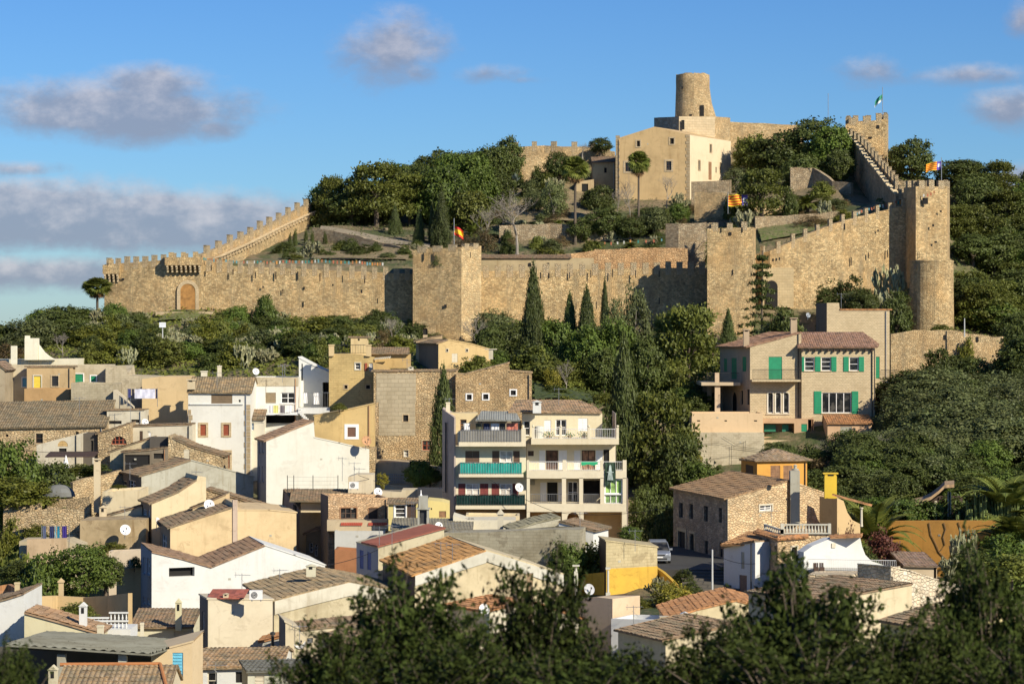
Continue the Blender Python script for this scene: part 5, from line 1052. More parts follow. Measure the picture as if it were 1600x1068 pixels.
# left block
rect_face(r,'wall',709,822,697,792,D+.0,AP,[(727,704,749,722,'S',BRS),(781,704,801,722,'G',{'pane':CUR,'nv':1}),(769,704,780,722,'S',BRS),(802,704,812,722,'S',BRS),
   (728,755,749,773,'G',{'pane':CUR}),(716,755,727,773,'S',BRR),(750,755,763,773,'S',BRR),(781,755,800,773,'G',{'pane':CUR}),(768,755,780,773,'S',BRR),(801,755,810,773,'S',BRR)],th=9)
rect_face(r,'lower_wall',709,822,792,835,D+.01,plaster((.50,.30,.15),.4),(),2,8.9)
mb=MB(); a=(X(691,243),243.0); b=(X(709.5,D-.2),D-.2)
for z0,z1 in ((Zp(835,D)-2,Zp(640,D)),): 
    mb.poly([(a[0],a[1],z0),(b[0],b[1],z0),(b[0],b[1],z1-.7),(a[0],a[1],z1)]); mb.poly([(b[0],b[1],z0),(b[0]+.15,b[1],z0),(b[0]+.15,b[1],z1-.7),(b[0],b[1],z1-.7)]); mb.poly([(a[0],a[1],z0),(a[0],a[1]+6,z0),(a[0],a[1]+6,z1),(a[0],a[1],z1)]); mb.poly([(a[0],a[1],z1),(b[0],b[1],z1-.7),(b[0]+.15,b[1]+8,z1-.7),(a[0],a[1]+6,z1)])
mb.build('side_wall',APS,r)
mb=MB(); mb.tube([(X(696.5,241.6),241.6,Zp(660,241)),(X(696.5,241.6),241.6,Zp(770,241))],.09,6); mb.build('downpipe',IRON,r)
chim(r,700,628,660,6,243,AP,1)
TOPB=[(717,818,690,697),(717,818,740,745),(712,822,789,795)]
for i,(x0,x1,y0,y1) in enumerate(TOPB): slab(r,'balcony_slab',x0,x1,y0,y1,238.6,1.45,AP)
mb=MB(); mb.box(W(808,745,239.2),(X(822,239)-X(808,239),0,0),(0,.9,0),(0,0,.01)); 
for (x0,x1,y0,y1,nm,mt,wav) in ((719,813,672,690,'balcony_screen',plaster((.32,.30,.27),.5),0),(719,815,723,740,'balcony_screen',plain((.015,.36,.29),.5,0,.2),1),(713,820,773,789,'balcony_screen',plain((.012,.04,.035),.25,0,.5),0)):
    mb=MB(); n=int((x1-x0)*.9); rows=[[],[]]
    for i in range(n+1):
        px=x0+(x1-x0)*i/n; off=-.03*(i%2); yt=y0+(random.uniform(-.8,.5) if wav else 0)
        rows[0].append(W(px,yt,238.65+off)); rows[1].append(W(px,y1,238.65+off))
    mb.grid(rows); mb.grid([[p+Vector((0,.05,0)) for p in q] for q in rows])
    for e in (0,-1): mb.poly([rows[0][e],rows[1][e],rows[1][e]+Vector((0,1.3,0)),rows[0][e]+Vector((0,1.3,0))])
    sc=mb.build(nm,mt,r); railing(sc,W(x0,y1,238.55),W(x1,y1,238.55),(y1-y0)*238.6/FP+.05,STEEL if y0<760 else IRON,int((x1-x0)/4),.018)
for px in (814.5,):
    mb=MB(); mb.box(W(px,697,238.62),(7*sA,0,0),(0,1.4,0),(0,0,27*sA)); mb.build('pier',AP,r)
mb=MB(); mb.box(W(715,694,239),(5*sA,0,0),(0,.5,0),(0,0,20*sA)); mb.box(W(755,745,239.9),(1.5*sA,0,0),(0,.1,0),(0,0,.5)); mb.build('pier',AP,r)
mb=MB(); mb.box(W(717.4,697,240.02),(.06,0,0),(0,.06,0),(0,0,.06)); 
rect_face(r,'roof_terrace_wall',702,746,645,697,243,plaster((.76,.60,.34),.15),[(719,655,729,672,'G',{'fc':BRN,'nv':0})],0,3)
r2=thing('awning','grey corrugated awning roof over the top left balcony of the apartment block','awning',W(780,690,242)); mb=MB(); mb.tiles([W(743,657,239.6),W(813,657,239.6),W(806,643,243),W(752,643,243)],per=.22,course=9,amp=.04); mb.build('roof',plaster((.34,.34,.31),.6),r2)
for px in (752,810): mb=MB(); mb.tube([W(px,690,239.9),W(px,656,239.9)],.04,5); mb.build('post',IRON,r2)
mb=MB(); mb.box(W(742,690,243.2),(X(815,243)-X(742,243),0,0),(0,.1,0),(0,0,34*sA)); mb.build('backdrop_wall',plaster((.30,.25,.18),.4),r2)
laundry(718,812,660.5,240.3,[(.07,.17,.85,WHT,'towel','white towel at the left end of the washing on the top left balcony'),(.27,.38,.7,plain((.10,.10,.05)),'garment','olive garment in the washing on the top left balcony'),(.40,.50,.8,plain((.03,.04,.09)),'garment','navy garment beside the olive one on the top left balcony'),(.52,.66,.8,plain((.75,.74,.72)),'sheet','white printed sheet in the middle of the washing, top left balcony'),(.67,.76,.7,IRON,'garment','black garment next to the red sheet on the top left balcony'),(.78,.97,.85,plain((.62,.20,.13)),'sheet','brick red sheet at the right end of the washing, top left balcony')],'clothes line crossing the top left balcony of the apartment block',poles=False)
dish(811.5,761,7,238.3,'white dish fixed at the right end of the lowest left balcony')
# right block
WS={'c':WHT,'sw':.62}
rect_face(r,'penthouse_wall',816,941,646,694,242.5,plaster((.76,.65,.44),.15),[(850,656,861,674,'S',{'c':WHT}),(868,655,885,680,'G',{'nv':1}),(903,653,918,673,'S',{'c':WHT}),(818,657,828,680,'G')],0,5)
mb=MB(); a=[W(838,646.5,241.9),W(941,646.5,241.9),W(934,638,244),W(905,626,249),W(845,625,249)]; mb.tiles([W(794,644,242.2),W(941,645,242.2),W(930,636,246),W(905,625.5,250),W(806,625.5,250)]); mb.build('roof',tilemat((.40,.26,.15),.7),r)
chim(r,839,625,645,13,241.5,WHITE,3)
slab(r,'balcony_slab',830,967,685,694,238.4,4.0,plaster((.78,.66,.46),.1))
pp=[(831,835),(874,878),(918,922),(963,967)]
mb=MB()
for a,b in pp: mb=MB(); mb.box(W(a,685,238.45),(X(b,238.4)-X(a,238.4),0,0),(0,.25,0),(0,0,17*sA)); mb.lathe(W((a+b)/2,667.5,238.55),[(.05,0),(.12,.08),(.1,.2),(0,.24)],8); mb.build('balcony_post',AP,r)
for (a,b) in ((835,874),(878,918),(922,963)): railing(r,W(a,685,238.55),W(b,685,238.55),15*sA,WHT)
mb=MB(); c=W(842.5,685,239.3); mb.lathe(c,[(.42,0),(.44,.6),(.42,1.15),(.1,1.2)],14); mb.build('water_tank',plaster((.74,.70,.60),.2),thing('water_tank','pale round tank on the upper right balcony','tank',c))
rect_face(r,'wall',823,962,694,746,D+.6,AP,[(842.5,703,852,737,'S',WS),(853,703,872,737,'G',{'pane':plain((.10,.05,.03),.8,0,.6),'c':WOOD,'fc':DARKW,'nv':1}),(873,703,886,737,'S',WS),(897,703,907,737,'S',WS),(909,703,930,737,'G',{'pane':plain((.30,.16,.09),.8,0,.6),'fc':DARKW}),(931,703,942,737,'S',WS),(825,704,834,712,'S',{'c':DARKW}),(943,702,952,740,'H')],0,8)
slab(r,'balcony_slab',823,979,735,747,238.5,2.2,AP)
mb=MB()
for a,b in ((823,827),(879,885),(938,943),(973,979)): mb=MB(); mb.box(W(a,735.5,238.52),(X(b,238.4)-X(a,238.4),0,0),(0,.28,0),(0,0,17*sA)); mb.build('balcony_post',AP,r)
for (a,b) in ((827,879),(885,938),(943,973)): railing(r,W(a,735,238.6),W(b,735,238.6),14*sA,WHT)
# loggia floor
rect_face(r,'wall',823,979,746,800,D+1.6,AP,[(844,753,854,786,'S',WS),(855,753,871,786,'H'),(872,753,880,786,'S',WS),(827,748,836,757,'S',{'c':GREY}),(887,752,903,786,'G'),(912,750,937,772,'H'),(946,750,970,784,'H')],0,7.5)
mb=MB()
for a,b in ((823,828),(878,884.5),(905,911),(938,944),(973,979)): mb=MB(); mb.box(W(a,788,238.5),(X(b,238.4)-X(a,238.4),0,0),(0,.3,0),(0,0,41.5*sA)); mb.build('column',AP,r)
slab(r,'floor_band',823,979,786.5,799,238.45,3.2,AP)
rect_face(r,'glazed_bay',944.2,972.8,747.5,786.4,238.75,WHT,[(945,748.5,972,771,'G',{'pane':plain((.26,.42,.12),.8,0,.5),'nv':2,'nh':0}),(945,772,972,786,'G',{'pane':plain((.20,.34,.11),.8,0,.5),'nv':2,'nh':0})],0,.2)
for (a,b) in ((828,878),(884.5,905),(911,938),(944,973)): railing(r,W(a,786.5,238.7),W(b,786.5,238.7),15*sA,STEEL)
# ground floor with arches
rect_face(r,'ground_wall',823,950,799,850,D+2.6,plaster((.66,.45,.24),.2),[(914,803,937,824,'S',{'c':WHT})],3,5)
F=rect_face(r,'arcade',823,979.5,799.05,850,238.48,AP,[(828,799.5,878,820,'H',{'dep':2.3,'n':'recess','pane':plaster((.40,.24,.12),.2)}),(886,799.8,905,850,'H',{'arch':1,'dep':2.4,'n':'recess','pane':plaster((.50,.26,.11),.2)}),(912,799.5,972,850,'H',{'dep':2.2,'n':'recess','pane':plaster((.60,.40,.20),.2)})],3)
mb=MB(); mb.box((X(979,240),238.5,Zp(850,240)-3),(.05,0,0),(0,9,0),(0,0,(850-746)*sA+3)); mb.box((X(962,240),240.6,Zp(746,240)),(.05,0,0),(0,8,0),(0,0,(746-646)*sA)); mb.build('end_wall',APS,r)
mb=MB()
P=[[W(945+17*i/5,722+y*11.5-(1.0*math.sin(math.pi*i/5) if y==3 else 0)+(2.5*math.sin(i*1.3+.5) if y==3 else 0),238.35+.06*math.sin(i*2+y)) for i in range(6)] for y in range(4)]
mb.grid(P); mb.grid([[p+Vector((0,.03,0)) for p in q] for q in P]); bn=mb.build('banner',plain((.03,.06,.035),.9,0,.2),None); tag(bn,'dark green banner with pale cross emblem hanging over the right balcony','banner')
mb=MB(); c=W(953.5,737,238.2); 
mb.lathe(c+Vector((0,0,-.75)),[(.0,0),(.30,.02),(.26,.5),(.16,.95),(.09,1.15),(.13,1.3),(0,1.45)],10); 
em=MB(); em.poly([c+Vector(v) for v in ((-.28,0,-.75),(.28,0,-.75),(.22,0,-.3),(.12,0,.25),(.1,0,.55),(0,0,.72),(-.1,0,.55),(-.12,0,.25),(-.22,0,-.3))]); em.box(c+Vector((-.32,-.01,-.05)),(.64,0,0),(0,.01,0),(0,0,.08)); em.build('emblem',plain((.35,.42,.38),.9,0,.5),bn)
mb=MB(); P=[[W(908+26*i/8,721+y*5+math.sin(i*1.4)*1.0*(y>0),238.3) for i in range(9)] for y in range(2)]; mb.grid(P); tag(mb.build('green_cloth',plain((.02,.38,.16))),'bright green cloth draped along the middle right balcony rail','cloth')
for i,(px,py,lb,cl) in enumerate([(858,683,'leafy pots at the foot of the pale round tank on the upper right balcony','.'),(890,683,'potted plant in the middle of the upper right balcony','.'),(912,683,'potted plant right of centre on the upper right balcony','.')]):
    q=thing('potted_plant',lb,'potted plant',W(px,685,239)); mb=MB(); mb.lathe(W(px,685,239),[(.13,0),(.18,.3),(0,.3)],8); mb.build('pot',BRN,q); mb=MB()
    for k in range(60):
        c=W(px,681,239)+Vector((random.gauss(0,.22),random.gauss(0,.15),random.gauss(.1,.18))); a=Vector((random.gauss(0,1),random.gauss(0,1),random.gauss(0,1))).normalized()*.1; b=a.cross(Vector((random.gauss(0,1),1,0))).normalized()*.05; mb.poly([c-a,c+b,c+a,c-b])
    mb.build('leaves',leafmat((.05,.12,.02)),q)
# ================================================================ VILLA
VS=ashlar((.66,.53,.33),.34,.18,.4); VSH=plaster((.52,.38,.25),.25); GSH={'c':GRN}  # second villa colour is darkened, painting shade on its left side
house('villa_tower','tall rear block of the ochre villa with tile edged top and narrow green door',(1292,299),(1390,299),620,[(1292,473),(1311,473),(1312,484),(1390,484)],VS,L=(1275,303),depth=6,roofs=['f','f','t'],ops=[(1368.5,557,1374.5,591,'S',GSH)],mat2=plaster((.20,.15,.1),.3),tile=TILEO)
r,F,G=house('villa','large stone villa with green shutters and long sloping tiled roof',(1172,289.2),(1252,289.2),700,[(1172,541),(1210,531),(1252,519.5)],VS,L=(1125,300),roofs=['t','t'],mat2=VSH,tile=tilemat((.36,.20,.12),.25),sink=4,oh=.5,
 ops=[(1201,557,1222,593,'S',{'c':GRN,'n':'door'}),(1199.5,613,1208,645,'G',{'arch':1,'nv':0,'nh':0,'trim':None}),(1211.5,613,1220,645,'G',{'arch':1,'nv':0,'nh':0}),(1224,613,1232.5,645,'G',{'arch':1,'nv':0,'nh':0})],
 lops=[(1131,560,1136,580,'S',GSH),(1143,559,1151,592,'S',{'c':GRN}),(1160,557,1166,580,'S',{'c':GRN}),(1128,612,1131,640,'H'),(1143,612,1151,644,'H',{'arch':1}),(1157,610,1161,632,'H'),(1167,608,1171,632,'H')])
mb=MB(); F.t3=Vector((F.t.x,F.t.y,0))
for a,b in ((1199.5,1208),(1211.5,1220),(1224,1232.5)):
    u0,z1=F.uz(a,613); u1,z0=F.uz(b,645); rr=(u1-u0)/2; c=F.P((u0+u1)/2,z1-rr,-.05)
    A1=arch_pts(c,Vector((F.t.x,F.t.y,0)),rr,8); B1=arch_pts(c,Vector((F.t.x,F.t.y,0)),rr+.13,8)
    for i in range(8): mb.poly([A1[i],A1[i+1],B1[i+1],B1[i]]); mb.poly([B1[i],B1[i+1],B1[i+1]+Vector((0,.06,0)),B1[i]+Vector((0,.06,0))])
    fbox(mb,F,u0-.1,z0,u0,z1-rr,-.05,0)
    fbox(mb,F,u1,z0,u1+.1,z1-rr,-.05,0)
u0,_=F.uz(1197,645); u1,_=F.uz(1234,645); _,z0=F.uz(1215,646); fbox(mb,F,u0,z0-.1,u1,z0,-.12,0); mb.build('arch_surround',PALE,r)
chim(r,1166,514,541,9,290.2,VSH,0); chim(r,1240,496,523,10,290.5,VSH,0)
slab(r,'balcony_slab',1175,1251,593,596,287.5,1.8,VS); railing(r,W(1176,593,287.6),W(1250,593,287.6),1.15,IRON,40,.016)
r,F,G=house('villa_wing','front wing of the villa with hipped tiled eaves, white windows and green shutters',(1252.5,288.5),(1367,288.5),700,[(1252.5,541.5),(1367,541.5)],VS,depth=10,roofs=['f'],sink=4,
 ops=[(1257,558,1272,579,'G',{'nh':2,'nv':0}),(1283,558,1298,579,'G',{'nh':2,'nv':0}),(1327,558,1341,579,'G',{'nh':1,'nv':0}),(1248.5,0,0,0,'G') if 0 else (1284,613,1330,645,'G',{'nv':3,'nh':0})])
mb=MB(); F.t3=Vector((F.t.x,F.t.y,0))
for (a,b,y0,y1) in ((1253,1256.5,557,580),(1273.5,1282,557,580),(1299,1307,557,580),(1318,1326,557,580),(1342,1350,557,580),(1272,1283.5,611,646),(1331,1341,611,646)):
    u0,z1=F.uz(a,y0); u1,z0=F.uz(b,y1); m=MB(); fbox(m,F,u0,z0,u1,z1,-.08,-.02); k=int((z1-z0)/.17)
    for i in range(k): zz=z0+(z1-z0)*(i+.3)/k; fbox(m,F,u0+.06,zz,u1-.06,zz+.06,-.105,-.078)
    m.build('shutter',GRN,r)
mb=MB(); fr=288.0; e0=W(1246,543,fr); e1=W(1371,543,fr); t0=W(1247,519.5,293.5); t1=W(1348,519.5,293.5)
mb.tiles([e0,e1,t1,t0]); mb.tiles([e1,W(1373,538,298),t1]); rf=mb.build('roof',tilemat((.30,.17,.11),.2),r)
mb=MB()
for i in range(12): mb.box(W(1254+i*9.8,549,288.1),(.14,0,0),(0,.5,0),(0,0,.25))
mb.build('eave_bracket',DARKW,r)
mb=MB(); mb.tube([W(1366.5,545,288.2),W(1366.5,640,288.2)],.06,6); mb.build('downpipe',IRON,r)
r=thing('villa_balcony','side balcony with railing and posts on the right of the villa','balcony',W(1390,650,292)); slab(r,'slab',1367.5,1412,593,606,290,4,VS); railing(r,W(1376,593,290.1),W(1403,593,290.1),1.1,IRON,16,.016)
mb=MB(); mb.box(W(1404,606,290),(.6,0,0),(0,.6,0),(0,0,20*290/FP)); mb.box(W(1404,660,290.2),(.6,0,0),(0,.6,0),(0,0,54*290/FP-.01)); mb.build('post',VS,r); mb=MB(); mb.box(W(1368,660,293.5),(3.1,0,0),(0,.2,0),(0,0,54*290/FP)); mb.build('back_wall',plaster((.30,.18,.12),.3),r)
r=thing('villa_terrace','covered side terrace with posts and balcony on the left of the villa','terrace',W(1120,650,297)); slab(r,'slab',1096,1157,597,602,291,8,plaster((.62,.48,.32),.3))
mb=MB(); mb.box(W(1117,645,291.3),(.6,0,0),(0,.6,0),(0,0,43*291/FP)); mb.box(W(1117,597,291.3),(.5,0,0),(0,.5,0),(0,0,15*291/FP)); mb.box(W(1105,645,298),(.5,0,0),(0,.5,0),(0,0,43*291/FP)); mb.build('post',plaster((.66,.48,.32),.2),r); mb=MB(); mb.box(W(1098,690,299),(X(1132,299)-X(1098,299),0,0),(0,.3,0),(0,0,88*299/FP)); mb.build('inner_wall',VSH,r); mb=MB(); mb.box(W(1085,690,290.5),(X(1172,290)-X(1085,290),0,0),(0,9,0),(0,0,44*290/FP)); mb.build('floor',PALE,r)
for a,b in ((1102,1107),(1112,1117)):
    mb=MB(); mb.box(W(a,644,298.9),(X(b,299)-X(a,299),0,0),(0,.1,0),(0,0,2.3)); mb.build('door',DARKW,r)
railing(r,W(1104,597,291.3),W(1117,597,291.3),1.05,IRON,9); railing(r,W(1124,597,291.3),W(1155,597,291.3),1.05,IRON,18)
house('terrace_wall','long smooth peach terrace wall in front of the villa',(1081,284.5),(1192,284.5),680,[(1081,645),(1192,645)],plaster((.76,.54,.32),.08),depth=5,ops=[(1089,656,1094,658,'H'),(1132,656,1136,658,'H'),(1178,656,1183,658,'H')])
r,F,G=house('retaining_wall','pale block retaining wall with cables beneath the peach terrace wall',(1078,282.5),(1194,282.5),745,[(1078,676),(1194,676)],plaster((.62,.52,.36),.6,True),depth=2,cat='wall')
mb=MB()
for pts_ in ([(1093,694),(1120,692),(1145,696),(1165,698),(1190,702)],[(1105,718),(1140,712),(1170,714)],[(1093,694),(1093,712)],[(1143,696),(1143,735)],[(1130,682),(1150,694),(1165,690)],[(1165,688),(1164,705)]): mb.tube([W(a,b,282.3) for a,b in pts_],.018,4)
mb.build('cable',IRON,r)
house('villa_basement','shaded basement front with green shutters below the villa balcony',(1192,287.5),(1272,287.5),700,[(1192,654),(1262,654),(1272,652)],plaster((.60,.38,.22),.2),depth=3,ops=[(1193,661,1241,682,'H',{'dep':1.4,'n':'recess','pane':plaster((.35,.22,.13),.2)}),(1252,662,1261,674,'S',GSH),(1262.5,655,1271,685,'H',{'dep':1})])  # back of the recess is the front plaster darkened, painted shade
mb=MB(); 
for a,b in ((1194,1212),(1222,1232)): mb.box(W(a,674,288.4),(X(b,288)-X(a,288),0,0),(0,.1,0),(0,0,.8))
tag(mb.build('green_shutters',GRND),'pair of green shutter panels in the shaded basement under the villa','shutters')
slab(thing('planter_wall','low pale planter wall with red flowers in front of the villa basement','wall',W(1225,695,286.5)),'wall',1190,1262,687,700,286,1,VS)
r,F,G=house('villa_porch','small peach porch house with tiled roof at the foot of the villa front',(1293,284),(1362,284),700,[(1293,661),(1362,661)],plaster((.66,.42,.25),.2),depth=4,ridge=(648,3.4),tile=TILEO,ops=[(1313,666,1331,690,'S',{'c':GREY})])
# ================================================================ STONE HOUSE AND NEIGHBOURS
SH=stone((.68,.52,.31),.36,.45,.25,1.8)
BW={'c':plain((.05,.03,.02))}
r,F,G=house('stone_house','big stone house with brown tiled roof, shaded door front and rubble gable',(1137,215),(1308,224),895,[(1137,778),(1180,766),(1232,751),(1270,764),(1308,777)],SH,L=(1052,229),roofs=['t','t','s','s'],mat2=stone((.48,.36,.24),.4,.5,.2,1.7),tile=tilemat((.30,.18,.09),.35),oh=.5,sink=4,  # left front uses the stone darkened to paint its shade
 ops=[(1187,789,1206,797,'G',{'trim':PALE,'nv':1})],
 lops=[(1061,785,1067,808,'H'),(1077,787,1083,810,'H'),(1100,790,1106,814,'H'),(1123,793,1128,816,'H'),(1060,830,1071,871,'H',{'trim':ASH,'tw':.3,'n':'door'}),(1078,833,1085,877,'H',{'arch':1,'trim':ASH,'tw':.2,'n':'door'}),(1101,844,1106,867,'H'),(1124,847,1129,870,'H')])
mb=MB(); mb.tube([W(1136,780,214.4),W(1136,885,214.4)],.07,6); mb.build('downpipe',IRON,r)
mb=MB(); mb.box(W(1235,820,219.5),(X(1250,216)-X(1235,216),0,0),(0,1.0,0),(0,0,86*216/FP)); mb.lathe(W(1242.5,734,216.2),[(.3,0),(.3,.12),(.14,.14),(.14,.35),(.2,.36),(0,.5)],10); mb.build('chimney',plaster((.44,.41,.33),.4),r)
house('curved_wing','ochre wing wall sweeping down right of the stone house gable',(1308,219),(1344,221),860,[(1308,777),(1318,782),(1324,800),(1332,812),(1344,818)],plaster((.62,.43,.22),.2),depth=2,roofs=['f']*4)
r=thing('tiled_porch','sloping tiled porch roof on a white post right of the stone house','porch',W(1330,820,214)); mb=MB(); mb.tiles([W(1300,773,213.3),W(1362,790,213.3),W(1362,790,216.3),W(1300,773,216.3)]); mb.build('roof',TILEO,r); mb=MB(); mb.lathe(W(1346,822,213.6),[(.14,0),(.11,.15),(.09,1.4),(.16,1.5),(.16,1.6),(0,1.6)],10); mb.build('column',PALE,r)
r=thing('yellow_chimney','bright yellow broad chimney right of the stone house','chimney',W(1297,775,217)); chim(r,1297.5,738,778,19,217,plaster((.78,.52,.05),.1),0,8)
r,F,G=house('orange_house','orange tower house with hipped tile roof and brown shutters',(1183,240.5),(1261,242),790,[(1183,720),(1261,720)],plaster((.74,.36,.07),.12),L=(1158,247),roofs=['f'],mat2=plaster((.62,.30,.06),.2),ops=[(1204,727,1219,752,'S',{'c':WOOD}),(1224,727,1238,752,'S',{'c':WOOD})],lops=[(1165,726,1177,745,'S',{'c':BLACK if 0 else DARKW})])  # left wall is the same orange darkened, shade in the colour
c1=F.P(-.4,Zp(719.5,241),-.4); c2=F.P(F.L+.4,Zp(719.5,241),-.4); c0=W(1155,718.5,247.5); c3=Vector((X(1240,247.5),247.5,c0.z)); ap=W(1211,701,244)
mb=MB(); mb.tiles([c1,c2,ap]); mb.tiles([c0,c1,ap]); mb.tiles([c2,c3,ap]); mb.tiles([c0,c3,ap]); mb.build('roof',tilemat((.36,.25,.15),.6),r)
r,F,G=house('small_tower','small stone tower with balustraded terrace and arched window',(1215,199),(1258,201),930,[(1215,838),(1258,838)],SH,L=(1181,204),roofs=['f'],sink=4,mat2=stone((.50,.38,.25),.4,.5,.2,1.7),ops=[(1236.5,854,1245,873,'H',{'arch':1,'trim':PALE,'tw':.13})],lops=[(1194,850,1199,872,'H',{'arch':1}),(1200.5,851,1205,873,'H',{'arch':1})])  # left wall stone darkened so its shade is painted in
A0=F.P(-.25,0,-.25);B0=F.P(F.L+.1,0,-.25); L0=Vector((X(1180,204.2)-.2,204.2,0)); z=Zp(838,199.5)
mb=MB(); q=lambda v,zz: Vector((v.x,v.y,zz)); mb.tiles([q(A0,z-.22),q(B0,z-.22),q(B0,z+.02)+Vector((0,.5,0)),q(A0,z+.02)+Vector((0,.5,0))]); mb.tiles([q(L0,z-.1),q(A0,z-.22),q(A0,z+.05)+Vector((.5,.4,0)),q(L0,z+.15)+Vector((.5,.4,0))]); mb.build('tile_course',TILEO,r)
house('stone_terrace','stone upper terrace body carrying the balustrade behind the small tower',(1222,202.5),(1296,202.5),900,[(1222,834),(1296,834)],SH,L=(1196,208),depth=4,roofs=['f'],mat2=GREY)
r=thing('balustrade','stone balustrade of the terrace in front of the stone house','balustrade',W(1258,834,202))
for (pa,da,pb,db,n) in ((1222,202.4,1296,202.4,15),(1196,208,1222,202.4,8)):
    a=W(pa,833.5,da); b=W(pb,833.5,db); b.z=a.z; mb=MB(); dd=(b-a); nn=Vector((-dd.y,dd.x,0)).normalized()*.1; h=.68
    mb.box(a-nn-UP*.0,dd,nn*2,(0,0,.1)); mb.box(a-nn+UP*h,dd,nn*2,(0,0,.11))
    for i in range(n): p=a+dd*(i+.5)/n+UP*.1; mb.lathe(p,[(.05,0),(.09,.15),(.05,.38),(.06,h-.1)],6)
    for e in (a,b): mb.cube(e,.24,.24,h+.14)
    mb.build('rail',plaster((.60,.56,.46),.4),r)
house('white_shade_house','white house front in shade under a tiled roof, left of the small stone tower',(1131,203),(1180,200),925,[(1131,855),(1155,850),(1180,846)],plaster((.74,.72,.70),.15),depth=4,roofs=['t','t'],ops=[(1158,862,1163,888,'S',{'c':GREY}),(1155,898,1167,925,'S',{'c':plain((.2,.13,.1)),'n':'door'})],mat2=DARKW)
r=thing('tile_roof_house','orange tiled pitched roof between the stone house and the small stone tower','roof',W(1160,850,205)); tiled(r,[W(1126,852,202),W(1183,851,200.5),W(1200,832,206),W(1172,833,208)],tilemat((.42,.22,.09),.25))
r,F,G=house('white_curved_house','bright white house with curved sweeping parapet and railed terrace',(1256,195),(1440,198),930,[(1256,862),(1270,852),(1297,841),(1344,839),(1347,853),(1352,866),(1362,876),(1380,882),(1405,890),(1420,900),(1440,905)],WHITE,depth=1.2,roofs=['f']*10)
mb=MB(); mb.tiles([W(1297,840.5,195.5),W(1346,838.5,195),W(1348,835,198.5),W(1297,837,198.5)]); mb.build('coping',TILEO,r)
railing(r,W(1262,890,193.2),W(1400,893,191.5),.85,WHT,50,.012)
mb=MB(); mb.box(W(1258,893,193.4),(X(1404,192)-X(1258,193),-1.5,0),(0,2.4,0),(0,0,.15)); mb.build('terrace_floor',GREY,r)
mb=MB(); F.t3=Vector((F.t.x,F.t.y,0)); u0,z1=F.uz(1299,848); u1,z0=F.uz(1305,855); fbox(mb,F,u0,z0,u1,z1,-.08,0); mb.build('vent_cover',PALE,r)
for i,px in enumerate((1272,1281)):
    mb=MB(); c=W(px,892,192.6); mb.box(c,(.35,0,0),(0,.5,0),(0,0,.3)); mb.box(c+Vector((0,.45,.3)),(.35,0,0),(0,.06,.05),(0,0,.25)); tag(mb.build('deck_chair',DARKW),'%s dark chair on the terrace of the bright white curved house'%('left','right')[i],'chair','dark terrace chairs')
house('white_stone_house','long pale stone house side with dark slot window below the white terrace',(1392,184),(1500,190),1000,[(1392,886),(1420,892),(1460,905),(1500,916)],stone((.74,.66,.50),.4,.3,.3),depth=3,roofs=['s','s','s'],mat2=stone((.70,.60,.42),.4,.4,.4),ops=[(1392.5,900,1395,908,'H')])
house('white_stone_house','pale stone terrace wall under the white railed terrace, behind oak leaves',(1262,190),(1396,188),1000,[(1262,897),(1330,897),(1396,889)],stone((.70,.60,.42),.4,.4,.4),depth=3,roofs='flat')
# orange wall and garden on the right
r,F,G=house('orange_wall','long glowing orange garden wall with bare creeper and palm shadow on the right',(1346,237),(1560,231),885,[(1346,814),(1450,813),(1560,813)],plaster((.78,.38,.08),.35),depth=.5,roofs=['f','f'],cat='garden wall')
mb=MB(); F.t3=Vector((F.t.x,F.t.y,0)); 
def fp(px,py,o=-.05): u,z=F.uz(px,py); return F.P(u,z,o)
for P in ([(1452,816),(1455,835),(1462,848),(1468,862),(1478,872)],[(1475,816),(1478,826),(1474,838),(1477,850),(1470,860)],[(1498,815),(1503,830),(1496,845),(1499,850)]): mb.tube([fp(*p) for p in P],.028,5)
mb.build('creeper_stem',BARK,r)
cwall('orange_wall','continuation of the orange wall under the hanging palm fronds at the right edge',[(1560,813,900,230),(1640,815,900,229)],.4,plaster((.66,.28,.05),.4),cat='garden wall',jag=0)
house('garden_hut','hut with dark tiled roof and white vent below the orange wall',(1412,217),(1464,217),925,[(1412,883),(1464,884)],plaster((.62,.48,.32),.3),L=(1385,222),ridge=(862,4.0),tile=tilemat((.26,.17,.12),.5),mat2=DARKW,roofs=['f'],ops=[(1459,886,1463,905,'H')])
r=thing('garden_hut','low curving thatched porch roof behind the date palms on the right','porch',W(1460,800,242)); mb=MB()
L=[(1418,783),(1440,779),(1455,772),(1468,762),(1476,754),(1491,753)]
rows=[[W(a,b+3,239)for a,b in L],[W(a,b-3,245) for a,b in L]]; mb.grid(rows); mb.grid([[p-UP*.3 for p in q] for q in rows]); mb.poly([*rows[0],*[p-UP*.3 for p in rows[0][::-1]]]); mb.build('roof',tilemat((.40,.26,.14),.3),r)
mb=MB()
for px in (1462,1482,1484): mb.cube(W(px,812,240.3),.22,.22,44*240/FP if px>1470 else 30*240/FP)
mb.build('post',PALE,r); mb=MB(); mb.box(W(1448,812,243),(3.4,0,0),(0,.1,0),(0,0,2.3)); mb.build('back_wall',plaster((.08,.05,.04),.2),r)  # dark wall added to paint the shade under the porch roof
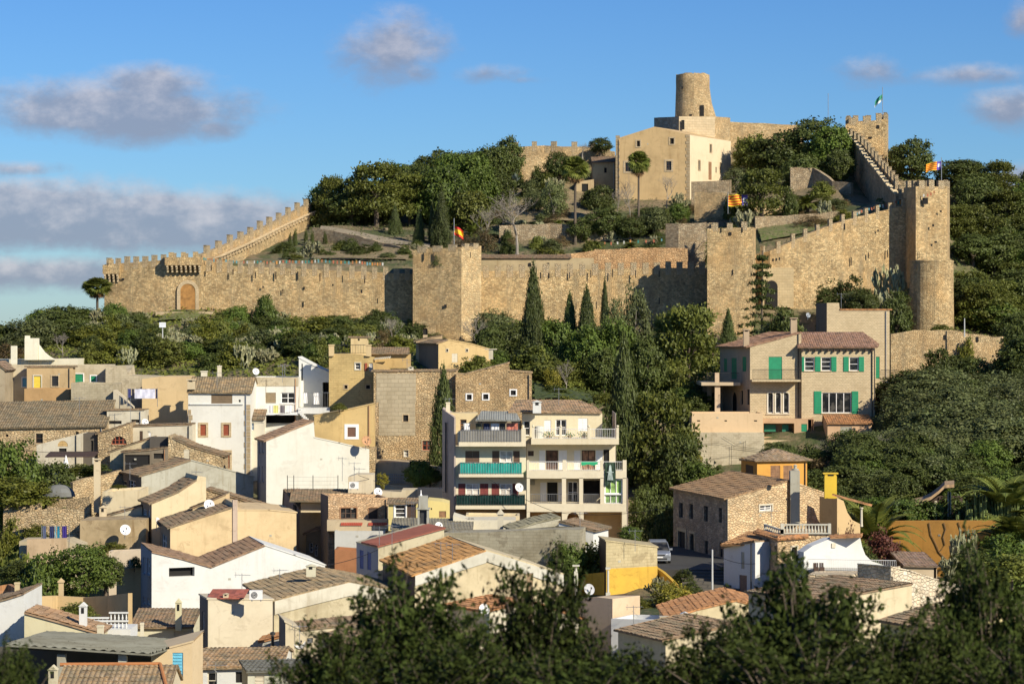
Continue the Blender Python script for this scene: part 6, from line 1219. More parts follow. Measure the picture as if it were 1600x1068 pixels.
# yellow building, car, steps
r,F,G=house('yellow_base_house','flat roofed block house with bright yellow painted lower wall',(947,200),(1027,202.5),945,[(947,845),(1027,855)],plaster((.58,.47,.27),.75,True),L=(936,204),roofs=['s'],mat2=DARKW,sink=2)  # dark wood colour on the left side stands in for shade
mb=MB(); F.t3=Vector((F.t.x,F.t.y,0)); (ua,za),(ub,zb_)=F.uz(947,888),F.uz(1026.8,884); _,z0=F.uz(947,945); p=[F.P(0,za,-.03),F.P(F.L,zb_,-.03),F.P(F.L,z0-1,-.03),F.P(0,z0-1,-.03)]; mb.poly(p); mb.poly([p[0],p[1],F.P(F.L,zb_,.0),F.P(0,za,.0)]); mb.build('painted_band',plaster((.72,.44,.06),.55),r)
cwall('yellow_wall','low bright yellow garden wall left of the flat roofed block house',[(870,896,945,203),(905,897,945,203),(948,893,945,200.8)],.3,plaster((.70,.43,.06),.55),cat='garden wall',jag=0)
cwall('yellow_wall','wavy ochre yellow wall descending beside clipped hedges',[(1021,884,925,204),(1035,893,935,202),(1048,905,940,200),(1060,918,945,198),(1075,926,950,196),(1092,940,960,194)],.25,plaster((.62,.38,.05),.35),cat='garden wall',jag=0)
mb=MB(); mb.cube(W(900,914,199),.3,.3,1.1); mb.cube(W(900,884,199),.55,.4,.1); mb.tube([W(900,930,199),W(900,884,199)],.1,6); tag(mb.build('chimney_pipe',plaster((.7,.66,.55),.2)),'pale chimney pipe with flat cap left on the yellow garden wall','chimney')
mb=MB(); mb.tube([W(950,935,198),W(950,890,198)],.09,8); mb.cube(W(950,889,198),.36,.3,.16); mb.cube(W(950,931,198),.34,.34,.3); tag(mb.build('chimney_pipe',plaster((.62,.58,.5),.2)),'pale chimney pipe with dark cap in front of the yellow painted wall','chimney')
# ================================================================ LOWER RIGHT ROOFS BEHIND THE NEAR OAKS
house('near_house','cream gable house with orange tiles under the yellow garden, beside a pierced chimney',(1045,170),(1180,175),1010,[(1045,966),(1090,952),(1150,938),(1180,946)],plaster((.66,.55,.35),.4),L=(1030,178),roofs=['t','t','t'],tile=TILEO)
house('near_house','low white walled yard house with pipework in the gap between near oak crowns',(955,174),(1040,172),1020,[(955,966),(1040,968)],plaster((.80,.78,.74),.1),depth=3,ops=[(990,974,992,995,'H')])
r=thing('chimney_stack','stone chimney with dark cap beside the white walled yard','chimney',W(1038,985,170)); chim(r,1038,962,1005,13,170,plaster((.60,.52,.38),.5),1)
r=thing('chimney_stack','white triangular vent hood on the orange tiles below the yellow garden','chimney',W(1070,972,170)); chim(r,1070,955,980,12,170,WHITE,3)
house('near_house','small pale block room left of the white yard with peach side wall',(905,178),(957,176),1000,[(905,935),(932,932),(957,935)],plaster((.72,.54,.36),.2),depth=3,roofs='flat')
house('near_house','cream house low between the oaks with chimney pier of brown stone',(760,169),(905,173),1050,[(760,955),(830,940),(905,965)],plaster((.74,.66,.50),.2),depth=5,roofs=['t','t'],tile=TILEO)
r=thing('chimney_stack','brown square chimney pier sticking out between oak leaves','chimney',W(828,960,166)); chim(r,828,895,1000,9,166,plaster((.42,.28,.16),.4),1)
house('near_house','pale house with long brown tile roof at the lower right behind oak leaves',(1290,162),(1425,167),1040,[(1290,938),(1360,924),(1425,912)],plaster((.70,.58,.38),.3),depth=7,roofs=['t','t'],tile=TILE)
house('near_house','yellow wall house with light blue shutter at the lower right corner behind leaves',(1480,147),(1640,151),1090,[(1480,985),(1560,960),(1640,980)],plaster((.72,.60,.30),.15),depth=6,roofs=['t','t'],ops=[(1538,1008,1552,1036,'S',{'c':BLUE})])
house('near_house','cream wall house filling the gap at the bottom centre behind the oaks',(1040,154),(1290,159),1090,[(1040,1000),(1150,975),(1290,1005)],plaster((.62,.52,.34),.3),depth=6,roofs=['t','t'])
house('near_house','low tiled house behind the left near oak',(560,152),(760,156),1090,[(560,1010),(660,985),(760,1005)],plaster((.66,.58,.42),.3),depth=6,roofs=['t','t'])
dish(468,1003,10,162.5,'large round white dish on the beige house beside the near oak')
dish(757,951,9,164,'white dish seen among the oak leaves in the middle')
dish(921,920,9,176,'grey dish on a mast left of the yellow painted wall',plain((.5,.5,.5)))
dish(196,827,8.5,227,'white dish on the stained grey and brown wall',yaw=.4)
dish(327,788,8.5,226,'white dish on the small ochre upper room',yaw=.4)
dish(248,815,8,227,'pale dish seen side on at the shaded gutter left of the ochre gable',yaw=1.3)
dish(686,821,6.5,210,'small white dish below the yellow rooftop wall')
dish(591,768,7,228,'white dish above the stone clad house')
dish(573,688,8,246,'rusty brown and white dish on the corner of the ochre wall house',plaster((.62,.34,.18),.8),yaw=.5)
dish(400,580,5.5,275,'white dish on the parapet of the white house with cluttered balcony')
dish(227,659,5.5,262,'white dish on the low cream house at the left')
dish(1263,492,4,296,'small grey dish on the villa roof beside its tall rear block',plain((.3,.32,.35)))
acunit(400,936,170.5,'white air conditioner on the cream box house roof')
acunit(553,763,230,'white air conditioner on the cream rooftop room')
for a in [(203,722,745,244,'aerial above the brown tiles left of the grey green gable'),(204,622,690,262,'tall thin aerial rising by the stone gable with red half round window'),(195,790,815,230,'aerial above the stained wall with dish'),(378,895,935,180,'thin aerial standing left of the air conditioner against the white gable'),(437,888,915,186,'ring shaped small aerial against the white gable wall'),(306,735,752,236,'aerial before the grey green gable'),(561,730,748,234,'thick aerial mast on the cream rooftop room'),(468,975,1000,162,'aerial behind the large dish of the beige house'),(636,560,575,262,'short aerial above the tall stone house'),(1205,795,812,203,'aerial tangle above the balustrade of the small stone tower'),(990,945,985,172,'aerial inside the white walled yard'),(445,568,592,272,'aerial mast on the parapet of the white house'),(708,815,850,206,'aerial mast before the grey corrugated roof'),(337,1035,1055,146,'small aerial at the bottom left of the tiled house')]: antenna(a[0],a[1],a[2],a[3],a[4],yaw=random.uniform(-.6,.6))
laundry(65,108,821,220,[(.03,.17,1.9,plain((.10,.12,.2)),'garment','faded navy trousers at the left end of the garden clothes line'),(.28,.46,1.6,plain((.02,.03,.10)),'garment','dark navy clothes in the middle of the garden clothes line'),(.47,.53,1.6,plain((.35,.55,.6)),'towel','pale blue towel on the garden clothes line'),(.56,.66,1.6,plain((.02,.25,.38)),'towel','turquoise towel on the garden clothes line'),(.74,.92,1.7,plain((.04,.02,.20)),'garment','violet blue clothes at the right end of the garden clothes line')],'garden clothes line with blue washing on white poles')
laundry(199,246,607,268,[(.02,.12,.9,plain((.05,.06,.2)),'garment','dark blue garment at the left of the washing by the ochre wall'),(.15,.22,.8,plain((.03,.03,.06)),'garment','black garment in the washing by the ochre wall'),(.24,.93,1.0,plain((.66,.66,.76)),'sheet','wide pale lilac sheet hanging by the ochre wall'),(.94,.99,1.0,plain((.05,.05,.12)),'garment','dark strip of clothing at the right end of the washing by the ochre wall')],'clothes line by the blank ochre wall',d1=268)
r=thing('roof_fence','wire fence posts on the tiled roof in front of the blank white gable','fence',W(450,765,236)); 
for px in (449,459,489,528): mb=MB(); mb.tube([W(px,770,235),W(px,742,235)],.035,5); mb.build('post',IRON,r)
mb=MB()
for k in range(4): mb.tube([W(449,745+k*6,235),W(528,745+k*6,235)],.008,3)
mb.build('wire',STEEL,r)
def wire(P,label):
    mb=MB()
    for a,b in zip(P,P[1:]):
        A,B=W(*a),W(*b); L=(B-A).length; mb.tube([A.lerp(B,k/10)-UP*(L*.035*4*(k/10)*(1-k/10)) for k in range(11)],.022,4,False)
    tag(mb.build('overhead_cable',IRON),label,'cable')
wire([(699,768,240.5),(560,742,232)],'black cable sagging from the apartment side wall to the cream rooftop room')
wire([(760,745,238.2),(870,800,236),(1052,790,228)],'long thin cable crossing in front of the right apartment block')
wire([(508,883,196),(591,858,196)],'cable from the white double gable to the red roof house')
wire([(1180,880,198),(1131,872,202)],'cable across the shaded white house front')
wire([(1420,700,262),(1137,700,272)],'thin cable over the garden behind the orange tower house')
wire([(172,700,252),(57,705,250),(-20,690,250)],'cable over the pergola terrace at the left')
wire([(395,650,262),(470,640,262)],'cable between the tall white house and the terrace house')
# lamp posts, flags
def lamp(px,pyt,pyb,d,label,kind=0):
    r=thing('street_lamp',label,'street lamp',W(px,pyb,d)); mb=MB(); mb.tube([W(px,pyb+6,d),W(px,pyt,d)],[.09,.06],8); mb.build('pole',plain((.5,.5,.48)) if kind!=1 else IRON,r); c=W(px,pyt,d); mb=MB()
    if kind==0: mb.cube(c+Vector((0,0,-.1)),.75,.3,.6); mb.build('lamp_head',plain((.75,.78,.8)),r)
    elif kind==1: mb.lathe(c,[(.08,0),(.2,.1),(.28,.5),(.3,.52),(.1,.75),(.03,.95),(0,.95)],8); mb.build('lantern',IRON,r)
lamp(254,510,576,303,'floodlight on a tall pale pole on the slope beneath the arched gate'); lamp(800,515,545,318,'black old style lantern post between the bastion and the tall cypress',1)
lamp(1113,858,940,199,'plain tall pale pole standing by the steps in front of the stone house',2); lamp(1507,497,520,318,'small white lamp head on the wooded hillside at right',2)
lamp(343,570,588,272,'short post on the parapet behind the tall white house',2)
def flag(px,pyt,pyb,d,x0,x1,y0,y1,label,stripes,vertical=False,canton=None,droop=0.0,rot=0):
    r=thing('flag',label,'flag',W(px,pyb,d)); mb=MB(); mb.tube([W(px,pyb+4,d),W(px,pyt,d)],.05,6); mb.build('pole',STEEL,r)
    m,nt,b=newmat('flag cloth'); uv=uvn(nt); s=nd(nt,'ShaderNodeSeparateXYZ',{0:uv}).outputs
    st=[]; n=len(stripes)
    for i,c in enumerate(stripes): st.append((i/n,c))
    c=ramp(nt,s[0] if vertical else s[1],st,'CONSTANT')
    if canton:
        f=mth(nt,'GREATER_THAN' if canton[0]>0 else 'LESS_THAN',s[0],abs(canton[0])); c=mixc(nt,f,c,canton[1])
        a=mth(nt,'LESS_THAN',mth(nt,'ABSOLUTE',mth(nt,'SUBTRACT',s[0],canton[2])),.09); b2=mth(nt,'LESS_THAN',mth(nt,'ABSOLUTE',mth(nt,'SUBTRACT',s[1],.55)),.2)
        c=mixc(nt,mth(nt,'MULTIPLY',a,b2),c,(.8,.8,.8))
    nt.links.new(c,b.inputs['Base Color']); b.inputs['Roughness'].default_value=.8
    mb=MB(); rows=[];uvs=[]; N=14; K=8
    for k in range(K+1):
        row=[];ur=[]
        for i in range(N+1):
            t=i/N; v=k/K; x=x0+(x1-x0)*t; y=y1+(y0-y1)*v+droop*t+math.sin(t*7+v)*.6
            row.append(W(x,y,d)+Vector((0,math.sin(t*8+v*2)*.22,0))); ur.append((t,v))
        rows.append(row);uvs.append(ur)
    mb.grid(rows,uvs); mb.build('cloth',m,r,smooth=True)
RE=(.62,.03,.02); YE=(.85,.52,.02); PU=(.12,.08,.38)
for i in range(16):
    px,d,py=random.choice([(330,263,600),(445,266,588),(545,228,741),(640,213,812),(735,212,812),(860,246,626),(700,243,650),(255,262,662),(120,262,640),(415,220,800),(560,178,912),(700,183,870),(905,207,828),(1240,298,500),(1320,300,484),(1000,200,850),(600,196,845),(350,262,592)]); px+=random.uniform(-14,14)
    antenna(px,py-random.uniform(18,30),py+5,d,'thin roof aerial %s'%['on the left village roofs','above the central village roofs','on the roofs right of the apartments'][0 if px<480 else 1 if px<980 else 2],yaw=random.uniform(-.8,.8),n=random.choice((4,5,7)),group='roof aerials of the village')
flag(709.5,341,385,341,710,724,352,366,'red and yellow flag drooping on a pole above the broad bastion',[RE,YE,YE,RE],droop=8)
flag(1137.5,300,330,362,1138,1168,304,322,'red and yellow striped flag with purple end behind the square tower',[YE,RE,YE,RE,YE,RE,YE,RE,YE],canton=(.7,PU,.85))
flag(1471,246,292,346,1471,1447,251,264,'wind blown striped red and yellow flag with purple corner on the tall east tower',[YE,RE,YE,RE,YE,RE,YE,RE,YE],canton=(-.3,PU,.15),droop=5)
flag(1379,136,180,404,1379,1367,146,156,'green and white flag on the summit tower at the top right',[(.75,.78,.78),(.05,.30,.18),(.05,.30,.18)],droop=12)
mb=MB(); mb.tube([W(1294,195,414),W(1294,146,414)],.05,5); tag(mb.build('radio_mast',STEEL),'very thin mast on the skyline left of the summit tower','mast')
# bunting
def bunting(P,n,label):
    cols=[plain((.50,.22,.05)),plain((.04,.22,.18)),plain((.40,.12,.06)),plain((.50,.50,.46)),plain((.12,.28,.30)),plain((.35,.14,.05))]
    r=thing('bunting',label,'bunting',W(*P[0])); pts=[]
    for a,b in zip(P,P[1:]):
        for k in range(12): t=k/12; pts.append(W(a[0]+(b[0]-a[0])*t,a[1]+(b[1]-a[1])*t+4*t*(1-t)*1.5,a[2]+(b[2]-a[2])*t))
    pts.append(W(*P[-1])); mb=MB(); mb.tube(pts,.012,3); mb.build('cord',STEEL,r)
    for i in range(n):
        t=(i+.5)/n*(len(pts)-1); k=int(t); p=pts[k].lerp(pts[k+1],t-k); mb=MB(); y=Vector((0,.03*random.choice((-1,1)),0)); w_=.2;h=.34+random.random()*.1; p=p-UP*.25
        mb.poly([p-Vector((w_/2,0,0)),p+Vector((w_/2,0,0)),p+Vector((w_/2,0,-h))+y,p+Vector((-w_/2,0,-h))+y]); mb.build('pennant',random.choice(cols),r)
bunting([(314,398,336),(345,401,337),(400,404,338),(450,403,339),(500,402,340),(560,404,341),(600,407,342)],60,'long string of coloured pennants above the low wall right of the gate')
bunting([(1330,331,352),(1350,323,352),(1372,317,351),(1400,311,350),(1420,308,345)],22,'string of coloured pennants climbing to the tall east tower')
bunting([(1425,297,343),(1447,300,340.5),(1462,293,340.5)],6,'short string of pennants on the face of the tall east tower')
bunting([(940,375,362),(985,372,362),(1040,369,362)],9,'sparse string of pennants across the shaded garden terrace')
# ---------------------------------------------------------------- the van
def car():
    c0=Vector((X(1031,211),211,Zp(880,211))); r=thing('parked_van','silver parked people carrier facing the camera beside the flat roofed block house','car',c0); P=lambda x,y,z: c0+Vector((x,y,z))
    secs=[(0,.86,.30,.72),(.06,.9,.22,.84),(.5,.92,.2,.93),(1.05,.93,.2,1.02),(1.2,.93,.2,1.05),(2.0,.93,.2,1.06),(3.6,.93,.2,1.06),(4.2,.9,.25,1.0),(4.4,.85,.3,.9)]
    silver=plain((.42,.44,.46),.28,.55,.03); mb=MB(); rows=[]
    for (y,hw,zb,zt) in secs: rows.append([P(x*hw,y,z) for x,z in ((-.94,zb),(-1,zb+.12),(-1,zt-.14),(-.94,zt-.03),(-.6,zt),(.6,zt),(.94,zt-.03),(1,zt-.14),(1,zb+.12),(.94,zb))])
    mb.grid(rows); mb.poly(rows[0]); mb.poly(rows[-1]); mb.build('body',silver,r,smooth=False)
    mb=MB(); cs=[(1.0,.86,1.02,.80),(1.9,.74,1.66,.62),(2.6,.75,1.72,.64),(3.7,.74,1.68,.62),(4.3,.84,1.0,.8)]
    b0=[(-.86,1.0,1.0),(.86,1.0,1.0)]; t=[[-.70,1.85,1.62],[.70,1.85,1.62],[.72,3.8,1.64],[-.72,3.8,1.64]]; b=[[-.88,1.0,1.02],[.88,1.0,1.02],[.88,4.35,1.0],[-.88,4.35,1.0]]
    mb.poly([P(*q) for q in t]); 
    for i in range(4):
        j=(i+1)%4; A,B_,C_,D_=P(*b[i]),P(*b[j]),P(*t[j]),P(*t[i]); 
        if i!=0: mb.poly([A,B_,C_,D_])
    t2=[[q[0]*.96,q[1]+(.1 if q[1]<2 else -.1),q[2]+.07] for q in t]; mb.poly([P(*q) for q in t2]); 
    for i in range(4): j=(i+1)%4; mb.poly([P(*t[i]),P(*t[j]),P(*t2[j]),P(*t2[i])])
    mb.build('roof',silver,r)
    mb=MB(); mb.poly([P(-.84,1.03,1.05),P(.84,1.03,1.05),P(.69,1.84,1.60),P(-.69,1.84,1.60)]); mb.build('windscreen',GL,r)
    for s in (-1,1): mb=MB(); mb.tube([P(s*.87,1.0,1.03),P(s*.71,1.86,1.63)],.035,5); mb.build('pillar',silver,r)
    for s in (-1,1):
        mb=MB(); mb.poly([P(s*.90,1.3,1.1),P(s*.90,4.1,1.08),P(s*.77,3.7,1.55),P(s*.77,2.0,1.55)]); mb.build('side_window',GL,r)
        mb=MB(); q=[P(s*.50,-.01,.66),P(s*.86,.05,.68),P(s*.88,.10,.84),P(s*.54,.02,.80)]; mb.poly(q); mb.poly([p+Vector((0,.05,0)) for p in q]); 
        for i in range(4): mb.poly([q[i],q[(i+1)%4],q[(i+1)%4]+Vector((0,.05,0)),q[i]+Vector((0,.05,0))])
        mb.build('headlight',plain((.8,.82,.85),.15),r)
        mb=MB(); mb.cube(P(s*1.02,1.35,1.0),.2,.12,.16); mb.build('mirror',silver,r)
        for y in (.85,3.5):
            mb=MB(); n=16; c=P(s*.84,y,.31); ring=[(0,.31),(.06,.32),(.18,.32),(.2,.30)]
            mb.grid([[c+Vector((s*(-.1+dx),math.cos(2*math.pi*k/n)*rr,math.sin(2*math.pi*k/n)*rr)) for k in range(n+1)] for dx,rr in ring]); mb.poly([c+Vector((s*.09,math.cos(2*math.pi*k/n)*.3,math.sin(2*math.pi*k/n)*.3)) for k in range(n)]); mb.build('wheel',plain((.02,.02,.02)),r)
    mb=MB(); mb.box(P(-.42,-.015,.64),(.84,0,0),(0,.03,0),(0,0,.12)); mb.box(P(-.6,-.02,.30),(1.2,0,0),(0,.03,0),(0,0,.16)); mb.build('grille',plain((.03,.03,.03)),r)
    mb=MB(); mb.box(P(-.26,-.04,.47),(.52,0,0),(0,.02,0),(0,0,.11)); mb.build('number_plate',WHT,r)
    mb=MB(); mb.box(P(-.88,-.03,.24),(1.76,0,0),(0,.08,0),(0,0,.07)); mb.box(P(-.84,-.035,.56),(1.68,0,0),(0,.06,0),(0,0,.06)); mb.build('bumper',silver,r)
car()
mb=MB(); 
for i,(px,pz,d,w_,dp) in enumerate([(1040,884,209,9,14),]): mb.box((X(1006,216),206,Zp(884,209)-3),(8.5,0,0),(0,22,0),(0,0,3))
struct(mb.build('road',plaster((.055,.052,.048),.4)))  # road colour darkened to stand in for the shade on the street
mb=MB()
for i in range(16): z=Zp(888,208)-i*.19; mb.box((X(1062,206),206-i*.75-.75,z-3),(5.2,0,0),(0,.76,0),(0,0,3))
struct(mb.build('steps',plaster((.12,.105,.085),.5)))  # step colour darkened as well, painting the street shade
# ================================================================ PLANTS
rg=np.random.default_rng(11)
def leafobj(name,cen,nor,size,mat,asp=.5,up=None):
    """many small pointed leaf faces in one crown mesh"""
    n=len(cen); nor=nor/np.linalg.norm(nor,axis=1,keepdims=True); r=rg.normal(size=(n,3)) if up is None else up
    a=np.cross(nor,r); a/=np.linalg.norm(a,axis=1,keepdims=True)+1e-9; b=np.cross(nor,a); s=(size*rg.uniform(.6,1.35,(n,1)))
    if up is not None: a,b=b,a
    V=np.stack([cen-a*s,cen-b*s*asp,cen+a*s,cen+b*s*asp],1).reshape(-1,3); Fc=np.arange(n*4).reshape(-1,4)
    me=bpy.data.meshes.new(name); me.from_pydata(V.tolist(),[],Fc.tolist()); me.materials.append(mat); return bpy.data.objects.new(name,me)
def blob(nc,per,cr,size,mat,shape='round',name='crown',asp=.55,seed=0):
    C_=[];N_=[]
    k=0
    while k<nc:
        d=rg.normal(size=3); d/=np.linalg.norm(d); 
        lump=1+.32*noise.noise(Vector(d*1.7)+Vector((seed*7.1,0,0)))+.18*noise.noise(Vector(d*4.1)+Vector((0,seed*3.3,0)))
        rr=rg.uniform(.45,1)**.45*lump*.46
        c=d*rr
        if shape=='round':
            if d[2]<-.55 and rg.random()<.6: continue
            c=c*[1,1,1]+[0,0,.54]
        elif shape=='dome': c=np.array([c[0]*1.05,c[1]*1.05,abs(c[2])*1.75+.04])
        elif shape=='pine':
            if d[2]<-.2: continue
            lay=rg.integers(0,3); rad=[.5,.42,.28][lay]; a=rg.uniform(0,2*math.pi); q=rad*rg.uniform(.2,1)**.5*lump; c=np.array([math.cos(a)*q,math.sin(a)*q,[.42,.66,.88][lay]+rg.uniform(-.07,.07)-q*q*.45])
        elif shape=='cone': # cypress
            z=rg.uniform(0,1)**1.15; prof=min(1,(z+.04)*5)*(1-z**1.7)**.8; a=rg.uniform(0,2*math.pi); q=.62*prof*rg.uniform(.55,1.0)*(1+.15*math.sin(a*3+z*9+seed)); c=np.array([math.cos(a)*q,math.sin(a)*q,z*.98]); d=np.array([math.cos(a),math.sin(a),.25])
        elif shape=='fir': # tiered conifer with gaps
            t=rg.integers(0,13)/13.; z=.10+t*.86; a=rg.integers(0,7)*2*math.pi/7+t*9; q=(.48*(1-t)**.8+.02)*rg.uniform(.15,1); c=np.array([math.cos(a)*q,math.sin(a)*q,z-q*.12+rg.uniform(-.012,.012)]); d=np.array([0,0,1.])
        elif shape=='box': c=np.clip(c*1.9,-.48,.48)+[0,0,.5]
        k+=1
        sp=rg.normal(size=(per,3))*cr*([1,1,.65] if shape!='cone' else [.6,.6,1.3] if 0 else [1,1,1.2]); C_.append(c+sp*(np.array([1,1,.35]) if shape=='fir' else 1)); N_.append(d*1.1+rg.normal(size=(per,3))*.75+[0,0,.25])
    return leafobj(name,np.concatenate(C_),np.concatenate(N_),size,mat,asp)
def trunkobj(h,r,br=5,seed=0,mat=BARK,low=-.35):
    rr=random.Random(seed); mb=MB(); top=Vector((rr.uniform(-.04,.04),rr.uniform(-.04,.04),h)); mb.tube([(0,0,low),(0,0,0),(rr.uniform(-.03,.03),0,h*.5),top],[r*1.3,r*1.15,r,r*.75],7)
    for i in range(br):
        a=i*2.4+rr.random(); l=rr.uniform(.2,.36); z0=h*rr.uniform(.6,1); s=Vector((0,0,z0)) if z0<h else top; e=s+Vector((math.cos(a)*l,math.sin(a)*l,rr.uniform(.2,.42))); m_=(s+e)/2+Vector((0,0,.05)); mb.tube([s,m_,e],[r*.55,r*.4,r*.15],5)
    o=mb.build('trunk',mat,None,local=True); COL.objects.unlink(o); return o
def bare(seed,levels=6,mat=BARKG,spread=.75):
    rr=random.Random(seed); mb=MB()
    def go(p,d,l,r,k):
        q=p+d*l; mid=(p+q)/2+Vector((rr.uniform(-1,1),rr.uniform(-1,1),0))*l*.08; mb.tube([p,mid,q],[r,r*.85,r*.68],4 if k>1 else 6,False)
        if k>=levels: return
        for i in range(3 if k<3 else rr.choice((2,3))):
            v=(d+Vector((rr.gauss(0,spread),rr.gauss(0,spread),rr.uniform(-.1,.5)))).normalized(); go(q,v,l*rr.uniform(.62,.85),r*.6,k+1)
    mb.tube([(0,0,-.3),(0,0,.05)],[.03,.022],6,False); go(Vector((0,0,.04)),Vector((.05,0,1)),.20,.015,0)
    zs=max(v[2] for v in mb.v); xs=max(max(abs(v[0]),abs(v[1])) for v in mb.v); mb.v=[(x/xs*.5,y/xs*.5,z/zs if z>0 else z) for x,y,z in mb.v]
    o=mb.build('branches',mat,None,local=True); COL.objects.unlink(o); return o
LG=leafmat((.088,.108,.022)); LD=leafmat((.048,.066,.016)); LO=leafmat((.072,.092,.034)); LY=leafmat((.13,.15,.024)); LP=leafmat((.066,.082,.016),.45); LC=leafmat((.040,.056,.014),.4,.1); LB=leafmat((.14,.11,.05)); LR=leafmat((.09,.04,.03)); LX=leafmat((.24,.26,.15),.4,.1); LPALM=leafmat((.100,.128,.026),.35,.25); LDEAD=leafmat((.26,.17,.08),.3,.1)
PROT={}
def reg(k,*o): PROT[k]=list(o)
for i in range(4):
    reg(('broad',i),blob(190,34,.055,.030,[LG,LD,LG,LO][i],'round',seed=i),trunkobj(.38,.045,6,i))
    reg(('bush',i),blob(150,30,.06,.036,[LG,LD,LO,LY][i],'dome',seed=i+10),trunkobj(.15,.03,4,i))
for i in range(2):
    reg(('dark',i),blob(210,34,.05,.028,LD,'round',seed=i+20),trunkobj(.38,.045,6,i+9)); reg(('olive',i),blob(150,30,.06,.026,LO,'round',seed=i+30),trunkobj(.4,.04,6,i+5,BARKG))
    reg(('pine',i),blob(230,34,.05,.024,LP,'pine',seed=i+40),trunkobj(.5,.035,8,i+7))
    reg(('cypress',i),blob(760,24,.04,.026,LC,'cone',seed=i+50,asp=.4),trunkobj(.2,.03,0,3)); reg(('bare',i),bare(i+3)); reg(('oakgreen',i),blob(210,34,.05,.028,leafmat((.062,.098,.018)),'round',seed=i+60),trunkobj(.38,.045,6,i+2))
reg(('fir',0),blob(330,20,.028,.018,LC,'fir',seed=3),trunkobj(.95,.018,0,3))
reg(('hedge',0),blob(260,30,.05,.03,leafmat((.05,.085,.015)),'box',seed=3),trunkobj(.2,.03,0,3)); reg(('box',0),blob(300,30,.035,.022,LD,'dome',seed=8),trunkobj(.15,.03,0,3)); reg(('red',0),blob(150,30,.06,.03,LR,'dome',seed=5),trunkobj(.15,.03,4,3)); reg(('yellow',0),blob(110,26,.06,.035,leafmat((.22,.22,.03)),'round',seed=5),trunkobj(.38,.03,4,3)); reg(('dry',0),blob(120,26,.06,.024,LB,'dome',seed=15),trunkobj(.15,.03,4,3))
def fan(kind,sm):
    out=[]; rr=random.Random(sm)
    cr=MB(); dead=MB()
    def fanleaf(mb,p,a,el,L,R_):
        d=Vector((math.cos(a)*math.cos(el),math.sin(a)*math.cos(el),math.sin(el))); e=p+d*L; side=d.cross(UP).normalized(); up=side.cross(d); ro=rr.uniform(-1.1,1.1); side,up=side*math.cos(ro)+up*math.sin(ro),up*math.cos(ro)-side*math.sin(ro); mb.tube([p,e],.004,3,False)
        for k in range(13):
            t=(k/12-.5)*3.6; v=(d*math.cos(t)+side*math.sin(t)); tip=e+v*R_*rr.uniform(.85,1.05)-UP*R_*.30*abs(math.cos(t*.5)); w_=v.cross(up).normalized()*R_*.085; m_=e+v*R_*.5; mb.poly([e,m_+w_,tip,m_-w_])
    return fanleaf,cr,dead,rr
def washingtonia(seed,hs=1.0):
    # unit height 1, crown about .32 wide
    fl,cr,dead,rr=fan(0,seed); top=Vector((0,0,.85))
    for i in range(64): fl(cr,top,rr.uniform(0,6.28),rr.uniform(-.8,1.45),.075,.085)
    for i in range(14): fl(dead,top-UP*.05,rr.uniform(0,6.28),rr.uniform(-1.45,-.6),.06,.06)
    t=MB(); t.tube([(0,0,-.15),(0,0,0),(.004,0,.4),(0,0,.87)],[.019,.017,.012,.011],8)
    a=cr.build('crown',LPALM,None,local=True); b=dead.build('dead_fronds',LDEAD,None,local=True); c=t.build('trunk',BARK,None,local=True)
    for o in (a,b,c): COL.objects.unlink(o)
    return [a,b,c]
def datepalm(seed,n=46,nt_=.25,droop=1.0):
    rr=random.Random(seed); cr=MB(); top=Vector((0,0,nt_))
    for i in range(n):
        a=rr.uniform(0,6.28); el=rr.uniform(-.25,1.4); L=.55*rr.uniform(.8,1.05); p=top.copy(); pts=[p.copy()]; K=9
        for k in range(K): e=el-droop*(k/K)**1.4*1.5; p=p+Vector((math.cos(a)*math.cos(e),math.sin(a)*math.cos(e),math.sin(e)))*L/K; pts.append(p.copy())
        cr.tube(pts,[.008*(1-k/K)+.002 for k in range(K+1)],3,False)
        for k in range(1,K+1):
            d=(pts[k]-pts[k-1]).normalized(); s=d.cross(UP).normalized() if abs(d.z)<.99 else Vector((1,0,0)); u=s.cross(d)
            for j in range(3):
                q=pts[k-1].lerp(pts[k],j/3); ll=.11*math.sin(math.pi*min(1,(k+j/3)/K*.8+.18))
                for e in (-1,1): tip=q+(s*e*.85+d*.6+u*.25-UP*.25).normalized()*ll; w_=d*.016; cr.poly([q-w_,q+w_,tip])
    t=MB(); t.tube([(0,0,-.3),(0,0,0),(0,0,nt_)],[.06,.05,.055],9); a=cr.build('crown',LPALM,None,local=True); c=t.build('trunk',BARK,None,local=True)
    for o in (a,c): COL.objects.unlink(o)
    return [a,c]
PROT[('fanpalm',0)]=washingtonia(1); PROT[('fanpalm',1)]=washingtonia(2); PROT[('datepalm',0)]=datepalm(4); PROT[('datepalm',1)]=datepalm(5,60,.35,1.2)
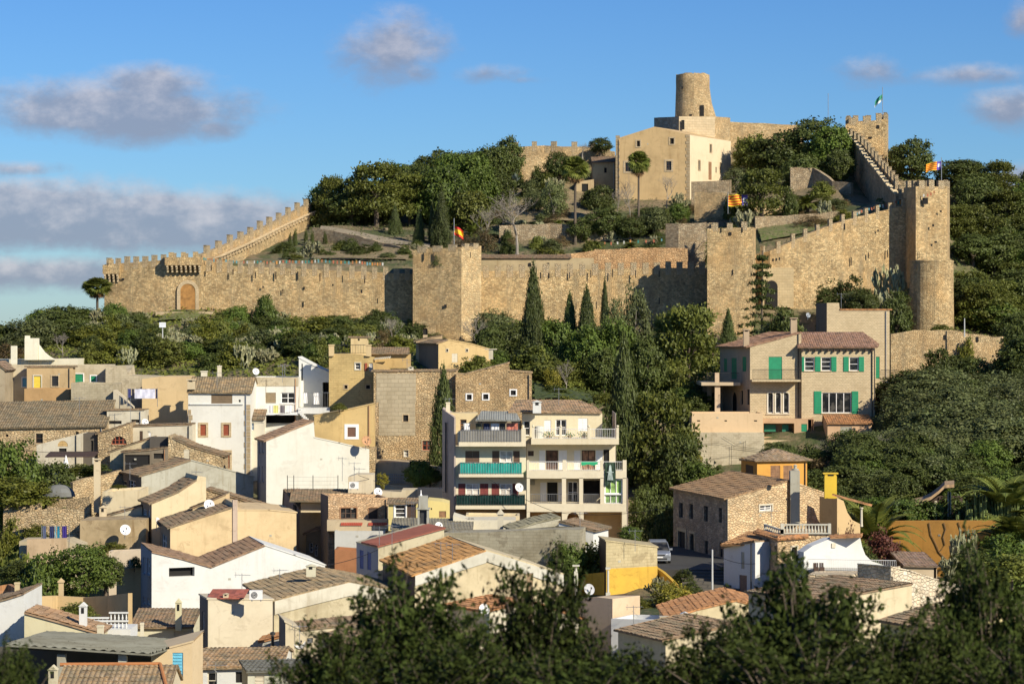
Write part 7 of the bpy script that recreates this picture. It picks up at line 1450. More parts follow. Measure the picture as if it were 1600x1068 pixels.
def pear(seed,mat):
    rr=random.Random(seed); mb=MB()
    def pad(p,d,L,k):
        n=Vector((rr.gauss(0,1),rr.gauss(0,1),rr.gauss(0,.3))).normalized(); s=d.cross(n).normalized(); n=s.cross(d).normalized(); c=p+d*L*.5; ring=[]
        for i in range(8): a=i*math.pi/4; ring.append(c+d*(math.cos(a)*L*.52)+s*(math.sin(a)*L*.33))
        mb.poly([q+n*.008 for q in ring]); mb.poly([q-n*.008 for q in ring])
        for i in range(8): j=(i+1)%8; mb.poly([ring[i]+n*.008,ring[j]+n*.008,ring[j]-n*.008,ring[i]-n*.008])
        if k<5:
            for i in range(rr.choice((1,2,2,3))): v=(d+Vector((rr.gauss(0,.6),rr.gauss(0,.6),rr.uniform(-.1,.5)))).normalized(); pad(p+d*L*.95,v,L*rr.uniform(.8,1),k+1)
    for i in range(7): a=i*.9; pad(Vector((math.cos(a)*.15,math.sin(a)*.15,-.03)),Vector((math.cos(a)*.5,math.sin(a)*.5,1)).normalized(),.19,0)
    zs=max(v[2] for v in mb.v); xs=max(max(abs(v[0]),abs(v[1])) for v in mb.v); mb.v=[(x/xs*.5,y/xs*.5,z/zs) for x,y,z in mb.v]
    o=mb.build('pads',mat,None,local=True); COL.objects.unlink(o); return [o]
PROT[('pear',0)]=pear(1,LX); PROT[('pear',1)]=pear(2,LX)
def agave(seed):
    rr=random.Random(seed); mb=MB()
    for i in range(34):
        a=rr.uniform(0,6.28); el=rr.uniform(.15,1.4); L=.55*rr.uniform(.8,1.1); d=Vector((math.cos(a)*math.cos(el),math.sin(a)*math.cos(el),math.sin(el)*1.5)); s=d.cross(UP).normalized()*.035; mb.poly([Vector((0,0,0))-s,d*L*.5-s*1.3,d*L,d*L*.5+s*1.3,Vector((0,0,0))+s])
    o=mb.build('leaves',leafmat((.20,.26,.22),.2,.05),None,local=True); COL.objects.unlink(o); return [o]
PROT[('agave',0)]=agave(1)
def euph(seed):
    rr=random.Random(seed); mb=MB()
    for i in range(150):
        a=rr.uniform(0,6.28); r_=.46*rr.random()**.6; x,y=math.cos(a)*r_,math.sin(a)*r_; h=(1-r_*.9)*rr.uniform(.6,1); mb.tube([(x*.4,y*.4,-.1),(x*.9,y*.9,h*.35),(x,y,h)],[.018,.024,.018],5)
    o=mb.build('stems',leafmat((.11,.15,.05),.3,.05),None,local=True); COL.objects.unlink(o); return [o]
PROT[('cactus',0)]=euph(1)
NAMES={'broad':('broadleaf_tree','tree'),'dark':('carob_tree','tree'),'oakgreen':('leafy_tree','tree'),'olive':('olive_tree','tree'),'pine':('pine_tree','tree'),'cypress':('cypress','cypress'),'bare':('bare_tree','tree'),'fir':('conifer','tree'),'bush':('bush','bush'),'hedge':('hedge','hedge'),'box':('clipped_bush','bush'),'red':('red_leaved_bush','bush'),'yellow':('yellow_tree','tree'),'dry':('dry_bush','bush'),'fanpalm':('fan_palm','palm'),'datepalm':('date_palm','palm'),'pear':('prickly_pear','cactus'),'agave':('agave','plant'),'cactus':('column_cactus','cactus')}
# repeated plants may share a label only inside one group
def plant(kind,v,px,pyb,pyt,wpx,d,label,group=None,snap=True):
    s=d/FP; b=W(px,pyb,d); zt=Zp(pyt,d); z=b.z; g=ground(b.x,d)
    if snap and g<z and (zt-g)<(zt-z)*1.7+1.5: z=g-.05
    H=zt-z; Wd=wpx*s; nm,cat=NAMES[kind]; r=thing(nm,label,cat,(b.x,d,z),group); r.rotation_euler=(0,0,random.uniform(0,6.28)); r.scale=(Wd,Wd,H)
    for o in PROT[(kind,v)]:
        c=o.copy(); COL.objects.link(c); c.parent=r
    return r
ZONE={'scrub beneath the west castle wall':[(250,'scrub below the corner turret'),(350,'scrub below the arched gate'),(450,'scrub above the white village house'),(550,'scrub left of the bastion shadow'),(999,'scrub at the foot of the bastion')],
'wood below the middle castle wall':[(850,'wood around the tall cypress'),(950,'wood below the slim cypress'),(1040,'wood left of the broad pine'),(1999,'wood between the broad pine and villa')],
'wooded hillside right of the castle':[(1560,'hillside wood beside the round tower'),(1999,'hillside wood at the right edge')],'dense grove right of the villa':[(1440,'grove below the villa balcony'),(1530,'grove below the outer wall'),(1999,'grove at the right edge')],
'wood at the far left':[(40,'wood at the left edge'),(999,'wood left of the fan palm')],'undergrowth of the castle garden':[(870,'garden left of the tallest palm'),(980,'garden between the two palms'),(1999,'garden below the yellow gabled house')],
'trees behind the orange wall':[(1450,'trees by the thatched porch'),(1999,'trees behind the orange wall')],'trees at the right edge below the hillside':[(1640,'trees beside the outer wall end'),(1999,'trees by the right frame edge')],'trees above the orange wall':[(1400,'grove by the yellow chimney'),(1500,'grove above the date palm'),(1999,'grove above the column cactus')],'bushes of the upper right terraces':[(1235,'terrace behind the striped flag'),(1999,'terrace beside the shaded stair')],'wood on the left of the castle skyline':[(580,'skyline wood behind the big pine'),(680,'skyline wood above the garden path'),(999,'skyline wood left of the battlements')],
'left village gardens':[(50,'garden at the left edge'),(999,'garden behind the citrus trees')]}
def fill(kinds,n,region,hr,wr,label,group,avoid=None):
    """region: (px0,px1,d0,d1) ; heights and widths in metres"""
    k=0
    for _ in range(n*4):
        if k>=n: break
        px=random.uniform(region[0],region[1]); d=random.uniform(region[2],region[3])
        kind,v=random.choice(kinds); x=X(px,d); g=ground(x,d); h=random.uniform(*hr); w_=random.uniform(*wr)*h**.0
        py=HY-(g-CZ)*FP/d
        if avoid and avoid(px,py,d): continue
        nm,cat=NAMES[kind]; lab=label if isinstance(label,str) else label[kind]
        
        zn=[z for z in ZONE.get(group,[]) if px<z[0]]; lab=lab.split(' in the ')[0].split(' above the ')[0].split(' behind the ')[0].split(' at the ')[0] if zn else lab
        if zn: lab=('tall ' if h>(hr[0]*.4+hr[1]*.6) else 'low ' if h<(hr[0]*.7+hr[1]*.3) else 'middling ')+lab.split(' on the ')[0].replace('small ','').replace(' toned','')+' in '+('upper' if d>(region[2]+region[3])/2 else 'lower')+' row of '+zn[0][1]
        r=thing(nm,lab,cat,(x,d,g-.15),group); r.rotation_euler=(0,0,random.uniform(0,6.28)); r.scale=(w_,w_,h)
        for o in PROT[(kind,v)]: c=o.copy(); COL.objects.link(c); c.parent=r
        k+=1
# ---- inside the castle
Pn=plant
Pn('pine',0,588,352,252,108,381,'big umbrella pine on the left of the castle garden skyline')
Pn('pine',1,520,345,275,62,386,'smaller pine at the top end of the climbing ridge wall')
Pn('dark',1,548,350,300,80,383,'dark low tree under the big umbrella pine'); Pn('pine',1,640,350,270,70,386,'leaning pine just right of the big umbrella pine')
Pn('oakgreen',0,690,372,262,80,384,'bright green carob filling the slope above the little cypresses'); Pn('dark',0,662,340,256,62,392,'dark tree on the skyline right of the big pine')
Pn('oakgreen',1,735,350,240,85,395,'wide bright carob on the skyline left of centre'); Pn('broad',0,700,320,255,80,402,'rounded tree on the skyline above the bright green carob'); Pn('broad',1,770,310,228,66,402,'tall loose carob just left of the skyline battlements'); Pn('dark',1,795,290,216,50,405,'topmost tree on the skyline left of the battlements')
Pn('broad',2,735,375,300,70,378,'leafy tree behind the red and yellow flag'); Pn('dark',1,775,330,270,60,390,'dark tree on the slope behind the bare fig tree')
for a in [(690,390,303,24,361,'tallest cypress beside the broad bastion flag'),(675,385,320,10,363,'very thin cypress left of the tallest garden cypress'),(655,385,330,14,364,'small cypress above the garden path bend'),(617,378,325,18,372,'cypress partly hidden under the pine at the path')]: Pn('cypress',0,a[0],a[1],a[2],a[3]*1.15,a[4],a[5],'cypresses beside the castle garden path')
for i,(px,b,t,w_) in enumerate([(461,378,353,8),(478,382,354,7),(488,383,358,7),(508,384,358,8),(453,373,360,6)]): Pn('box',0,px,b,t,w_,364,['small clipped column cypress, second from the left on the ramp','small clipped column cypress, third on the ramp','small clipped column cypress, fourth on the ramp','rightmost clipped column cypress on the terrace wall','leftmost tiny clipped cypress on the ramp'][i],'clipped columns at the ramp')
for a in [('box',0,445,402,374,42,358,'large clipped round bush at the foot of the climbing ridge wall'),('pear',0,488,408,375,44,354,'pale prickly pear right of the large clipped round bush'),('box',0,513,408,388,40,353,'low clipped bush over the pennants, left'),('bush',1,549,402,367,32,356,'dark bush in the middle of the lower garden slope'),('box',0,560,405,378,56,354,'wide dark clipped bush above the pennants'),('bush',1,587,400,374,24,355,'small upright bush right of the wide clipped bush'),('bush',0,530,400,378,30,357,'loose green bush between clipped bushes'),('bush',1,632,402,381,26,352,'dark bush left of the broad bastion'),('bush',2,605,406,392,30,350,'low grey bush near the left end of the bastion'),('agave',0,620,378,366,16,376,'grey agave by the garden path'),('pear',1,470,410,392,22,352,'little prickly pear behind the pennants')]: Pn(*a)
Pn('bare',0,808,398,292,115,358,'large bare fig tree in the middle of the garden'); Pn('datepalm',0,738,380,325,46,372,'small date palm right of the red and yellow flag')
Pn('bare',1,760,396,320,70,368,'smaller bare tree left of the large bare fig'); Pn('dry',0,755,388,350,50,362,'thicket of brown twigs behind the red and yellow flag'); Pn('dry',0,725,392,360,40,362,'brown undergrowth left of the bare fig')
Pn('fanpalm',0,899,390,240,165,366,'tallest fan palm in the middle of the garden'); Pn('fanpalm',1,998,372,232,140,372,'fan palm in front of the yellow gabled house'); Pn('datepalm',0,1114,368,300,46,348,'small palm behind the left edge of the square tower')
Pn('bare',0,985,370,270,40,376,'bare tree left of the palm before the yellow house'); Pn('bare',1,1042,332,270,46,384,'bare round tree in front of the yellow gabled house'); Pn('bare',1,965,350,290,36,380,'thin bare tree near the dark doorway of the annexe')
for a in [('olive',0,865,350,284,44,380,'loose olive tree left of the tallest fan palm'),('dark',0,935,345,290,52,386,'dark bush tree in front of the small annexe'),('dark',1,945,378,325,66,368,'wide dark shrub tree right of the tallest fan palm'),('broad',3,1022,372,325,52,368,'olive toned tree under the yellow gabled house'),('dark',0,908,372,340,44,367,'dark shrub at the foot of the tallest palm'),('oakgreen',0,1062,348,318,34,374,'green bush right of the olive toned tree'),('dark',1,985,378,340,44,366,'dark shrub behind the terrace wall'),('pear',0,1060,320,300,34,383,'prickly pear at the corner of the yellow gabled house'),('dark',1,938,242,216,38,404,'round tree on the skyline left of the yellow gabled house'),('bare',0,910,246,222,40,402,'bare tree on the skyline wall'),('dark',0,875,268,238,50,398,'dark round tree under the skyline battlements'),('bush',1,842,275,253,30,398,'bush on the upper slope below the battlements'),('bush',2,828,295,275,34,394,'grey bush on the rocky upper slope'),('bush',0,855,290,266,30,396,'green bush on the rocky upper slope'),('agave',0,806,284,266,28,394,'blue grey agave on the rocky slope under the battlements'),('agave',0,794,300,282,30,392,'second blue grey agave lower on the rocky slope'),('pear',1,868,300,276,36,392,'prickly pear on the rocky slope left of the annexe'),('bush',1,800,262,238,36,402,'bush at the left end of the skyline battlements'),('box',0,930,310,290,24,390,'round bush beside the dark doorway'),('bush',1,1010,395,378,50,356,'shade bush on the garden terrace'),('datepalm',1,930,392,368,40,362,'dwarf palm on the terrace right of the tallest palm'),('datepalm',1,985,392,372,36,361,'dwarf palm before the shaded terrace shrubs'),('datepalm',0,872,350,330,34,374,'dwarf palm left of the tallest fan palm'),('bush',3,855,398,385,60,356,'low green weeds above the terrace wall'),('bush',0,960,402,388,70,354,'low green weeds right on the terrace wall'),('olive',1,835,330,298,34,384,'small olive behind the bare fig'),('dry',0,1068,375,350,40,358,'tangled dry branches left of the square tower'),('bare',1,1085,402,345,60,352,'arching bare tree left of the square tower'),('dark',0,1010,350,325,44,378,'dark shrub behind the palm before the yellow house')]: Pn(*a)
# upper right garden
for a in [('dark',1,1270,280,188,100,398,'big dark carob left of the stair in shade'),('dark',0,1215,275,208,88,398,'dark carob in the upper right group, second from the right'),('broad',0,1175,272,210,60,400,'dark tree at the left of the upper carob group'),('oakgreen',1,1300,262,196,70,394,'lit carob touching the rear battlements'),('dark',0,1255,300,240,70,388,'lower dark carob under the group'),('dark',1,1310,290,235,50,385,'shaded carob next to the stone stair'),('broad',1,1155,248,236,22,402,'small bush right of the church house corner'),('pine',0,1190,345,262,90,364,'flat topped spreading pine above the striped flag'),('bush',1,1235,345,285,26,362,'dark bush right of the flat topped pine'),('datepalm',1,1262,325,290,56,366,'date palm clump in the garden right'),('bush',0,1285,300,280,40,376,'rounded bush above the garden palm'),('olive',1,1150,290,262,40,392,'tree at the right corner of the church house'),('bush',1,1140,330,296,20,372,'dark bush under the church house corner'),('datepalm',1,1150,325,300,44,366,'date palm left of the flat topped pine'),('pear',0,1290,335,312,36,360,'prickly pear near the shaded stair wall'),('pear',1,1165,345,325,40,356,'prickly pear behind the square tower'),('bush',3,1320,345,325,40,356,'bright bush by the rising wall'),('dark',0,1425,290,217,70,400,'dark tree on the skyline right of the summit tower'),('broad',2,1398,262,230,30,410,'bush on the skyline right of the summit tower'),('dry',0,1270,345,333,60,357,'dry plants on the lawn edge')]: Pn(*a)
fill([('bush',0),('bush',1),('bush',2),('dry',0),('pear',0)],90,(760,1090,360,392),(.8,2.4),(1.2,3.2),{'bush':'low bush in the undergrowth of the castle garden','dry':'dry brown bush in the undergrowth of the castle garden','pear':'prickly pear clump in the undergrowth of the castle garden'},'undergrowth of the castle garden',lambda px,py,d: 900<px<1080 and d>380)
fill([('bush',0),('bush',1),('bush',2),('dry',0),('pear',1)],48,(1150,1320,360,392),(.6,2.0),(1.0,3.0),{'bush':'low bush on the upper right terraces of the castle garden','dry':'dry brown bush on the upper right terraces of the castle garden','pear':'prickly pear on the upper right terraces of the castle garden'},'bushes of the upper right terraces')
fill([('dark',0),('dark',1),('oakgreen',0),('broad',1)],26,(500,780,384,410),(4,8),(5,8),'tree in the thick wood on the left skyline','wood on the left of the castle skyline')
fill([('bush',0),('bush',2),('bush',1),('pear',0),('bush',3)],34,(430,700,347,364),(.5,1.4),(1,2.4),{'bush':'small bush on the bank above the pennants','pear':'small prickly pear on the bank above the pennants'},'bank bushes above the pennants')
# ---- slope beneath the west wall
Pn('fanpalm',0,152,548,430,175,331,'fan palm at the far left end of the castle wall'); Pn('cactus',0,176,528,474,40,325,'column cactus clump right of the far left fan palm')
for a in [('pear',0,212,515,486,56,328,'prickly pear bank under the west corner turret'),('pear',1,300,520,494,40,322,'prickly pear just below the arched gate'),('pear',0,358,540,500,66,318,'large prickly pear bank right of the gate lawn'),('pear',1,275,550,524,44,312,'prickly pear beside the floodlight pole'),('pear',0,385,560,525,60,306,'prickly pear bank in the middle of the slope'),('pear',1,405,578,540,66,300,'lower prickly pear bank above the white houses'),('oakgreen',0,415,510,463,36,322,'bright green small tree standing against the low castle wall'),('oakgreen',1,370,520,478,44,322,'green tree left of the one against the low wall'),('broad',0,355,512,484,44,326,'feathery bush right of the gate step'),('bush',0,455,530,490,60,322,'light green bush under the low castle wall'),('bush',3,500,535,490,70,322,'yellow green bush under the low castle wall, middle'),('dark',1,590,525,485,50,318,'dark tree in the shadow left of the broad bastion'),('bare',1,612,550,492,54,312,'bare twigged tree left of the broad bastion'),('dry',0,600,560,505,50,308,'dry scrub left of the broad bastion'),('bare',0,745,560,488,60,316,'bare tree at the foot of the bright bastion face'),('olive',1,680,545,520,36,322,'thin olive at the foot of the broad bastion'),('bare',1,98,565,518,44,306,'bare tree behind the white chimney block'),('dry',0,15,560,530,50,306,'bare brown thicket at the far left'),('pear',1,150,575,545,30,302,'small prickly pear above the pale long house'),('cactus',0,190,515,480,30,327,'smaller column cactus clump'),('bush',2,684,415,390,20,330.5,'shrub growing out of the bastion face')]: Pn(*a)
fill([('dark',0),('broad',0),('dark',1),('oakgreen',1),('olive',0)],26,(-40,140,312,342),(2.2,4.6),(5,8),'tree in the dark wood left of the fan palm','wood at the far left')
fill([('bush',0),('bush',1),('bush',2),('bush',3),('broad',0),('dark',0),('pear',0),('pear',1),('olive',1),('bush',3),('pear',1),('oakgreen',0)],135,(130,650,297,327),(1.6,3.8),(2.6,5.0),{'bush':'bush in the dense scrub beneath the west castle wall','broad':'small broadleaf tree in the scrub beneath the west castle wall','dark':'small dark tree in the scrub beneath the west castle wall','pear':'prickly pear in the scrub beneath the west castle wall','olive':'small olive in the scrub beneath the west castle wall','oakgreen':'bright green tree in the scrub beneath the west castle wall'},'scrub beneath the west castle wall',lambda px,py,d: (240<px<345 and d>318) or (560<px<660 and d<306))
# ---- centre wood
for a in [(833,602,426,38,304,'tall dark cypress rising in front of the low crenellated wall'),(945,520,443,14,330,'slim dark cypress against the castle wall, centre'),(890,550,466,28,314,'loose cypress right of the tall dark one'),(917,560,458,34,312,'broader cypress with ragged top, centre of the wood'),(975,720,540,50,262,'huge cypress standing above the apartment roof'),(693,735,587,42,254,'cypress in front of the tall rubble house'),(1138,560,490,26,318,'dark small cypress by the conifer')]: Pn('cypress',0,a[0],a[1],a[2],a[3]*1.1,a[4],a[5],'dark cypresses below the castle')
for a in [('fir',0,1190,560,382,90,322,'tiered open conifer right of the square tower'),('pine',0,1075,590,475,110,308,'broad light green pine below the square tower'),('pine',1,1045,570,490,80,312,'pine left of the broad light green pine'),('olive',0,992,530,450,54,322,'grey green rounded tree against the castle wall'),('olive',1,960,560,470,44,316,'grey tree below the slim cypress'),('oakgreen',0,920,610,512,76,300,'bright green tree in the centre of the wood'),('oakgreen',1,870,600,500,66,304,'green tree right of the tall dark cypress'),('oakgreen',1,965,620,500,64,300,'second green tree beside the bright green tree'),('dark',1,1010,610,530,60,298,'shaded dark tree left of the broad pine'),('bare',0,885,620,560,36,290,'bare pale trunks under the green trees'),('yellow',0,862,618,575,30,288,'yellowing small tree at the wood edge'),('olive',1,800,560,510,60,312,'olive tree right of the bastion foot'),('dark',1,780,560,515,50,316,'dark tree right of the bastion foot'),('oakgreen',0,770,590,550,60,296,'garden tree behind the little ochre ruin'),('bush',0,745,580,552,60,290,'green hedge bush right of the little ochre ruin'),('bush',1,640,585,555,46,284,'dark bush on the stone house roofline'),('olive',1,620,580,548,40,282,'small olive above the tall stone house'),('pear',0,1180,600,560,36,297,'prickly pear in front of the villa left side'),('dark',1,1225,540,485,60,316,'dark bushes behind the villa chimneys'),('olive',0,1205,560,505,50,318,'olive under the conifer'),('pine',0,1034,800,608,124,262,'dark layered cedar right of the apartment block'),('dark',0,1060,800,680,84,258,'dark tree under the layered cedar'),('oakgreen',1,1090,775,722,60,256,'bright green bush behind the stone house roof'),('yellow',0,1082,745,700,36,262,'yellow leaved bush below the retaining wall'),('dark',1,1010,830,760,60,244,'dark tree mass between the apartments and the stone house'),('dark',0,1035,840,775,50,238,'shaded tree beside the stone house corner'),('oakgreen',0,655,765,720,50,246,'shaded garden tree by the perforated block wall'),('dark',1,672,762,730,40,247,'dark shrub left of the apartment side wall'),('yellow',0,597,765,738,20,244,'yellow green shrub by the cream rooftop room'),('bush',0,530,640,628,24,252,'little plant on top of the ochre wall house')]: Pn(*a)
fill([('broad',0),('dark',0),('dark',1),('oakgreen',0),('olive',0),('bush',1),('bush',0)],62,(745,1120,292,326),(2.5,6),(3.5,6.5),{'broad':'broadleaf tree in the wood below the middle castle wall','dark':'dark tree in the wood below the middle castle wall','oakgreen':'bright green tree in the wood below the middle castle wall','olive':'olive in the wood below the middle castle wall','bush':'bush in the wood below the middle castle wall'},'wood below the middle castle wall',lambda px,py,d: px<790 and d<300)
fill([('bush',0),('bush',1),('bush',3)],26,(840,1090,270,290),(1,2.2),(2,3.5),'bush on the grassy bank behind the apartment roof','bank bushes behind the apartments')
# ---- right: under rising wall, hillside, mid mass
for a in [('box',0,1318,482,418,84,332,'big round clipped bush under the rising castle wall'),('box',0,1288,480,440,30,331,'lower left part bush beside the big round bush'),('pear',0,1392,470,412,66,336,'tall prickly pear left of the round tower'),('pear',1,1375,490,450,60,330,'spiny pear bank under the tall prickly pear'),('dark',0,1400,500,455,50,328,'dark bush left of the round tower'),('dark',1,1350,500,452,50,326,'dark bush under the big round bush'),('olive',0,1340,480,455,46,328,'small grey tree by the rubble stones'),('bush',1,1435,610,580,30,314,'bush at the foot of the ruined outer wall'),('dark',0,1475,620,545,70,312,'dark tree in front of the ruined outer wall'),('dark',1,1520,630,560,80,310,'second dark tree in front of the ruined outer wall'),('bush',3,1512,560,520,30,319,'yellow creeper on the ruined outer wall'),('bush',0,1470,520,505,40,325,'weeds on top of the ruined outer wall'),('dark',0,1570,640,560,80,308,'dark tree right of the ruined outer wall'),
 ('datepalm',0,1366,815,685,190,232,'date palm with arching fronds behind the ochre porch'),('datepalm',1,1572,805,672,210,236,'large date palm at the right edge'),('datepalm',1,1590,880,730,220,224,'drooping date palm over the orange wall at the right edge'),('cactus',0,1530,815,748,90,236,'tall dense column cactus clump behind the orange wall'),('cactus',0,1575,815,755,60,236,'column cactus clump by the right date palm'),('hedge',0,1400,815,782,90,240,'trimmed dark green hedge above the orange wall'),('hedge',0,1452,815,788,50,240.5,'shaded hedge right of the trimmed hedge'),('red',0,1330,868,812,34,218,'reddish round bush at the left end of the orange wall'),('red',0,1378,872,818,66,222,'wide reddish bougainvillea in front of the orange wall'),('bush',1,1350,880,840,60,214,'dark bush behind the white curved parapet'),('datepalm',0,1425,905,868,60,206,'small palm in front of the tiled hut'),('pear',1,1485,905,868,40,205,'cactus bush right of the tiled hut'),('bush',1,1520,905,850,90,206,'dark shrub mass under the orange wall'),('bush',0,1580,905,860,90,204,'green shrub mass at the right edge'),
 ('oakgreen',0,1575,925,835,120,221,'green shrub hiding the right end of the orange wall'),('pear',1,1505,905,822,50,222,'leafy creeper clump against the orange wall'),('box',0,1068,920,883,40,204,'upper clipped hedge ball beside the shaded steps'),('box',0,1078,928,903,34,200,'middle clipped hedge ball beside the shaded steps'),('box',0,1092,945,916,26,196,'lower clipped hedge ball beside the shaded steps'),('pear',0,1030,935,900,46,196,'prickly pear by the wavy yellow wall'),('yellow',0,1050,958,908,64,192,'leafy yellow green bush below the wavy yellow wall'),('bush',3,1000,948,932,40,192,'small bright plants in the yellow garden'),('bush',0,930,895,838,90,205,'green climbing bush left of the flat roofed block house'),('oakgreen',0,885,890,850,60,203,'leafy bush in front of the white shed'),('oakgreen',1,985,850,822,40,212,'bush above the flat roofed block house'),('bush',1,1130,915,880,40,206,'shade plants by the steps')]: Pn(*a)
fill([('dark',0),('dark',1),('oakgreen',0),('pine',1),('pine',0),('broad',1)],74,(1494,1740,336,398),(4,7),(5.5,8.5),{'dark':'dark tree on the wooded hillside right of the castle','oakgreen':'green tree on the wooded hillside right of the castle','pine':'pine on the wooded hillside right of the castle','broad':'broadleaf tree on the wooded hillside right of the castle'},'wooded hillside right of the castle')
fill([('dark',0),('dark',1),('bush',1)],20,(1580,1720,300,330),(4,7),(5,7),{'dark':'dark tree at the right edge below the hillside','bush':'bush at the right edge below the hillside'},'trees at the right edge below the hillside')
fill([('olive',0),('olive',1),('olive',0),('broad',3),('dark',1)],74,(1396,1700,262,294),(3.0,5.2),(5.5,8),{'olive':'olive toned tree in the dense grove right of the villa','dark':'dark tree in the dense grove right of the villa','broad':'broadleaf tree in the dense grove right of the villa'},'dense grove right of the villa')
fill([('dry',0),('bare',0),('bare',1),('olive',1)],14,(1285,1390,260,274),(2.0,3.6),(3.5,5),{'dry':'dry brown bush below the villa porch','bare':'bare grey tree below the villa porch','olive':'small olive below the villa porch'},'grey thicket below the villa')
fill([('dark',0),('olive',1),('oakgreen',0),('dark',1)],44,(1300,1640,244,264),(2.8,4.5),(4,5.5),{'dark':'dark tree above the yellow chimney and orange wall','olive':'grey green tree above the yellow chimney and orange wall','oakgreen':'bright green tree above the yellow chimney and orange wall'},'trees above the orange wall')
fill([('bush',0),('bush',1),('dark',1),('oakgreen',1)],14,(1180,1300,248,270),(2,4),(3,5),{'bush':'bush behind the orange tower house','dark':'dark tree behind the orange tower house','oakgreen':'green tree behind the orange tower house'},'garden behind the orange tower house')
fill([('dark',0),('bush',1),('dark',1)],14,(1290,1640,236,258),(3,4.5),(4,6),{'dark':'dark tree behind the orange garden wall','bush':'dark bush behind the orange garden wall'},'trees behind the orange wall')
# ---- left gardens
for a in [('oakgreen',0,20,790,692,90,244,'large sunlit tree at the left frame edge'),('bush',3,25,790,740,110,238,'sunlit bush bank at the left frame edge'),('broad',1,82,775,722,80,248,'tree with pale trunk above the grey dome roof'),('bush',1,150,735,722,46,249,'bushes left of the tall cream chimney'),('bush',0,125,745,722,50,250,'low bush beneath the pergola terrace'),('bush',0,100,815,790,34,234,'round bush before the rough stone wall'),('bush',3,55,850,815,44,226,'leafy bush left of the blue washing'),('oakgreen',1,128,935,852,96,194,'large dark citrus tree in the lower left garden'),('oakgreen',0,70,940,868,84,194,'citrus tree left of the large one'),('bush',0,30,920,850,90,200,'bush mass in the lower left garden'),('bush',3,15,860,800,50,222,'yellow green bushes at the left edge'),('dark',1,165,925,868,56,198,'citrus tree right of the large one'),('agave',0,187,888,872,24,204,'agave on the ochre planter wall'),('agave',0,203,888,868,18,204,'tall pale agave with white flower spike on the planter'),('bush',1,210,886,866,24,205,'dark plants on the planter wall'),('bush',0,120,966,938,60,170,'shrub behind the white house shaped chimney'),('bush',3,178,862,845,40,224,'plants under the stained wall'),('bush',1,25,905,870,60,196,'shaded hedge in the lower left garden'),('bush',3,185,762,756,24,236,'weeds along the cream terrace rim')]: Pn(*a)
fill([('bush',0),('bush',3),('bush',1),('oakgreen',0)],26,(-30,140,196,246),(1.5,3.2),(2.2,4.2),{'bush':'bush in the left village gardens','oakgreen':'small tree in the left village gardens'},'left village gardens',lambda px,py,d: px>60 and 214<d<243)
# ground cover on the steep bank
def cover(name,region,n,size,mat,label):
    cs=[];ns=[]
    for _ in range(n):
        px=random.uniform(region[0],region[1]); d=random.uniform(region[2],region[3]); x=X(px,d); z=ground(x,d); cs.append((x,d,z+random.uniform(0,.5))); ns.append((random.gauss(0,.6),-.5+random.gauss(0,.5),1))
    o=leafobj(name,np.array(cs),np.array(ns),size,mat); COL.objects.link(o); o['kind']='stuff'; o['label']=label
cover('ground_cover',(-60,660,285,336),16000,.28,LG,'low scrub and weeds covering the slope under the west wall')
cover('ground_cover',(740,1130,262,336),12000,.28,LD,'low scrub covering the wooded slope under the middle wall')
cover('ground_cover',(1370,1760,262,400),16000,.30,LD,'low scrub covering the wooded hillside on the right')
cover('ground_cover',(480,1330,345,408),16000,.16,LO,'weeds and low plants covering the castle garden')
cover('ground_cover',(-60,160,180,250),6000,.2,LG,'weeds of the village gardens at the left')
# ================================================================ NEAR OAKS (out of focus, in front)
LK=leafmat((.021,.032,.007),.8,.1); LK.node_tree.nodes['Principled BSDF'].inputs['Specular IOR Level'].default_value=.1; LK.node_tree.nodes['Principled BSDF'].inputs['Roughness'].default_value=.7
def oak(seed,R_,H_,ncl,name='crown'):
    rr=np.random.default_rng(seed); C_=[];N_=[]; br=MB(); tips=[]
    for i in range(ncl):
        a=rr.uniform(0,2*math.pi); u=rr.uniform(0,1); el=math.asin(min(1,u**.7)) ; lump=.82+.55*noise.noise(Vector((math.cos(a)*1.8+seed,math.sin(a)*1.8,el*2.2)))*1.2
        q=rr.uniform(.25,1)**.45*lump; c=np.array([math.cos(a)*math.cos(el)*R_*q,math.sin(a)*math.cos(el)*R_*q,(math.sin(el)*q)*H_]); tips.append(c)
        m=32; ax=np.array([math.cos(a)*.5,math.sin(a)*.5,.7])+rr.normal(size=3)*.35; ax/=np.linalg.norm(ax); t=rr.uniform(-.12,.15,(m,1)); C_.append(c+ax*t+rr.normal(size=(m,3))*.033); N_.append(rr.normal(size=(m,3))+[0,0,.5])
        if i%2==0: br.tube([tuple(c*.45-[0,0,.1]),tuple(c*.8),tuple(c+ax*.13)],[.014,.008,.003],4,False)
    o=leafobj(name,np.concatenate(C_),np.concatenate(N_),.027,LK,.5); br.tube([(0,0,-5),(0,0,-.6),(0,0,.1)],[.12,.09,.05],7)
    for i in range(7): a=i*.9; br.tube([(0,0,-.5),(math.cos(a)*R_*.3,math.sin(a)*R_*.3,.1),(math.cos(a)*R_*.6,math.sin(a)*R_*.6,H_*.4)],[.06,.035,.015],5,False)
    t=br.build('trunk',BARK,None,local=True); COL.objects.unlink(t); return [o,t]
OK_=[oak(1,.85,.80,340),oak(2,.85,.80,340)]
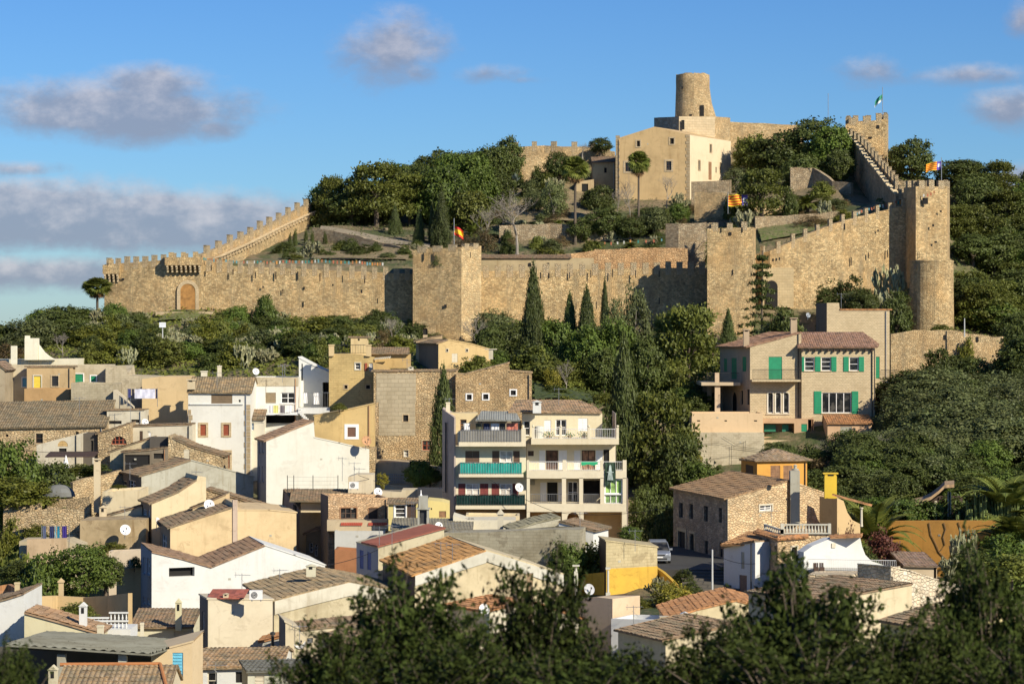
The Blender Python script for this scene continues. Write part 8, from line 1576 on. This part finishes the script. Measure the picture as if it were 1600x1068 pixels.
for i,(px,pyt,pyb,wpx,d,lab) in enumerate([(635,892,1095,300,18.0,'near dark oak whose crown is the tallest left of centre, out of focus'),(520,965,1110,220,17.5,'low leftmost part oak at the bottom, out of focus, left of centre'),(842,882,1095,250,18.5,'near oak crown in front of the orange tile roof, out of focus'),(735,965,1110,240,17.0,'near low oak between the two taller crowns left of centre'),(960,1000,1120,260,17.5,'lowest near oak in the gap right of centre'),(1255,872,1100,340,18.5,'near broad oak crown in front of the small stone tower'),(1105,968,1110,240,17.5,'near oak left of the broad crown, under the orange tiles'),(1395,968,1110,260,17.5,'near low oak in front of the white stone house'),(1545,872,1100,280,18.5,'near oak at the right edge, tallest on that side'),(1480,950,1110,200,17.8,'thin near oak left of the right edge oak'),(12,1000,1120,130,16.5,'small near oak in the bottom left corner'),(660,1010,1150,420,16.5,'dark base oak along the bottom left of centre'),(1250,1000,1150,460,16.5,'dark base oak along the bottom right of centre'),(1600,1000,1130,300,16.8,'dark base oak in the bottom right corner'),(880,1020,1150,360,16.3,'dark base oak along the bottom centre')]):
    s=d/FP; zt=Zp(pyt+14,d); z0=Zp(pyb,d); r=thing('near_oak',lab,'tree',(X(px,d),d,z0),'out of focus oaks in front'); sx_=wpx*s/1.7; r.scale=(sx_,sx_*.9,(zt-z0)/.80); r.rotation_euler=(0,0,i*1.3)
    for o in OK_[i%2]: c=o.copy(); COL.objects.link(c); c.parent=r
# the woods that carry on beyond both sides of the view, too many to count
def wood(name,regs,n,label):
    cs=[];ns=[]
    for _ in range(n):
        a=random.choice(regs); px=random.uniform(a[0],a[1]); d=random.uniform(a[2],a[3]); x=X(px,d); g=ground(x,d); h=random.uniform(1.6,4.2); m=60
        q=rg.normal(size=(m,3)); q/=np.linalg.norm(q,axis=1,keepdims=True); q[:,2]=abs(q[:,2]); p=q*np.array([h*.75,h*.75,h])*rg.uniform(.75,1.05,(m,1)); cs.append(p+[x,d,g-.2]); ns.append(q+rg.normal(size=(m,3))*.6)
    o=leafobj(name,np.concatenate(cs),np.concatenate(ns),.38,LD); COL.objects.link(o); o['kind']='stuff'; o['label']=label
wood('far_wood',[(1735,2150,240,420),(-420,-70,190,345)],1500,'dense wood covering the hillside beyond both sides of the village')
